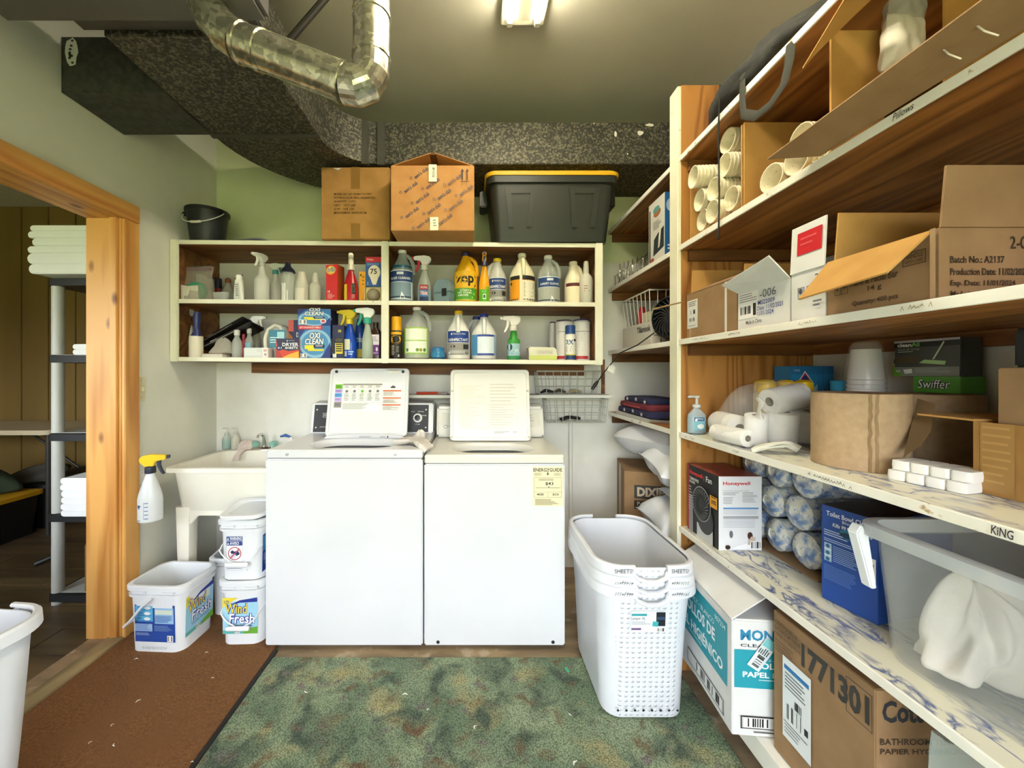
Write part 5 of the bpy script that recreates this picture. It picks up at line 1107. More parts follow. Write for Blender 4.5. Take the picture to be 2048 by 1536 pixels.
for i, (x0, y0, x1, y1, Y, lab) in enumerate(((404, 690, 492, 640, 2.30, 'black flat hinged case leaning, upper of two'), (408, 700, 508, 650, 2.22, 'black flat case with silver edge leaning, lower of two'))):
    a, b_ = P3(x0, y0, Y), P3(x1, y1, Y); L_ = (b_-a).length; ang = -math.atan2(b_.z-a.z, b_.x-a.x)
    c = thing('flat_case', lab, 'case', a); c.rotation_euler = (R(-12), ang, 0)
    MB().box(0, -.02, 0, L_, .10, .022).build('shell', flat('1d1a18', .35), c, bevel=.004); MB().box(L_*.05, -.0225, .004, L_*.75, -.02, .009).build('edge_strip', flat('b9bab8', .25, .8), c)
    MB().box(L_*.2, -.024, .012, L_*.33, -.02, .017).build('hinge', flat('cfcfcc', .25, .8), c)
cloth('grey_pouch', 'grey crumpled fabric pouch under the leaning black cases', 'pouch', 'a39d90', .062, .035, .085, (PX(447, 2.2), 2.2, cz(CL[0], -1.4)+.022), .2, 9)
bk2 = thing('notebook', 'thin cream book lying flat under the grey pouch', 'book', (PX(433, 2.19), 2.19, cz(CL[0], -1.4)+.001)); MB().box(-.057, -.035, .002, .055, .035, .018).build('pages', flat('e2dccc', .8), bk2); MB().box(-.059, -.037, .0185, .057, .036, .0215).box(-.059, -.037, 0, .057, .036, .0018).build('cover', flat('c0a48c', .6), bk2)
def vial(label, x0, x1, yt, Y, body, liquid=None, cap=None, lab=None):
    X, w, H, z = slot(x0, x1, yt, 0, Y); r = w/2; t = thing('small_bottle', label, 'bottle', (X, Y, z)); MB().lathe([(r*.9, 0), (r, .004), (r, H*.55), (r*.8, H*.65), (r*.55, H*.72), (r*.5, H*.80)], 18).build('body', body, t)
    MB().lathe([(r*.6, H*.805), (r*.6, H*.98), (r*.5, H)], 14).build('cap', cap or flat('d8d8d2', .3, alpha=.8), t)
    if lab: d = Decal(); d.rect(-r*.8, H*.1, r*.8, H*.5, lab, 6); d.lines(-r*.6, H*.15, r*.6, H*.45, 4, 'f0f0ec', .4, .3, 2); d.build('label', cyl_map(r*1.02), t)
    return t
vial('slim clear bottle with clear cap in front of the red one', 465, 483, 660, 2.18, clear); vial('slim bottle of red liquid among small clear bottles', 482, 493, 668, 2.24, flat('a8343c', .2, alpha=.85), cap=flat('8a2a30', .4))
vial('slim clear bottle with pale blue label among small bottles', 491, 506, 655, 2.24, clear, lab='7fb4c8')
X, w, H, z = slot(505, 521, 632, 0, 2.33)
spray_bottle('trigger_spray_bottle', 'small clear spray bottle with white head pointing right', (X, 2.33, z), H, .027, flat('9a9a80', .2, alpha=.55), whitep, whitep, whitep, 'taper', .9, .0, .95)
fr_ = thing('film_roll_box', 'white flat box of clear wrap with red stamp', 'box', (PX(517, 2.17), 2.17, cz(CL[0], -1.2)+.001)); MB().box(-.067, -.025, 0, .067, .025, .055).build('carton', flat('e3e3de', .4), fr_, bevel=.002)
d = Decal(); d.rect(-.066, .002, .035, .053, 'cfd2cc'); d.lines(-.06, .01, .03, .045, 4, 'e8e8e4', .4, .3, 2); d.rect(.042, .034, .06, .046, 'd8a0a0'); d.rect(.046, .012, .058, .024, 'c08888'); d.build('print', plane_map((0, -.025, 0), (1, 0, 0), (0, 0, 1)), fr_)
X, w, H, z = slot(546, 580, 652, 0, 2.26)
dj = thing('detergent_jug', 'clear detergent jug with teal label and curved white handle', 'jug', (X, 2.26, z)); MB().loft([rrect(.10, .09, .03, 0, 5), rrect(.105, .095, .03, H*.8, 5), rrect(.07, .06, .028, H*.97, 5), rrect(.05, .045, .02, H, 5)]).build('body', flat('d8dcd8', .2, alpha=.6), dj)
MB().tube([(-.072, -.03, .02), (-.078, -.03, .11), (-.06, -.03, .165), (-.02, -.03, .19), (.01, -.03, .18), (.02, -.03, .155)], [.011, .012, .012, .012, .011, .010], 12).build('handle', flat('d8d4c6', .4), dj)
d = Decal(); d.rect(-.046, .06, .045, .16, '2f7f98'); d.rect(.0, .07, .04, .15, 'a8dce4'); d.lines(-.04, .08, .03, .12, 3, 'd8eef0', .4, .3, 2); d.build('label', plane_map((0, -.0485, 0), (1, 0, 0), (0, 0, 1)), dj)
def dry1(n): n.rect(0, 0, 1, 1, '2a2c58'); n.rect(0, .7, .45, 1, 'd8584c'); n.poly([(0, 0), (1, 0), (1, .25), (0, .7)], 'e8862c'); n.poly([(0, 0), (.7, 0), (0, .2)], 'f0c04a'); n.text('D', .7, .55, .9, .68, 'f2f2f4', .02)
carton('dryer_sheet_box', 'orange and navy dryer sheet box, the taller one behind', 577, 600, 640, 0, 2.24, .08, ['2a2c58', '2a2c58', '2a2c58', '2a2c58', '2a2c58'], dry1)
def dry2(n): n.rect(0, 0, 1, 1, 'd8482c'); n.poly([(0, 1), (1, 1), (1, .42), (.55, .35), (.1, .5)], '2c2e4c'); n.poly([(.25, 0), (1, 0), (1, .35), (.6, .2)], 'f0b43a'); n.poly([(0, 0), (.3, 0), (.12, .4), (0, .5)], 'b83428'); n.text('DRYER', .28, .6, .98, .78, 'f4f4f6', .02); n.text('SHEETS', .4, .46, .95, .57, 'f4f4f6', .02); n.ell(.16, .52, .14, .14, '1e2a5a'); n.text('4-1', .08, .47, .25, .57, 'f4f4f6', .02); n.poly([(.46, .88), (.5, .92), (.54, .88), (.5, .84)], 'e0e0e8'); n.lines(.56, .86, .82, .9, 1, 'c8c8d8')
carton('dryer_sheet_box', 'orange and navy dryer sheet box, the lower one in front', 552, 598, 677, 0, 2.14, .085, ['c8482c', '2c2e4c', 'c8482c', 'c8482c', 'c8482c'], dry2, rz=0)
def oxi(top):
    def f(n):
        n.rect(0, 0, 1, 1, '3a78b8'); n.ell(.52, .45 if not top else .4, .5, .44, '8fc0dc', 26); n.ell(.52, .45 if not top else .4, .42, .36, '4f93c6', 26)
        n.poly([(0, 1), (.3, 1), (0, .6)], '2a3a80'); n.poly([(1, 0), (1, .5), (.7, 0)], '2a3a80')
        if not top: n.rect(0, .88, .75, 1, 'd0303a'); n.text('NEW CONCENTRATED FORMULA', .04, .91, .7, .97, 'f6e4e4', .01)
        b = (.60, .78, .42, .60) if not top else (.86, 1.06, .60, .84)
        n.text('OXI', .34, b[0]-.01, .7, b[1]+.01, '1c2440', .08, .15); n.text('OXI', .35, b[0], .69, b[1], 'f8f8f6', .03, .15)
        n.text('CLEAN', .2, b[2]-.01, .8, b[3]+.01, '1c2440', .08, .15); n.text('CLEAN', .21, b[2], .79, b[3], 'f8f8f6', .03, .15)
        o_ = 0 if not top else .1
        n.rect(.2, .28+o_, .5, .40+o_, 'f0e030'); n.rect(.48, .32+o_, .82, .42+o_, '1c2440'); n.lines(.54, .34+o_, .78, .4+o_, 2, 'd8d8e0', .5, .1, 1); n.rect(.3, .22+o_, .8, .28+o_, 'e8dc3a')
        n.bars(.04, .03 if not top else .06, .28, .14 if not top else .34, 4, 9)
        if top: n.ell(.78, .25, .09, .14, 'e6e2ea'); n.ell(.78, .25, .06, .09, 'c85a68')
    return f
t, w, H = carton('stain_remover_box', 'blue stain remover box with red banner, lower of the stacked pair', 597, 661, 651, 0, 2.155, .13, ['2a3a80', '2a3a80', '3a78b8', '1c2450', '2a3a80'], oxi(False), sidefn=lambda n: (n.rect(.1, .1, .9, .6, 'c8b44a'), n.lines(.15, .15, .85, .55, 5, '2a2a30', .5, .1, 2)))
carton('stain_remover_box', 'blue stain remover box without banner, upper of the stacked pair', 595.5, 661.5, 618, 0, 2.153, .12, ['2a3a80', 'b8c8d8', '3a78b8', '1c2450', '2a3a80'], oxi(True), base=t.location.z+H+.001)
carton('stain_remover_box', 'navy box with yellow icon panel beside the stacked stain remover boxes', 663, 686, 650, 0, 2.17, .10, ['1e2450', '1e2450', '1e2450', '1e2450', '1e2450'], lambda n: (n.rect(.2, .12, .92, .62, '14142a'), n.rect(.24, .14, .88, .46, 'd8c848'), n.rect(.26, .5, .86, .6, '4a4638'), n.lines(.3, .18, .84, .44, 4, '2a2618', .55, .1, 3), n.rect(.5, .78, .76, .86, 'a89a4a'), n.bars(.05, .03, .35, .14, 2, 6)), rz=R(6))
X, w, H, z = slot(685, 714, 620, 0, 2.21)
def bls(n): n.rect(0, .25, .62, .62, 'd8d8b8'); n.lines(.04, .28, .55, .6, 5, '6a7a60', .5, .2, 2); n.bars(.12, .02, .4, .2, 3, 7); n.lines(.5, .04, .9, .2, 2, '9cc4f0', .5, .3, 1)
n = ND(.08, .16, .01, 10); bls(n)
spray_bottle('trigger_spray_bottle', 'blue spray bottle with yellow trigger head', (X, 2.21, z), H, .040, flat('1f4fb8', .25), flat('ecd020', .35), None, flat('ecd020', .35), 'taper', .75, pi, 1.15, None, .4, n.d)
X, w, H, z = slot(712, 728, 638, 0, 2.30)
b2 = thing('blue_bottle', 'blue bottle with slanted shoulder behind the yellow-headed one', 'bottle', (X, 2.30, z)); MB().lathe([(.028, 0), (.03, .005), (.03, H*.6), (.026, H*.8), (.016, H*.95), (.014, H)], 18).build('body', flat('244a9c', .3), b2)
d = Decal(); d.text('OXI', -.015, .10, .02, .125, 'e8ecf4', .02); d.rect(-.02, .01, .02, .06, 'c8b43a', 4); d.build('label', cyl_map(.0305), b2)
X, w, H, z = slot(724, 746, 616, 0, 2.16)
spray_bottle('trigger_spray_bottle', 'clear spray bottle with white head and green trigger', (X, 2.16, z), H, .031, flat('c8d4c4', .2, alpha=.6), whitep, flat('2f9a80', .4), flat('3aa890', .4), 'taper', .9, pi, 1.25, flat('b4c8a4', .2, alpha=.6), .45)
X, w, H, z = slot(740, 763, 645, 0, 2.19)
pb = thing('peroxide_bottle', 'dark brown bottle with white and purple label', 'bottle', (X, 2.19, z)); MB().loft([rrect(w, .045, .015, 0, 4), rrect(w, .045, .015, H*.66, 4), rrect(w*.8, .04, .015, H*.76, 4), rrect(.026, .026, .012, H*.84, 4), rrect(.026, .026, .012, H*.86, 4)]).build('body', flat('3a241a', .25), pb)
MB().lathe([(.015, H*.865), (.015, H), (.012, H)], 14).build('cap', flat('2a1c18', .4), pb)
d = Decal(); d.rect(-w*.38, H*.1, w*.38, H*.66, 'e6dce4'); d.rect(-w*.38, H*.1, w*.38, H*.38, '6a2a80'); d.lines(-w*.3, H*.45, w*.3, H*.6, 3, '8a7a88', .35, .3, 2); d.ell(w*.18, H*.26, .006, .012, 'e6dce4', 10); d.lines(-w*.3, H*.12, w*.3, H*.17, 1, 'c8b0d0'); d.build('label', plane_map((0, -.0228, 0), (1, 0, 0), (0, 0, 1)), pb)

# -- on top of the wall shelf
card1 = noisy('cardboard_brown', '9c7138', 'ab7f44', 14, .3, .7, rough=.85, bump=.05, bscale=90)
card2 = noisy('cardboard_tan', 'b27d45', 'bd8a52', 14, .3, .7, rough=.85, bump=.05, bscale=90)
card3 = noisy('cardboard_grey', '8f6f4c', '9d7c58', 14, .3, .7, rough=.85, bump=.05, bscale=90)
card_in = noisy('cardboard_inside', 'b98a48', 'c59854', 14, .3, .7, rough=.9)
Xb = PX(402, 2.18); zb = cz(CL[2], Xb)+.002
bu = thing('black_bucket', 'black plastic bucket with white wire handle on the wall shelf', 'bucket', (Xb, 2.235, zb))
MB().lathe([(.078, 0), (.081, .004), (.104, .185), (.111, .186), (.111, .198), (.102, .198), (.099, .18), (.077, .006), (.0, .006)], 32).build('pail', flat('1f2224', .45), bu)
pts = [(.114*cos(a), -.02-.092*sin(a), .185-.085*sin(a)) for a in [pi*i/20 for i in range(21)]]
MB().tube([(-.116, -.02, .225), (-.114, -.02, .185)]+pts[::-1][1:], .0028, 8).build('wire_handle', flat('dcdcd4', .3), bu)
for s in (-1, 1): MB().lathe([(.014, 0), (.012, .014)], 12, M=Matrix.Translation((s*.109, -.02, .18)) @ Matrix.Rotation(s*R(90), 4, 'Y')).build('ear', flat('1b1d1f', .45), bu)
MB().tube([pts[11], pts[10], pts[9], pts[8]], .007, 10).build('grip', flat('d8d4c0', .5), bu)
X = PX(487, 2.2)
drape('grey_cloth', 'grey blue limp cloth lying on the wall shelf beside the bucket', 'cloth', '8b9296', (.0, .10, .0), [(PX(437, 2.23), 2.23, zb+.012), (PX(470, 2.23), 2.23, zb+.020), (PX(500, 2.23), 2.23, zb+.024), (PX(530, 2.23), 2.23, zb+.030), (PX(552, 2.23), 2.23, zb+.008)], seed=9, amp=.006)
def ship_box(name, label, loc, w, d_, h, mat, rz=0., tape=None, cat='box', group=None):
    t = thing(name, label, cat, loc, rz, group)
    MB().box(-w/2, -d_/2, 0, w/2, d_/2, h).build('carton', mat, t, bevel=.003)
    if tape:
        MB().box(-.024, -d_/2-.0006, 0, .024, -d_/2, h*.22).box(-.024, -d_/2-.0006, h*.70, .024, -d_/2, h).build('tape', tape, t)
    return t
def fmap(d_): return plane_map((0, -d_/2-.0005, 0), (1, 0, 0), (0, 0, 1))
Y = 2.09; w = (780-643)*Y/F; X = PX(711, Y); h = PZ(331, Y)-PZ(475, Y)
t = ship_box('moving_box', 'worn brown carton with printed lines and brown tape on the wall shelf', (X, Y+.19, cz(CL[2], X)+.003), w, .38, h, card1, tape=flat('8a6630', .35))
d = Decal(); L_ = ['MODEL NO. AEY190-MO*101*98*3', 'PATTERN/COLOR: VINYL UNDERFITTED', 'QUANTITY: 12 PCS', 'NET:   13.7  LBS', 'G.W:  14.8  LBS', 'MEASUREMENT: 58X29X38 CM']
for i, s in enumerate(L_): d.text(s, -w*.31, h*(.61-i*.052), -w*.31+w*min(.6, len(s)*.0195), h*(.64-i*.052), '4a3414', .01)
d.poly([(-w*.33, h*.985), (-w*.2, h*.985), (-w*.25, h*.955)], 'e8e4dc'); d.build('print', fmap(.38), t)
Y = 1.957; w = .419; h = .329; X = PX(865, Y); zz = cz(CL[2], X)+.003
t = ship_box('moving_box', 'tan carton printed with repeated blue shop name beside a black tote', (X, Y+.2, zz), w, .40, h, card2)
d = Decal()
for i in range(-1, 5):
    for j in range(-1, 6):
        u = -w/2+i*.11+j*.052; v = j*.072-.01+i*.018
        if -w/2+.01 < u and u+.085 < w/2-.005 and .0 < v and v+.06 < h:
            d.text("sam's club", u+.014, v+.021, u+.094, v+.041, '3c4660', .012, 0, R(36)); d.ring(u+.004, v+.004, .008, .008, .0025, '4a5068', 6)
d.rect(-.018, h*.74, .022, h, 'e9e5cc'); d.rect(-.012, 0, .03, h*.2, 'e9e5cc'); d.text('sams', .0, h*.80, .012, h*.96, '4a5068', 0, 0, 0); d.lines(.004, h*.04, .022, h*.16, 3, '8a8a84', .4, .3, 2)
for a in (.148, .172): d.rect(a, h*.76, a+.005, h*.90, '2a2018'); d.poly([(a-.006, h*.89), (a+.011, h*.89), (a+.0025, h*.935)], '2a2018')
d.rect(.142, h*.735, .184, h*.745, '2a2018'); d.build('print', fmap(.40), t)
# raised top flaps of the second carton
MB().slab([(-w/2+.005, -.19, h+.001), (-w/2+.005, .19, h+.001), (-.01, .19, h+.065), (-.01, -.19, h+.065)], (0, 0, .004)).build('flap', card2, t)
MB().slab([(w/2-.005, -.19, h+.001), (w/2-.005, .19, h+.001), (.012, .19, h+.065), (.012, -.19, h+.065)], (0, 0, .004)).build('flap', card2, t)
MB().box(-.016, -.188, h+.06, .018, .19, h+.071).build('tape', flat('6a4a28', .35), t)
Y = 2.10; X = PX(1104, 2.09); zz = cz(CL[2], X)+.003
to = thing('storage_tote', 'large black storage tote with yellow lid on the wall shelf', 'tote', (X, 2.275, zz)); th_ = .335
MB().loft([rrect(.60, .34, .03, 0), rrect(.606, .345, .035, .01), rrect(.665, .40, .045, th_-.035), rrect(.70, .43, .05, th_-.034), rrect(.705, .434, .05, th_)]).build('bin', flat('2b2d28', .42), to)
MB().loft([rrect(.715, .444, .055, th_+.0005), rrect(.72, .448, .055, th_+.018), rrect(.70, .43, .05, th_+.026), rrect(.60, .34, .04, th_+.027), rrect(.58, .32, .04, th_+.020)]).build('cover', flat('e0ab1e', .4), to)
fm = lambda u, v, h: Vector((u, -(.1725+(v-.01)*.0916)-h, v))
for cx in (-.17, .17):
    for a in (-1, 1):
        mb = MB(); q = [(cx+a*.055, .28), (cx+a*.085, .28), (cx+a*.062, .07), (cx+a*.032, .07)]
        mb.slab([fm(u, v, .0) for u, v in q], (0, -.007, 0)); mb.build('rib', flat('2b2d28', .42), to, bevel=.003)
    q = [(cx-.055, .245), (cx+.055, .245), (cx+.05, .28), (cx-.05, .28)]
    MB().slab([fm(u, v, .0) for u, v in q], (0, -.006, 0)).build('rib', flat('2b2d28', .42), to, bevel=.003)
for s in (-1, 1): MB().box(s*.365-.02, -.06, th_-.10, s*.365+.02, .06, th_-.01).build('latch', flat('161718', .4), to, bevel=.006)
# narrow wall shelf, wire baskets below
ns = thing('narrow_shelf', 'narrow white shelf board on the wall behind the washers', 'shelf', (0, 0, 0)); MB().box(-.80, 2.33, 1.094, PX(1222, 2.36), YB-.002, 1.112).build('board', paint_white, ns, bevel=.003)
for x in (-.5, .25): MB().prism([(YB-.003, 1.093), (2.40, 1.093), (YB-.003, .99)], x-.006, x+.006, 'X').build('bracket', flat('c8c8c4', .4), ns)
wire_w = flat('b9b9b0', .35)
def wire_basket(label, x0, x1, y0, y1, z0, z1, nx, ny, nz, m, flare=.02, group=None):
    t = thing('wire_basket', label, 'basket', ((x0+x1)/2, (y0+y1)/2, z0), 0, group); w, d_, h = x1-x0, y1-y0, z1-z0; r = .0022
    def pt(a, b, k): f = 1+flare*k; return ((a-.5)*w*(1+flare*(k-1)*4), (b-.5)*d_*(1+flare*(k-1)*4), h*k)
    mb = MB()
    for k in [i/nz for i in range(nz+1)]:
        mb.tube([pt(0, 0, k), pt(1, 0, k), pt(1, 1, k), pt(0, 1, k)], r*(2 if k == 1 else 1), 5, closed=True)
    for i in range(nx+1):
        a = i/nx; mb.tube([pt(a, 0, 1), pt(a, 0, 0), pt(a, 1, 0), pt(a, 1, 1)], r, 5)
    for i in range(1, ny):
        b = i/ny; mb.tube([pt(0, b, 1), pt(0, b, 0), pt(1, b, 0), pt(1, b, 1)], r, 5)
    mb.build('wire_frame', m, t); return t
wire_basket('white wire basket with odds and ends standing on the narrow shelf', PX(1072, 2.38), PX(1198, 2.38), 2.34, 2.49, 1.1135, 1.255, 8, 4, 3, wire_w)
wb = wire_basket('white wire basket hanging below the narrow shelf', PX(1092, 2.36), PX(1214, 2.36), 2.34, 2.49, .945, 1.085, 8, 4, 3, wire_w)
for i, (px, Y, L_, c, rz, lab) in enumerate(((1095, 2.38, .09, '2a2622', .3, 'black tool lying in the basket on the narrow shelf'), (1120, 2.42, .07, '5a5440', -.4, 'olive tool lying in the basket on the narrow shelf'), (1150, 2.38, .08, 'a89a78', .1, 'tan strip lying in the basket on the narrow shelf'))):
    o = MB().tube([(-L_/2, 0, .01), (-L_*.1, .01, .022), (L_/2, -.005, .012)], [.006, .011, .006], 8).build('hand_tool', flat(c, .5)); o.location = (PX(px, Y), Y, 1.1155); o.rotation_euler = (0, 0, rz); tag(o, lab, 'tool')
drape('dark_rag', 'black rag lying in the hanging wire basket', 'cloth', '26262a', (0, .06, 0), [(PX(1122, 2.4), 2.41, .955), (PX(1138, 2.4), 2.41, .972), (PX(1160, 2.4), 2.41, .965)], seed=3)
o = MB().tube([(-.07, 0, .008), (.06, 0, .010)], [.009, .008], 8).build('red_screwdriver', flat('c8482c', .4)); o.location = (PX(836, 2.36)+.06, 2.37, 1.1125); tag(o, 'red handled tool lying on the narrow shelf between the lids', 'tool')
o = MB().box(-.07, -.02, 0, .07, .02, .012).build('clear_packet', flat('8a6f6c', .3), bevel=.003); o.location = (PX(870, 2.36), 2.42, 1.1125); tag(o, 'brown wrapped packet on the narrow shelf between the lids', 'packet')
# ================================================================ things on the right-hand shelves
def PP(px, py, X):
    """point on the plane X = const"""
    Y = X*F/(px-CX); return Vector((X, Y, PZ(py, Y)))
def rbox(name, label, x0, x1, y0, y1, z0, z1, mat, opened=False, rz=0., cat='box', inner=None, group=None, bevel=.002, skip=(), loc=None):
    w, d_, h = x1-x0, y1-y0, z1-z0
    t = thing(name, label, cat, loc or ((x0+x1)/2, (y0+y1)/2, z0), rz, group)
    if not opened: MB().box(-w/2, -d_/2, 0, w/2, d_/2, h).build('carton', mat, t, bevel=bevel)
    else:
        k = .005; mb = MB()
        if 'bottom' not in skip: mb.box(-w/2, -d_/2, 0, w/2, d_/2, k)
        if 'back' not in skip: mb.box(w/2-k, -d_/2, k, w/2, d_/2, h)
        if 'front' not in skip: mb.box(-w/2, -d_/2, k, -w/2+k, d_/2, h)
        if 'near' not in skip: mb.box(-w/2+k, -d_/2, k, w/2-k, -d_/2+k, h)
        if 'far' not in skip: mb.box(-w/2+k, d_/2-k, k, w/2-k, d_/2, h)
        if 'top' in skip: pass
        elif opened == 'front': mb.box(-w/2, -d_/2, h-k, w/2, d_/2, h)
        mb.build('carton', mat, t)
    def side(fn, nm='side_print'): n = ND(d_, h); fn(n); n.d.build(nm, plane_map((-w/2-.0004, 0, 0), (0, -1, 0), (0, 0, 1)), t)
    def front(fn, nm='front_print'): n = ND(w, h); fn(n); n.d.build(nm, plane_map((0, -d_/2-.0004, 0), (1, 0, 0), (0, 0, 1)), t)
    def flap(q, nm='flap', m=None, th=.004):
        q = [Vector(p) for p in q]; nn = (q[1]-q[0]).cross(q[3]-q[0]).normalized()*th; MB().slab(q, nn).build(nm, m or mat, t)
    return t, w, d_, h, side, front, flap
white_card = noisy('white_cardboard', 'd8d8d6', 'dfdfde', 14, .3, .7, rough=.8)
# ---- lowest shelf
rz = -R(5); cx_, cy_ = .787, 1.19; w, d_, h = .30, .40, .35
ctr = Vector((cx_, cy_, SH[0]+.002))+Matrix.Rotation(rz, 4, 'Z') @ Vector((w/2, d_/2, 0))
t, w, d_, h, side, front, flap = rbox('toilet_paper_carton', 'white and teal toilet paper carton with raised flap beside the hampers', 0, w, 0, d_, 0, h, white_card, rz=rz, loc=ctr)
side(lambda n: (n.rect(0, .36, .94, .92, '1f97a8'), n.text('ROLLOS DE', .2, .62, .76, .74, 'f0f4f4', .03), n.text('PAPEL HIGIÉNICO', .02, .44, .88, .57, 'f0f4f4', .03), n.text('WHITE • 2-PLY • BLANCO', .1, .77, .75, .82, 'd8ecee', .01), n.text('907234', .76, .84, .92, .89, 'd8ecee', .01), n.lines(.3, .39, .55, .42, 1, 'b8dce0'),
                n.frame(.28, .06, .9, .20, .003, '161616'), n.bars(.30, .075, .88, .185, 5, 26, 'e4e4e2'), n.lines(.02, .07, .2, .1, 1, '6a6a6a')))
front(lambda n: (n.text('MONOGRAM', .08, .83, .92, .925, '2a86b0', .03), n.text('CLEAN FORCE', .08, .775, .70, .80, '2a3040', .01), n.rect(.02, .42, .98, .75, '1f97a8'), n.text('ROLLOS DE', .22, .59, .72, .645, 'f0f4f4', .03), n.text('PAPEL HIGIÉNICO', .10, .515, .86, .575, 'f0f4f4', .03), n.text('• 2-PLY •', .3, .66, .55, .68, 'd8ecee'), n.lines(.25, .48, .6, .5, 1, 'b8dce0'),
                 n.frame(.08, .07, .75, .18, .003, '161616'), n.bars(.10, .08, .73, .17, 7, 24, 'e4e4e2'), n.lines(.2, .03, .65, .05, 1, '3a3a3a')))
n = Decal(); n.rect(-.05, -.02, .05, .02, 'd6dcde'); n.bars(-.045, -.015, .0, .012, '222222', 10, 3, None); n.lines(.0, -.016, .022, .016, 5, '3a4a50', .5, .3, 2); n.rect(.025, -.018, .05, .018, '7fc8cc')
mp_ = plane_map((-.065, -d_/2-.004, h*.72), (.55, 0, .83), (-.83, 0, .55)); n.build('shipping_sticker', mp_, t)
fl_ = [(-w/2, d_/2, h), (-w/2, -d_/2, h), (-w/2+.10, -d_/2, h+.072), (-w/2+.10, d_/2, h+.072)]
flap(fl_)
d = Decal(); d.frame(.03, .03, .11, .095, .0016, '222222')
for i in (1, 2): d.rect(.03+i*.0267, .03, .0315+i*.0267, .095, '222222')
for i in (1, 2): d.rect(.03, .03+i*.0217, .11, .0315+i*.0217, '222222')
d.build('stacking_diagram', plane_map((-w/2, -d_/2, h+.004), (0, 1, 0), (-.811, 0, -.584)), t) if False else d.build('stacking_diagram', (lambda u, v, hh: Vector((-w/2, -d_/2, h))+Vector((.811, 0, .584))*v+Vector((0, 1, 0))*u+Vector((-.584, 0, .811))*(hh+.0012)), t)
flap([(-w/2+.01, -d_/2+.002, h), (w/2-.01, -d_/2+.002, h), (w/2-.02, -d_/2+.10, h+.006), (-w/2+.03, -d_/2+.10, h+.006)], m=white_card)
t, w, d_, h, side, front, flap = rbox('shipping_carton', 'brown bathroom tissue carton with white shipping label on the lowest shelf', .885, 1.36, .86, 1.152, SH[0]+.002, .548, card3)
side(lambda n: (n.text('1771301', .34, .77, .96, .93, '37332e', .04), n.frame(.775, .745, .985, .95, .0015, '37332e'), n.text('COTTONELLE', .03, .915, .30, .945, '5c4630', .02), n.text('BATHROOM TISSUE', .03, .875, .33, .905, '5c4630', .02), n.text('PAPIER HYGIENIQUE', .03, .835, .34, .865, '5c4630', .02), n.lines(.03, .72, .28, .81, 4, '6a5238', .3, .4, 3),
                n.rect(.13, .18, .45, .74, 'e8ecee'), n.rect(.15, .66, .43, .69, '2f78b8'), n.lines(.16, .52, .4, .64, 5, '6a6e74', .4, .5, 4), n.bars(.17, .31, .37, .44, 4, 20, None), n.bars(.25, .43, .37, .5, 6, 12, None), n.rect(.385, .34, .425, .385, '17181a'), n.lines(.16, .21, .42, .28, 3, '7a7e84', .3, .5, 5), n.rect(.15, .295, .42, .30, '333333')))
front(lambda n: n.text('Cottonelle', .03, .82, .46, .94, '2f3238', .03), 'front_print')
front(lambda n: (n.text('BATHROOM TISSUE', .02, .70, .40, .735, '4a3a2c', .02), n.text('PAPIER HYGIENIQUE', .02, .645, .43, .68, '4a3a2c', .02), n.lines(.02, .35, .5, .52, 4, '54422f', .25, .4, 3)))
pb_ = bag('plastic_bag', 'crumpled clear plastic bag with green print on the lowest shelf', 1.065, .755, SH[0]+.002, .36, .185, .40, 'a9b4ac', .45, None, 5)
for (x, z_) in ((-.13, .10), (-.11, .24)):
    o = MB().grid(lambda u, v: (x+u*.05, -.075+.02*sin(3*u)+.05*v, z_+v*.06), 5, 5).build('green_print', flat('3f7a34', .5), pb_); 
# ---- fan shelf
t, w, d_, h, side, front, flap = rbox('fan_box', 'black and white boxed desk fan with red lettering', .882, 1.037, 1.407, 1.607, SH[1]+.001, .872, flat('1e1e20', .4), bevel=.001)
MB().box(-w/2, -d_/2, h+.0002, w/2, d_/2, h+.001).build('top_print', noisy('fan_box_top', '7a2a30', 'a84a4c', 12, .3, .7, rough=.35), t)
front(lambda n: (n.rect(0, 0, 1, 1, 'dfe0e6'), n.text('Honeywell', .1, .87, .73, .93, 'c42a34', .03), n.text('Personal Fan Comparison Chart', .1, .795, .7, .815, '7a7c84'), n.lines(.1, .74, .48, .785, 3, '8a8c94', .4, .3, 1), n.lines(.55, .64, .9, .785, 8, '8a8c94', .35, .3, 2), n.lines(.1, .62, .35, .72, 5, '8a8c94', .35, .3, 3), n.rect(.1, .56, .92, .58, '4f8ccc'), n.rect(.1, .43, .92, .465, 'a4a6ac'), n.lines(.1, .48, .9, .55, 4, 'b0b2ba', .3, .1, 4), n.lines(.1, .3, .9, .42, 6, 'b4b6be', .3, .1, 5),
                 n.poly([(.3, .02), (.95, .02), (.85, .1), (.6, .09), (.4, .06)], 'f2f2f6'), n.ell(.72, .20, .06, .05, '4a2a22'), n.poly([(.66, .08), (.84, .08), (.84, .18), (.74, .19), (.68, .13)], 'c8b0a4'), n.ell(.28, .22, .04, .05, '6a6c74'), n.ell(.2, .045, .06, .03, '3a2622'), n.bars(.72, .02, .97, .13, 3, 12)))
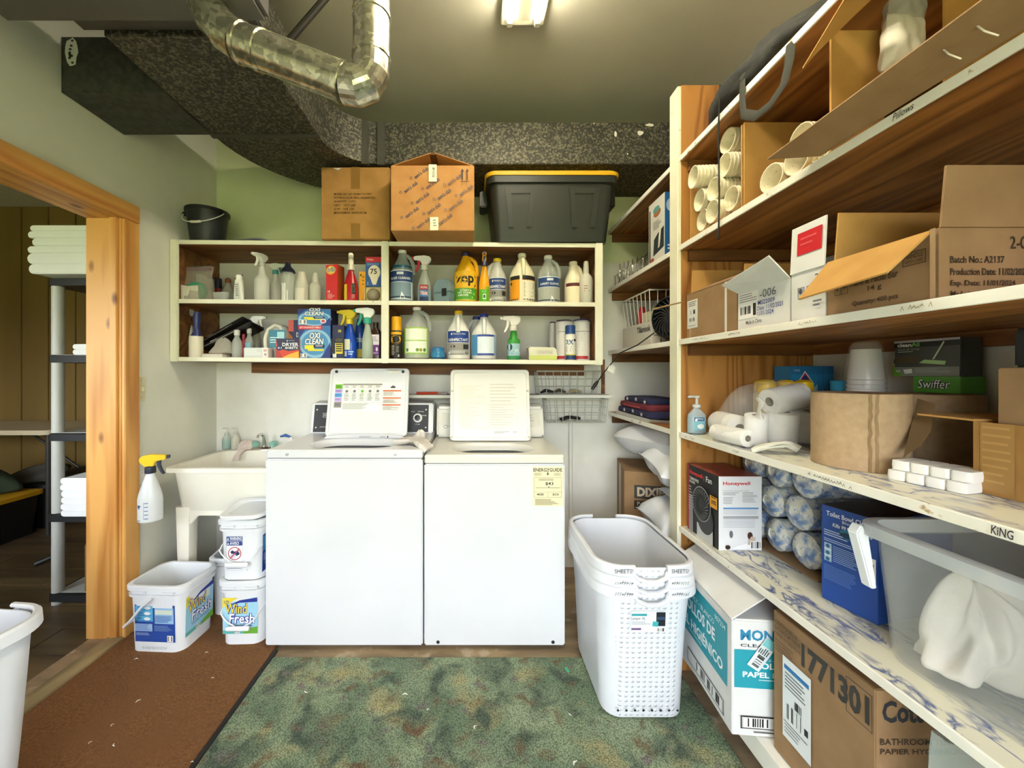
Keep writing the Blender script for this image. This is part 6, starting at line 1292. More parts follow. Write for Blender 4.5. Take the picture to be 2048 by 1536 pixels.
side(lambda n: (n.rect(.0, .0, .18, 1., '2a2a2e'), n.rect(.0, .0, .045, 1, '9c2028'), n.rect(.05, .0, .2, .55, '8a8a8e'), n.text('Honeywell', .08, .85, .52, .93, 'd8303a', .03), n.rect(.57, .84, .575, .92, 'c8c8c8'), n.text('Fan', .64, .85, .82, .93, 'e8e8e8', .01), n.text('TURBOFORCE', .08, .78, .4, .825, 'e0e0e0', .03), n.text('POWER', .08, .735, .28, .77, 'e0e0e0', .03), n.lines(.06, .3, .18, .68, 9, 'b8b8bc', .3, .3, 2),
                n.rect(.35, .0, .86, .2, 'c4c6ca'), n.ell(.62, .3, .26, .2, '3c3e42', 26), n.ell(.5, .5, .3, .25, '9a9ca0', 28), n.ell(.5, .5, .285, .235, '1a1b1d', 28), n.ell(.52, .5, .1, .09, '2c2e32'), n.rect(.78, .54, 1., .70, 'e0a030'), n.text('30%', .82, .59, .97, .65, '3a2a10', .03), n.lines(.82, .66, .97, .69, 1, '3a2a10')))
d = Decal()
for i in range(26):
    a = 2*pi*i/26; c, s_ = cos(a), sin(a); a2 = a+.35
    d.poly([(.09*.30*c, .12*.30*s_), (.055*cos(a2), .058*sin(a2)), (.055*cos(a2+.07), .058*sin(a2+.07))], '85878c')
d.build('fan_picture', plane_map((-w/2-.004, 0, h*.5), (0, -1, 0), (0, 0, 1)), t)
wrap_m = noisy('blue_wrapped_roll', '6f8cbc', 'dcdcd2', 26, .36, .54, rough=.25, bump=.5, bscale=24, dist=.8, c3='9aaecf', s3=40, lo3=.58, hi3=.62)
roll_me = None; gidx = 0
sheet = MB().box(-.16, -.21, 0, .16, .21, .004).build('cardboard_sheet', card3, None, bevel=.001); sheet.location = (1.21, 1.40, SH[1]+.001); tag(sheet, 'flat brown cardboard sheet under the wrapped toilet rolls', 'cardboard')
def troll(x, y, z):
    global roll_me
    if roll_me is None:
        o = MB().lathe([(0, -.052), (.02, -.053), (.022, -.057), (.045, -.052), (.0555, -.042), (.056, 0), (.0555, .042), (.045, .052), (.022, .057), (.02, .053), (0, .052)], 24, M=Matrix.Rotation(R(90), 4, 'Y')).build('wrapped_toilet_roll', wrap_m); roll_me = o
    else: o = roll_me.copy(); C.objects.link(o)
    o.location = (x, y, z); o.rotation_euler = (random.uniform(0, 3), random.uniform(-.04, .04), random.uniform(-.08, .08)); return tag(o, 'toilet roll in blue and white wrapper in the pile beside the boxed fan', 'toilet roll', 'blue wrapped toilet rolls')
for c_, x in enumerate((1.125, 1.245)):
    for k in range(3):
        for j, y in enumerate((1.27, 1.392, 1.514)):
            if c_ == 0 and y > 1.35: x_ = 1.125
            troll(x, y+(.03 if k == 1 else 0)-.0, SH[1]+.062+k*.1135)
rz = -R(9)
t, w, d_, h, side, front, flap = rbox('cleaner_box', 'blue boxed toilet bowl cleaner with white lettering', .995, 1.27, .975, 1.105, SH[1]+.001, .872, flat('1f4a9c', .4), rz=R(13.5), bevel=.001, loc=(1.141, 1.082, SH[1]+.001))
side(lambda n: (n.text('Toilet Bowl Cleaner', .1, .90, .97, .95, 'eaeef6', .02), n.text('Bleach', .4, .86, .66, .89, 'eaeef6'), n.text('Kills 99.9% of Germs', .22, .80, .92, .84, 'eaeef6', .02, .2), n.lines(.06, .68, .5, .75, 3, 'c8d4ec', .4, .2, 2), n.ell(.55, .76, .2, .05, '2a7f9c'), n.ell(.55, .75, .2, .03, '123a5c'), n.lines(.06, .62, .6, .66, 2, 'b8c8e8', .4, .2, 7)))
side(lambda n: (n.rect(.06, .42, .2, .61, 'a9c8dc'), n.rect(.06, .475, .2, .485, 'e8eef4'), n.rect(.06, .54, .2, .55, 'e8eef4'), n.ell(.13, .58, .04, .02, '3a6a9c'), n.ell(.13, .51, .04, .02, '3a6a9c'), n.ell(.13, .445, .04, .02, '3a6a9c'), n.lines(.23, .43, .68, .6, 9, '9cb4e0', .35, .2, 3), n.lines(.06, .22, .66, .38, 9, '6a8ccc', .3, .2, 4), n.rect(.74, .40, .98, .62, 'e8e8e4'), n.bars(.76, .42, .96, .58, 3, 12, None)), 'side_print')
MB().box(-w/2, -d_/2, h+.0002, w/2, d_/2, h+.001).build('top_print', flat('1a1418', .4), t)
ct = thing('clear_tote', 'translucent plastic storage tote holding white linens', 'tote', (1.13, .66, SH[1]+.001)); frost = flat('e0e4e4', .2, alpha=.17)
TW, TD, TH = .44, .54, .295
MB().loft([rrect(TW-.06, TD-.06, .05, 0), rrect(TW-.05, TD-.05, .055, .012), rrect(TW-.02, TD-.02, .05, TH-.03), rrect(TW-.026, TD-.026, .05, TH-.03), rrect(TW-.056, TD-.056, .055, .014), rrect(TW-.07, TD-.07, .05, .004)]).build('bin', frost, ct)
MB().loft([rrect(TW-.02, TD-.02, .05, TH-.034), rrect(TW+.012, TD+.012, .05, TH-.030), rrect(TW+.014, TD+.014, .05, TH-.004), rrect(TW+.004, TD+.004, .05, TH), rrect(TW-.024, TD-.024, .045, TH), rrect(TW-.026, TD-.026, .045, TH-.03)], cap0=False, cap1=False).build('rim', flat('dfe3e4', .25, alpha=.6), ct)
MB().prism([(-TW/2-.004, TH-.01), (-TW/2-.016, TH-.03), (-TW/2+.018, TH-.16), (-TW/2+.032, TH-.16), (-TW/2+.012, TH-.03)], TD/2-.02, TD/2+.006, 'Y').build('latch', flat('e6eaee', .3), ct, bevel=.003)
for i, (dx, dy, sx, sy, sz_, rz_, c, lab) in enumerate(((-.085, .15, .085, .075, .19, .4, 'd9d3ca', 'white crumpled sheet at the far end of the clear tote'), (.0, -.05, .14, .12, .25, 1.2, 'cfc8be', 'off-white crumpled sheet at the near end of the clear tote'))):
    cloth('folded_linen', lab, 'linen', c, sx, sy, sz_, (1.13+dx, .66+dy, SH[1]+.018), rz_, 20+i, 48, amp=1.6)
# ---- shelf marked KING
d = Decal(); d.rect(-.022, .008, .024, .062, '7fb8cc', 8); d.rect(-.022, .046, .02, .06, '3a5a88', 6); d.text('Softsoap', -.014, .05, .014, .058, 'eef2f4', .01); d.ell(.004, .024, .014, .010, 'e6f0f2', 14); d.ell(-.014, .05, .005, .005, 'f0f4f4', 8)
pump_bottle('soap_dispenser', 'clear pump bottle of blue hand soap at the shelf upright', (.905, 1.585, SH[2]+.001), .155, .037, flat('c4d4da', .1, alpha=.5), flat('cfd6d6', .25, alpha=.8), .6, liquid=flat('6aa4bc', .15, alpha=.8), lbl=d)
paper = noisy('tissue_paper', 'e6e3df', 'efedea', 30, .3, .7, rough=.9)
def proll(label, px, py, Y, r, L_, ang_z, ang_t, group='loose white paper rolls in clear bags', core=True):
    """paper roll: axis along local x, turned ang_z about z and tipped by ang_t"""
    t = thing('paper_roll', label, 'paper roll', P3(px, py, Y), 0, group)
    M = Matrix.Rotation(ang_z, 4, 'Z') @ Matrix.Rotation(ang_t, 4, 'Y') @ Matrix.Rotation(R(90), 4, 'Y')
    MB().lathe([(r*.36, -L_/2), (r*.97, -L_/2), (r, -L_/2+.004), (r, L_/2-.004), (r*.97, L_/2), (r*.36, L_/2)], 26, M=M, cap=False).build('sheets', paper, t)
    MB().lathe([(r*.36, -L_/2+.001), (r*.36, L_/2-.001), (r*.33, L_/2-.001), (r*.33, -L_/2+.001)], 20, M=M, cap=False).build('core', flat('8f7f6c', .8), t); return t
z0 = SH[2]
def on(X, Y, z): return (CX+X*F/Y, CY-(z-CAMZ)*F/Y, Y)
for lab, X, Y, z, r, L_, az, at in (
    ('white paper roll lying with its open core facing out beside the soap pump', .897, 1.36, z0+.031, .029, .15, R(95), 0),
    ('wide white paper roll lying behind the small open-ended roll', .972, 1.485, z0+.048, .046, .18, R(78), 0),
    ('white paper roll tipped upright beside the knotted bag', .965, 1.335, z0+.056, .034, .10, R(60), R(80)),
    ('white paper roll in the lower row under the topmost roll, left of two', 1.05, 1.330, z0+.066, .047, .105, R(80), R(78)),
    ('white paper roll in the lower row under the topmost roll, right of two', 1.15, 1.345, z0+.066, .048, .105, R(90), R(80)),
    ('white paper roll lying on top of the paper roll pile', 1.065, 1.335, z0+.160, .044, .125, R(8), R(-10))):
    proll(lab, *on(X, Y, z), r, L_, az, at)
film_m = flat('d9d6d2', .12, alpha=.16)
kb = thing('clear_roll_bag', 'thin clear plastic bag with a knot over the paper rolls', 'bag', (1.05, 1.37, z0+.002)); rg = random.Random(2)
loops = []
for j in range(9):
    v = j/8; k = (1-v**3)**.5 if v < 1 else .03
    loops.append([((.19*cos(a))*k*(1+.05*sin(5*a+6*v)), .12*sin(a)*k*(1+.06*sin(7*a+4*v)), .225*v) for a in [2*pi*i/30 for i in range(30)]])
MB().loft(loops).build('film', film_m, kb)
MB().tube([(-.12, -.10, .10), (-.125, -.105, .125), (-.12, -.11, .15), (-.13, -.105, .165)], [.018, .006, .014, .010], 8, flatn=.5).build('knot', flat('d9d6d2', .15, alpha=.45), kb)
drape('green_printed_bag', 'flattened white plastic bag with green print before the brown paper roll', 'bag', 'dfe0d4', (.05, .05, 0), [(.885, 1.235, z0+.006), (.915, 1.21, z0+.022), (.955, 1.19, z0+.03), (1.0, 1.2, z0+.012)], seed=6, amp=.006)
for i, (x, y_) in enumerate(((1.085, 1.445), (1.155, 1.445), (1.225, 1.45), (1.12, 1.51))):
    t = thing('spray_can', 'cream aerosol can with yellow cap in the row behind the paper rolls', 'can', (x, y_, z0+.001), 0, 'yellow-capped aerosol cans')
    MB().lathe([(.031, 0), (.0325, .004), (.0325, .165), (.028, .172)], 22).build('can_body', flat('e8e0b0', .3), t); MB().lathe([(.0305, .173), (.0305, .195), (.027, .213), (.018, .22), (0, .221)], 22).build('cap', flat('e8c01e', .3), t)
t, w, d_, h, side, front, flap = rbox('wipes_box', 'blue multipack box of disinfecting wipes with red diamond logo', 1.232, 1.395, 1.515, 1.60, z0+.12, 1.272, flat('2a7fb8', .4), bevel=.001)
for q in ((-.085, .0), (-.02, 0)):
    pass
front(lambda n: (n.rect(0, 0, 1, 1, '2a86bc'), n.rect(0, .8, 1, 1, '2474ac'), n.poly([(.1, 0), (.62, 0), (.62, .55), (.45, .35)], '9cc4d4'), n.poly([(.12, .55), (.32, .88), (.54, .55), (.32, .22)], 'f0f0f0'), n.poly([(.14, .55), (.32, .84), (.52, .55), (.32, .26)], 'c43a48'), n.poly([(.17, .55), (.32, .79), (.49, .55), (.32, .31)], '23347c'), n.text('CLOROX', .16, .47, .5, .63, 'f4f4f6', .03), n.text('5 PACK', .05, .86, .2, .92, 'd8e8f0'),
                 n.rect(.62, 0, .63, 1, '1c5a94'), n.rect(.74, 0, .75, 1, '1c5a94'), n.rect(.86, 0, .87, 1, '1c5a94'), n.poly([(.66, .0), (.74, .0), (.74, .5)], '9cc4d4'), n.poly([(.78, .0), (.86, .0), (.86, .5)], '9cc4d4')))
t, w, d_, h, side, front, flap = rbox('brown_carton', 'plain brown carton underneath the wipes multipack', 1.232, 1.395, 1.512, 1.603, z0+.001, z0+.118, card3)
cu = thing('blue_tub', 'clear tub with bright blue lid beside the stacked cups', 'tub', (1.285, 1.355, z0+.001)); MB().lathe([(.032, 0), (.034, .005), (.034, .16)], 22).build('body', flat('cfdde0', .15, alpha=.6), cu); MB().lathe([(.036, .161), (.036, .215), (.033, .22)], 22).build('cover', flat('2492c4', .35), cu)
cs = thing('cup_stack', 'upside-down stack of white cups in clear wrap behind the brown roll', 'cups', (1.265, 1.26, z0+.001))
cup_prof = [(.034, .105), (.036, .105), (.044, .008), (.047, .006), (.047, 0), (.044, 0), (.043, .008), (.034, .100), (0, .100)]
me0 = None
for i in range(16):
    if me0 is None: o = MB().lathe(cup_prof, 20, cap=False).build('cup', flat('dcdad8', .45), cs); me0 = o
    else: o = me0.copy(); C.objects.link(o); o.parent = cs
    o.location = (0, 0, i*.0145)
MB().lathe([(.050, .002), (.050, .24), (.040, .33), (.03, .345), (.012, .352)], 18).build('wrap', flat('d8d4d2', .12, alpha=.22), cs)
kraft = noisy('kraft_roll', 'a98d6c', 'b69a78', 60, .3, .7, rough=.9); 
def kroll(label, X, Y, r, h):
    t = thing('paper_towel_roll', label, 'paper roll', (X, Y, z0+.001), 0); MB().lathe([(.022, 0), (r, 0), (r, h), (.022, h)], 48, cap=False).build('sheets', kraft, t); MB().lathe([(.0215, .001), (.0215, h-.001), (.019, h-.001), (.019, .001)], 20, cap=False).build('core', flat('7a6248', .8), t); return t
t = kroll('big brown paper towel roll with a ragged taped seam, nearer the shelf edge', 1.035, 1.05, .098, .194)
mb = MB(); rg = random.Random(3)
for k, u0 in enumerate((-.058, -.046)):
    vs = []; fs = []
    for i in range(15):
        a = -pi/2+(u0+rg.uniform(-.002, .002))/.098; b_ = a+.006/.098
        vs += [(.0992*cos(a), .0992*sin(a), .194*i/14), (.0986*cos(b_), .0986*sin(b_), .194*i/14)]
    mb.add(vs, [(2*i, 2*i+1, 2*i+3, 2*i+2) for i in range(14)])
mb2 = MB(); mb2.v = mb.v[:30]; mb2.f = mb.f[:14]; mb2.m = mb.m[:14]; mb2.build('torn_edge', flat('8e7250', .9), t)
mb3 = MB(); mb3.add(mb.v[30:], mb.f[:14]); mb3.build('torn_edge', flat('9a7e5c', .9), t)
kroll('brown paper towel roll standing under the green box, by the wall', 1.288, 1.10, .098, .188)
o = MB().slab([PP(1835, 797, 1.13), PP(1870, 808, 1.10), PP(1862, 862, 1.08), PP(1843, 890, 1.05), PP(1806, 916, 1.0), PP(1822, 850, 1.10)], (.003, .002, 0)).build('kraft_scrap', flat('8f7450', .9)); tag(o, 'torn piece of brown kraft paper leaning between the two brown rolls', 'paper')
foam = flat('eceae6', .95)
for k in range(2):
    t = thing('foam_sponge_slab', ('lower', 'upper')[k]+' of two stacked white foam sponge slabs before the brown carton', 'sponges', (1.02+.01*k, .862, z0+.001+k*.0225), R(14))
    for i in range(4): MB().loft([rrect(.075, .030, .006, 0, 3), rrect(.078, .0325, .008, .010, 3), rrect(.075, .030, .006, .0215, 3)]).build('sponge', foam, t).location = (0, -.048+i*.0322, 0)
t, w, d_, h, side, front, flap = rbox('mop_refill_box', 'grey and green dust mop refill box standing on the green box', 1.335, 1.395, 1.07, 1.238, 1.2365, 1.345, flat('4a4c48', .4), bevel=.001)
side(lambda n: (n.rect(0, .94, 1, 1, 'b4b4b8'), n.rect(0, .8, 1, .94, '1f1f20'), n.text('cleanAll', .06, .82, .42, .93, 'e4e6e0', .03), n.text('All', .30, .82, .42, .93, '5fae3a', .03), n.text('dust & mop', .07, .71, .42, .78, 'a8aaa4'), n.lines(.07, .65, .33, .69, 1, 'c8c8c4'), n.poly([(0, .35), (.42, .4), (.4, .55), (.12, .55), (0, .48)], '5a4c3c'), n.poly([(.42, .36), (.8, .3), (.82, .4), (.5, .45)], 'b8dc9a'), n.poly([(.62, .45), (.65, .45), (.8, .9), (.78, .92)], 'd0dcc0'), n.rect(0, 0, 1, .25, '8c9088'), n.poly([(0, 0), (.16, 0), (0, .3)], '6fae34'), n.text('40', .04, .1, .12, .17, 'f0f4e8', .02), n.poly([(.2, .06), (.32, .08), (.31, .2), (.17, .18)], 'eceeea'), n.lines(.36, .08, .9, .2, 4, 'b8bab4', .35, .4, 2)))
t, w, d_, h, side, front, flap = rbox('duster_refill_box', 'small bright green refill box lying on the brown paper roll', 1.325, 1.395, 1.062, 1.178, 1.1885, 1.2355, flat('4f9a2c', .4), bevel=.001)
side(lambda n: (n.text('Swiffer', .12, .25, .82, .82, '1c2c30', .07, .15), n.text('Swiffer', .13, .27, .81, .80, 'eef4ea', .0, .15)))
t, w, d_, h, side, front, flap = rbox('open_carton', 'open brown carton with a corrugated flap sticking out toward the foam slabs', 1.047, 1.38, .42, .818, z0+.001, 1.145, card1, True)
flap([(-w/2, d_/2, h), (w/2, d_/2, h), (w/2, d_/2+.10, h+.002), (-w/2-.004, d_/2+.10, h+.002)], m=card_in)
side(lambda n: (n.rect(.03, .05, .16, 1, 'a87f44'), n.lines(.04, .1, .15, .95, 8, 'b88f54', .3, .3, 4)), 'tape')
t, w, d_, h, side, front, flap = rbox('inner_carton', 'dark brown carton standing inside the open carton', 1.06, 1.36, .63, .79, z0+.0075, 1.256, card3)
t, w, d_, h, side, front, flap = rbox('black_box', 'matt black box on top of the inner carton', 1.085, 1.36, .64, .785, 1.2575, 1.335, flat('131416', .6), bevel=.004)
# ---- third shelf up: opened cartons
z3 = SH[3]+.001; xf = .876
t, w, d_, h, side, front, flap = rbox('open_carton', 'brown carton with white address label at the shelf upright', xf, 1.25, 1.30, 1.605, z3, 1.562, card3, True)
side(lambda n: (n.rect(.02, .22, .26, .86, 'd8d6d2'), n.lines(.05, .7, .24, .82, 3, '5a5450', .4, .2, 1), n.bars(.06, .52, .22, .64, 2, 9, None), n.bars(.07, .36, .2, .46, 3, 9, None), n.lines(.05, .25, .22, .28, 1, '8a8682'), n.rect(.07, 0, .12, .22, 'b08a62')))
side(lambda n: n.rect(.80, 0, .84, 1, 'd4d0c8'), 'tape')
flap([(-w/2, d_/2, h), (-w/2, -d_/2, h), (-w/2+.12, -d_/2, h+.055), (-w/2+.12, d_/2, h+.055)])
flap([(-w/2+.01, d_/2-.01, h), (w/2-.01, d_/2-.01, h), (w/2-.01, d_/2-.02, h+.10), (-w/2+.01, d_/2-.02, h+.10)], m=card_in)
t, w, d_, h, side, front, flap = rbox('open_carton', 'white carton printed 006 with a flap folded outward', xf, 1.25, 1.082, 1.294, z3, 1.508, white_card, True)
side(lambda n: (n.rect(.02, .28, .44, .96, 'eceae8'), n.lines(.05, .68, .42, .92, 4, '7a7a7c', .3, .3, 2), n.bars(.05, .36, .32, .62, 3, 18, None), n.rect(.34, .33, .40, .64, '2a2a2c'), n.text('-006', .48, .72, .78, .92, '5a5c66'), n.text('MS22009', .44, .56, .76, .67, '2f3a8c', .01), n.text('Date: 11/02/2021', .43, .42, .9, .53, '2f3a8c', .01), n.text('11/01/2024', .43, .29, .74, .4, '2f3a8c', .01), n.text('Made in China', .2, .12, .52, .22, '4a4c60', .01)))
flap([(-w/2, -d_/2, h), (-w/2, d_/2, h), (-w/2-.045, d_/2+.015, h+.030), (-w/2-.06, -d_/2-.0, h+.062)], m=white_card)
flap([(w/2-.1, d_/2-.008, h), (-w/2+.01, d_/2-.008, h), (-w/2+.01, d_/2-.02, h+.095), (w/2-.1, d_/2-.02, h+.095)], m=card_in)
t, w, d_, h, side, front, flap = rbox('open_carton', 'white carton with red sticker and upright flap', xf, 1.25, .972, 1.076, z3, 1.515, white_card, True)
side(lambda n: (n.frame(.22, .45, .42, .68, .0015, '4a4c60'), n.frame(.5, .45, .70, .68, .0015, '4a4c60'), n.ell(.32, .6, .05, .06, '4a4c60', 10), n.ell(.6, .6, .06, .05, '4a4c60', 10), n.text('20', .75, .76, .98, .88, '3a3c48', .02), n.text('Sha', .76, .5, .98, .6, '4a4c60', .02), n.lines(.7, .2, .95, .36, 2, '6a6c78', .4, .3, 1)))
flap([(-w/2, d_/2, h), (-w/2, -d_/2, h), (-w/2+.006, -d_/2, h+.125), (-w/2+.006, d_/2, h+.125)], m=white_card)
d = Decal(); d.rect(-.03, .045, .045, .105, 'c8202c'); d.lines(-.02, .06, .03, .09, 2, 'd85a60', .3, .3, 1); d.build('red_sticker', plane_map((-w/2-.0045, -.0, h), (0, -1, 0), (0.04, 0, 1)), t)
t, w, d_, h, side, front, flap = rbox('soap_carton', 'large brown carton of soap bars printed with batch and dates', xf, 1.32, .735, .966, z3, 1.520, card3, True)
side(lambda n: (n.text('amenities', .32, .62, .62, .74, '4f3a26', .03), n.text('Hand & Facial Bar', .26, .44, .7, .56, '4f3a26', .02), n.text('14 g', .43, .29, .56, .40, '4f3a26', .02), n.text('Quantity: 400 pcs', .28, .08, .7, .19, '4f3a26', .02), n.frame(.74, .56, .92, .76, .0018, '4f3a26'), n.text('HANDLE', .76, .66, .90, .73, '4f3a26', .02), n.text('WITH CARE', .76, .59, .90, .64, '4f3a26', .02), n.frame(.10, .34, .17, .52, .0014, '4f3a26'), n.frame(.18, .34, .25, .52, .0014, '4f3a26'), n.ell(.135, .45, .018, .04, '4f3a26', 8), n.ell(.215, .46, .025, .03, '4f3a26', 8), n.rect(.96, 0, 1, 1, 'a98a68')))
front(lambda n: (n.text('2-006', .30, .70, .42, .88, '3c2e22', .01), n.text('Batch No.: A2137', .045, .50, .275, .60, '3c2e22', .02), n.text('Production Date: 11/02/2021', .045, .33, .37, .43, '3c2e22', .02), n.text('Exp. Date: 11/01/2024', .045, .16, .32, .26, '3c2e22', .02), n.text('Made in China', .045, .02, .22, .11, '3c2e22', .02)))
flap([(-w/2, -d_/2, h), (w/2, -d_/2, h), (w/2, -d_/2-.002, h+.115), (-w/2+.008, -d_/2-.002, h+.115)])
flap([(-w/2, d_/2, h), (-w/2, -d_/2+.012, h), (-w/2-.076, -d_/2+.022, h-.078), (-w/2-.078, d_/2-.006, h-.092)], m=card_in)
flap([(-w/2+.01, d_/2-.006, h), (w/2-.1, d_/2-.006, h), (w/2-.1, d_/2-.016, h+.115), (-w/2+.01, d_/2-.016, h+.115)], m=card_in)
# ---- shelf marked Pillows: cartons of paper cups
z4 = SH[4]+.001
t, w, d_, h, side, front, flap = rbox('cup_carton', 'cardboard box of paper cups open to the front by the upright', .885, 1.36, 1.295, 1.606, z4, 2.07, card_in, 'front', skip=('front', 'top'))
t, w, d_, h, side, front, flap = rbox('cup_carton', 'second cardboard box of paper cups with dark inside', .885, 1.36, .972, 1.288, z4, 2.07, card_in, 'front', skip=('front', 'near', 'top'))
cup2 = None
cprof = [(.030, .0), (.030, .002), (.0425, .088), (.0455, .090), (.0455, .0935), (.042, .0935), (.0405, .088), (.028, .006), (0, .006)]
cupm = noisy('printed_cup', 'e8e0c4', 'f0e8ce', 40, .4, .6, rough=.5, c3='8a7a58', s3=160, lo3=.66, hi3=.70)
def cupstack(label, px, py, Y, n, az=pi, tilt=0., sc=1.):
    """nested paper cups lying on their side, mouths toward the room"""
    global cup2
    t = thing('cup_stack', label, 'cups', P3(px, py, Y), 0, 'stacks of paper cups in the open boxes'); t.rotation_euler = (0, tilt, az)
    for i in range(n):
        if cup2 is None: o = MB().lathe([(a*.92, b) for a, b in cprof], 18, M=Matrix.Rotation(R(90), 4, 'Y') @ Matrix.Translation((0, 0, -.0935)), cap=False).build('cup', cupm, t); cup2 = o
        else: o = cup2.copy(); C.objects.link(o); o.parent = t
        o.location = (-i*.0135, 0, 0)
    t.scale = (sc, sc, sc); return t
for i, (px, py, Y, n, az) in enumerate(((1386, 354, 1.53, 16, R(176)), (1455, 281, 1.40, 8, R(182)), (1448, 330, 1.40, 10, R(178)), (1427, 378, 1.44, 12, R(180)), (1398, 400, 1.53, 12, R(176)), (1424, 423, 1.43, 10, R(178)), (1404, 440, 1.53, 10, R(176)), (1462, 397, 1.36, 8, R(178)))):
    cupstack('nested paper cups lying in the box by the shelf upright', px, py, Y, n, az)
for i, (px, py, Y, n, az) in enumerate(((1542, 356, 1.16, 9, R(184)), (1592, 318, 1.08, 9, R(182)), (1602, 276, 1.14, 9, R(182)), (1640, 290, 1.02, 8, R(180)))):
    cupstack('nested paper cups lying in the second dark box', px, py, Y, n, az)
bx = thing('flapped_carton', 'large cardboard carton with flaps open toward the room on the shelf', 'box', (0, 0, 0))
MB().box(.875, .955, z4, 1.005, .96, 2.085).build('side_panel', card_in, bx)
MB().box(1.045, .865, z4, 1.36, .87, 2.10).build('side_panel', card_in, bx)
MB().slab([(.795, 1.06, 1.825), (.862, .97, 1.785), (.862, .40, 1.785), (.800, .40, 1.835)], (.002, 0, .004)).build('lower_flap', card3, bx)
MB().slab([PP(1605, 138, .82), PP(1665, 72, .875), PP(1752, -8, .872), PP(1692, -6, .80)], (0, 0, .004)).build('upper_flap', card_in, bx)
MB().box(1.30, .40, z4, 1.36, .86, z4+.004).build('base', card3, bx)
MITTS = ((1803, 92, .90, .085, .16, .05, 'd8d2c4', 'white padded mitt in the large carton, lower of two'), (1808, 26, .92, .085, .10, .05, 'a8a49c', 'grey padded mitt in the large carton, upper of two'))
for i, (px, py) in enumerate(((1925, 75), (1860, 118))):
    p = PP(px, py, .83); o = MB().tube([p, p+Vector((-.004, -.02, .004)), p+Vector((-.008, -.035, -.02)), p+Vector((-.006, -.05, -.04))], .0013, 6).build('frayed_string', flat('d8d0bc', .9)); tag(o, ('longer', 'shorter')[i]+' frayed white string hanging from the torn carton flap', 'string')
# ---- top shelf: dark backpack, cord, white bag
z5 = SH[5]+.001
bp_ = thing('backpack', 'charcoal fabric bag slumped on the top shelf with strap hanging down', 'bag', (.955, 1.24, z5), 0)
rg = random.Random(12); loops = []
for j in range(15):
    v = j/14; yy = .27-.56*v; k = (sin(pi*min(.97, max(.05, v*.92+.05))))**.5; loop = []
    for i in range(22):
        a = 2*pi*i/22; rr = 1+.10*sin(4*a+9*v)+.07*sin(7*a-13*v)
        loop.append((.10*k*rr*cos(a)-.015*sin(5*v), yy+.02*sin(3*a), max(.0, .062*k*(1+rr*sin(a)*.95)+.012*sin(11*v)*(sin(a) > 0))))
    loops.append(loop)
MB().loft(loops).build('sack', noisy('charcoal_fabric', '2b2b29', '3a3a37', 30, .3, .7, rough=.9, bump=.6, bscale=18), bp_, smooth=180)
mb = MB(); pp = [PP(1485, 150, .86), PP(1484, 200, .85), PP(1487, 228, .84), PP(1512, 232, .83), PP(1540, 210, .83), PP(1568, 168, .84), PP(1578, 125, .85), PP(1582, 85, .86)]
for i in range(len(pp)): pp[i] = pp[i]-Vector(bp_.location)
vs = []
for i, p in enumerate(pp):
    tn = (pp[min(i+1, 7)]-pp[max(i-1, 0)]).normalized(); s_ = Vector((1, 0, 0))*.5+tn.cross(Vector((1, 0, 0)))*.6; s_ = s_.normalized()*.013; vs += [p+s_, p-s_, p-s_+Vector((.003, 0, .001)), p+s_+Vector((.003, 0, .001))]
fs = []
for i in range(len(pp)-1):
    for k in range(4): fs.append((i*4+k, i*4+(k+1) % 4, i*4+4+(k+1) % 4, i*4+4+k))
MB().tube(pp, .014, 10, flatn=.22).build('strap', flat('34342c', .85), bp_, smooth=60)
p0, p1 = PP(1440, 170, .85)-Vector(bp_.location), PP(1437, 478, .85)-Vector(bp_.location)
MB().tube([p0, p0.lerp(p1, .3)+Vector((-.003, .002, 0)), p0.lerp(p1, .7)+Vector((.0, -.002, 0)), p1], .0028, 6).build('cord', flat('211d18', .8), bp_); MB().tube([p1+Vector((0, 0, .03)), p1], .0045, 6).build('cord_knot', flat('211d18', .8), bp_)
cloth('white_sack', 'cream cloth bundle on the top shelf beyond the charcoal bag', 'bundle', 'd8d2c0', .09, .12, .11, (.945, .80, z5), .2, 14)
# ---- far bay of the shelving (between upright and back wall)
t, w, d_, h, side, front, flap = rbox('appliance_box', 'tall white and blue box with a garment picture in the far bay', .882, 1.10, 1.80, 1.965, SH[4]+.001, 2.082, flat('1f5f9c', .4), bevel=.001)
side(lambda n: (n.rect(0, 0, 1, 1, 'd6d4cc'), n.rect(.04, .05, .12, .9, '3a3c40'), n.poly([(.3, .12), (.95, .18), (.95, .5), (.6, .45), (.35, .38)], '2c3638'), n.poly([(.6, .2), (.7, .22), (.8, .5), (.68, .5)], 'd8d0c8'), n.ell(.55, .78, .22, .06, 'a86a4a'), n.ell(.5, .84, .2, .05, '5f9c98'), n.lines(.3, .52, .8, .66, 6, '9a9890', .35, .3, 2), n.ell(.25, .06, .12, .04, '9c4a3c')))
front(lambda n: (n.rect(.0, .02, 1, .98, '1f5f9c'), n.lines(.05, .1, .5, .2, 2, 'e8ecf0', .5, .3, 3), n.ell(.12, .8, .1, .1, '9cb8d4')))
cw = flat('b4b2a8', .2, .95)
hr = thing('chrome_wire_rack', 'tangle of chrome wire hangers in the far bay', 'hangers', (0, 0, 0)); rg = random.Random(6)
for i in range(11):
    x = .905+i*.012; y = 2.42-i*.035; pts = [(x+.02*cos(a), y+.055*cos(a), SH[4]+.075+.068*sin(a)) for a in [-pi/2+2*pi*k/14 for k in range(15)]]
    MB().tube(pts, .0022, 6).build('wire_loop', cw, hr)
for z in (.005, .075): MB().tube([(.888, 2.47, SH[4]+z), (.888, 2.0, SH[4]+z)], .0025, 6).build('wire_rail', cw, hr)
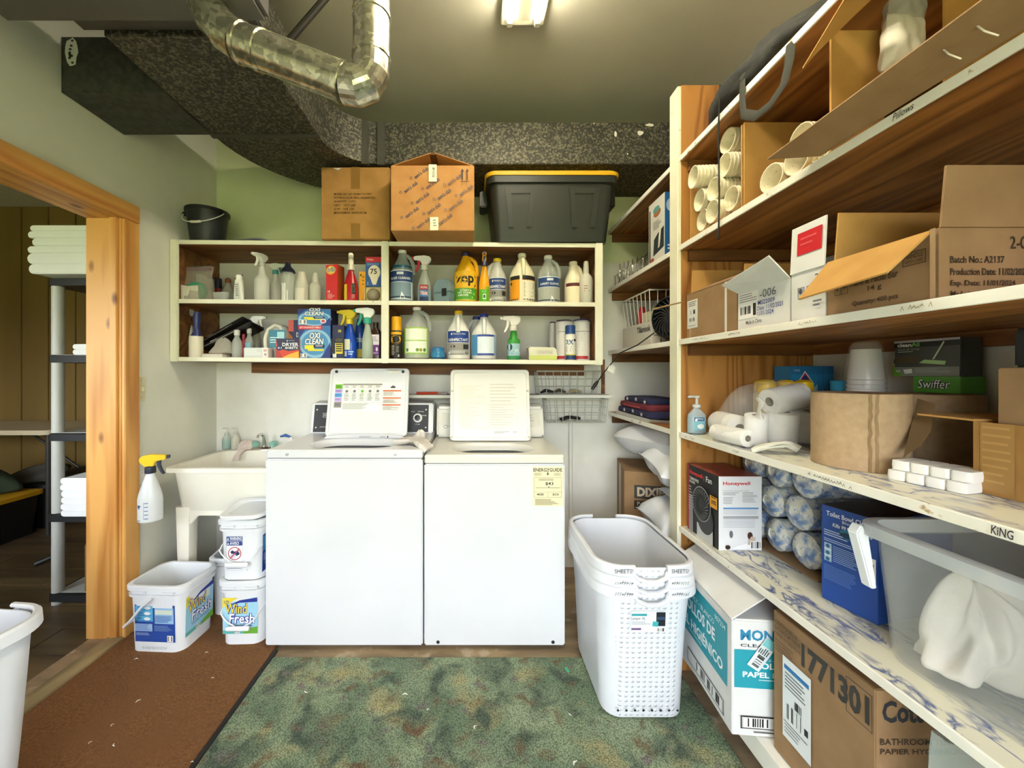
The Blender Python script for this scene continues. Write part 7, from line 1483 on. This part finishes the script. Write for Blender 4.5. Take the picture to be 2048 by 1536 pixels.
for i in range(10): MB().tube([(.888, 2.46-i*.045, SH[4]+.004), (.888+.01*sin(i), 2.45-i*.045, SH[4]+.04), (.888, 2.46-i*.045, SH[4]+.076)], .002, 6).build('wire_hook', cw, hr)
t, w, d_, h, side, front, flap = rbox('dairy_carton', 'white carton with serif lettering under the wire basket', .90, 1.16, 1.98, 2.36, SH[3]+.001, SH[3]+.125, flat('cfccc0', .7))
side(lambda n: (n.text('Tillamook', .55, .6, .98, .86, '2a2c34', .02),)); front(lambda n: (n.lines(.05, .3, .35, .8, 4, '7a776c', .3, .3, 1), n.bars(.1, .08, .4, .3, 2, 9, None)))
wire_basket('white wire basket full of odds and ends on the dairy carton', .895, 1.15, 1.99, 2.35, SH[3]+.127, SH[3]+.285, 6, 7, 1, flat('dcdad0', .35), .03)
for i, (dx, y, c, L_, lab) in enumerate(((.02, 2.20, 'a82830', .10, 'red tube standing in the wire basket'), (.06, 2.10, '8f9290', .12, 'grey tube standing in the wire basket'), (.05, 2.28, '1e2024', .10, 'black coiled gadget in the wire basket'), (.12, 2.2, '6f7274', .14, 'tall grey bottle in the wire basket'))):
    o = MB().lathe([(.024, 0), (.026, .01), (.026, L_*.7), (.018, L_*.85), (.012, L_)], 14).build('basket_item', flat(c, .4)); o.location = (.93+dx, y, SH[3]+.131); tag(o, lab, 'gadget')
o = MB().box(-.03, -.05, 0, .03, .05, .05).build('label_box', flat('c8c4a8', .6), None, bevel=.002); o.location = (.94, 2.065, SH[3]+.131); tag(o, 'small cream box at the front of the wire basket', 'box')
fn_ = thing('black_fan', 'round black desk fan at the near end of the far bay', 'fan', (.955, 1.845, SH[3]+.001)); Mf = Matrix.Translation((0, 0, .12)) @ Matrix.Rotation(R(-65), 4, 'Z') @ Matrix.Rotation(R(90), 4, 'X')
MB().lathe([(.085, -.05), (.10, -.02), (.105, .02), (.10, .045), (.092, .05), (.088, .04), (.09, 0), (.06, -.04), (0, -.045)], 30, M=Mf, cap=False).build('housing', flat('1a1b1d', .35), fn_)
for i in range(22):
    a = 2*pi*i/22; MB().tube([(.022*cos(a), .022*sin(a), .045), (.055*cos(a+.25), .055*sin(a+.25), .047), (.09*cos(a+.6), .09*sin(a+.6), .043)], .0022, 5, M=Mf).build('grille_blade', flat('3a3c40', .3), fn_)
MB().lathe([(.024, .042), (.022, .05), (0, .052)], 16, M=Mf).build('hub', flat('202224', .3), fn_); MB().loft([rrect(.11, .09, .03, 0), rrect(.10, .08, .03, .012), rrect(.04, .03, .012, .03)]).build('base', flat('1a1b1d', .4), fn_)
pc = [P3(1308, 666, 1.80), P3(1275, 690, 1.85), P3(1240, 706, 1.95), P3(1222, 728, 2.05), P3(1208, 745, 2.14), P3(1196, 762, 2.2)]
cd = thing('power_cord', 'black power cord with plug and paper tag hanging from the fan', 'cord', (0, 0, 0)); MB().tube(pc, .0032, 8).build('cable', flat('1c1c1c', .5), cd); MB().tube([P3(1196, 762, 2.2), P3(1190, 770, 2.2), P3(1184, 779, 2.2)], [.006, .010, .008], 10).build('plug', flat('1c1c1c', .45), cd)
MB().slab([P3(1214, 740, 2.06), P3(1220, 729, 2.06), P3(1232, 734, 2.06), P3(1226, 748, 2.06)], (0, .0006, 0)).build('tag', flat('dcdad0', .6), cd)
o = MB().tube([P3(1304, 619, 1.60), P3(1365, 604, 1.58)], .003, 8).build('wooden_dowel', flat('8f7248', .6)); tag(o, 'thin wooden dowel sticking out past the white upright', 'stick')
zf = SH[2]+.001
for i, (x0, x1, y0, y1, z_, h_, c, lab) in enumerate(((.875, 1.12, 1.93, 2.40, .016, .034, '27294a', 'navy folded flag at the bottom of the flag pile'), (.88, 1.10, 1.96, 2.38, .051, .032, '6a2430', 'dark red folded flag in the middle of the flag pile'), (.89, 1.08, 1.98, 2.34, .084, .028, '23264a', 'navy folded flag with white stars on the flag pile'))):
    t = thing('folded_flag', lab, 'flag', ((x0+x1)/2, (y0+y1)/2, zf+z_)); w, d_ = x1-x0, y1-y0
    MB().loft([rrect(w*.96, d_*.97, .03, 0, 4), rrect(w, d_, .04, h_*.4, 4), rrect(w*.97, d_*.98, .04, h_*.85, 4), rrect(w*.85, d_*.9, .04, h_, 4)]).build('cloth', flat(c, .9), t, smooth=60)
    if i != 1:
        for (a, b_) in ((-.10, .0), (.02, .004), (.13, -.004)):
            d = Decal(); d.poly([(a+(.020 if k % 2 == 0 else .008)*cos(pi/2+k*pi/5), h_*.5+b_+(.014 if k % 2 == 0 else .006)*sin(pi/2+k*pi/5)) for k in range(10)], 'd8d6d0'); d.build('star', plane_map((-w/2-.001, 0, 0), (0, -1, 0), (0, 0, 1)), t)
    else:
        d = Decal(); d.rect(-d_*.3, .008, d_*.25, .014, 'b83a44'); d.build('stripe', plane_map((-w/2-.001, 0, 0), (0, -1, 0), (0, 0, 1)), t)
hg = thing('wire_hangers', 'flat bundle of white wire hangers under the folded flags', 'hangers', (0, 0, zf))
for k in range(3): MB().tube([(.866+k*.004, 2.38, .003+k*.0048), (.866+k*.004, 1.93, .003+k*.0048), (.99, 1.86, .003+k*.0048), (1.08, 2.1, .003+k*.0048)], .0022, 6).build('hanger', flat('dcdcd8', .4), hg)
t, w, d_, h, side, front, flap = rbox('brown_carton', 'small brown carton beside the folded flags', .955, 1.2, 1.725, 1.85, zf, zf+.165, card2)
t, w, d_, h, side, front, flap = rbox('plate_carton', 'brown carton of paper plates with black printed brand panel on the floor', 0, .36, 0, .34, 0, .71, card3, rz=R(-14), loc=(1.03, 2.235, .003))
side(lambda n: (n.rect(.35, .1, .6, 1, 'c4b8a4'), n.ell(.15, .75, .1, .06, '5a4630'), n.lines(.1, .25, .3, .45, 4, '5a4630', .3, .3, 1)))
front(lambda n: (n.rect(.14, .80, .80, .90, '2e2a26'), n.text('DIXIE', .18, .815, .56, .885, 'c8b49a', .05), n.rect(.14, .72, .80, .785, '2e2a26'), n.text('PerfecTouch', .18, .745, .62, .775, 'c8b49a', .02), n.text('Insulated Paper', .2, .725, .62, .738, 'a8947a', .01)))
d = Decal()
pil_m = noisy('pillow_cotton', 'd6d8de', 'e0e2e8', 6, .3, .7, rough=.85, bump=.25, bscale=14)
def pillow(label, c, w, d_, h, rot):
    mb = MB()
    def f(s):
        def g(u, v):
            a, b_ = 2*u-1, 2*v-1; p = 1-.10*(1-b_*b_)*abs(a)**3; q = 1-.10*(1-a*a)*abs(b_)**3
            z = h/2*((1-a**4)*(1-b_**4))**.55*(1+.06*sin(9*a+5*b_)+.05*sin(7*b_-6*a))
            return (a*w/2*p, b_*d_/2*q, s*z)
        return g
    mb.grid(f(1), 18, 18); mb.grid(f(-1), 18, 18)
    o = mb.build('pillow', pil_m, None, smooth=180); o.location = c; o.rotation_euler = rot; return tag(o, label, 'pillow', 'pillows stuffed in the far bay')
pillow('white pillow lying on top of the plate carton', (1.04, 2.06, .868), .40, .54, .17, (R(-4), R(8), R(10)))
pillow('white pillow wedged beside the plate carton, below the top one', (1.055, 1.86, .79), .44, .26, .16, (R(14), R(4), R(0)))
pillow('white pillow at the bottom of the far bay beside the plate carton', (1.06, 1.86, .555), .47, .28, .18, (R(8), R(-4), R(0)))
pillow('small pale blue pillow squeezed between two white pillows', (1.08, 1.85, .658), .34, .2, .05, (R(4), R(2), R(0)))
pillow('white pillow hidden low in the pile behind the hampers', (1.06, 1.86, .355), .47, .28, .18, (R(3), R(0), R(0)))
pillow('white pillow on the floor under the pillow pile', (1.06, 1.86, .10), .47, .28, .18, (0, 0, 0))
for px, py, Y, w, hh, th, c, lab in MITTS:
    o = pillow(lab, P3(px, py, Y), w, hh, th, (R(82), R(14), 0)); o.name = 'padded_mitt'; o.data.materials[0] = flat(c, .95); o['category'] = 'mitt'; del o['group']
linen_m = noisy('linen_folds', 'd6d0c6', 'e2ddd4', 6, .3, .7, rough=.95, bump=1., bscale=9, dist=1.2)
for o in bpy.data.objects:
    if o.name.startswith('folded_linen'): o.data.materials[0] = linen_m
# ================================================================ prints and fittings become sub-parts of the part that carries them
HOST = {'label': ('body', 'can_body'), 'front_print': ('carton',), 'side_print': ('carton',), 'top_print': ('carton',), 'print': ('carton', 'tub', 'pack'), 'tape': ('carton',), 'fan_picture': ('carton',),
        'front_label': ('tub',), 'side_label': ('tub',), 'rim_lug': ('tub',), 'product_label': ('body',), 'vent_hole': ('body',), 'nozzle': ('trigger_head',), 'trigger': ('trigger_head',), 'grip': ('bail_handle', 'wire_handle'),
        'instruction_label': ('lid',), 'bumper': ('lid',), 'latch_strike': ('lid',), 'lid_grip': ('lid',), 'dial_ring': ('console',), 'dial_knob': ('console',), 'control_panel': ('console',), 'console_print': ('console',), 'energy_label': ('cabinet',),
        'bezel_print': ('rear_bezel',), 'sticker': ('bin',), 'shipping_sticker': ('carton',), 'stacking_diagram': ('carton',), 'red_sticker': ('carton',), 'writing': ('body',), 'flap': ('carton',), 'core': ('sheets',), 'torn_edge': ('sheets',), 'rib': ('bin',), 'star': ('cloth',), 'stripe': ('cloth',), 'cord_knot': ('cord',)}
for o in list(bpy.data.objects):
    if o.parent and o.parent.parent is None and o.type == 'MESH':
        h = HOST.get(o.name.split('.')[0])
        if h:
            for s in o.parent.children:
                if s.name.split('.')[0] in h and s is not o and s.matrix_basis == Matrix.Identity(4):
                    o.parent = s; break
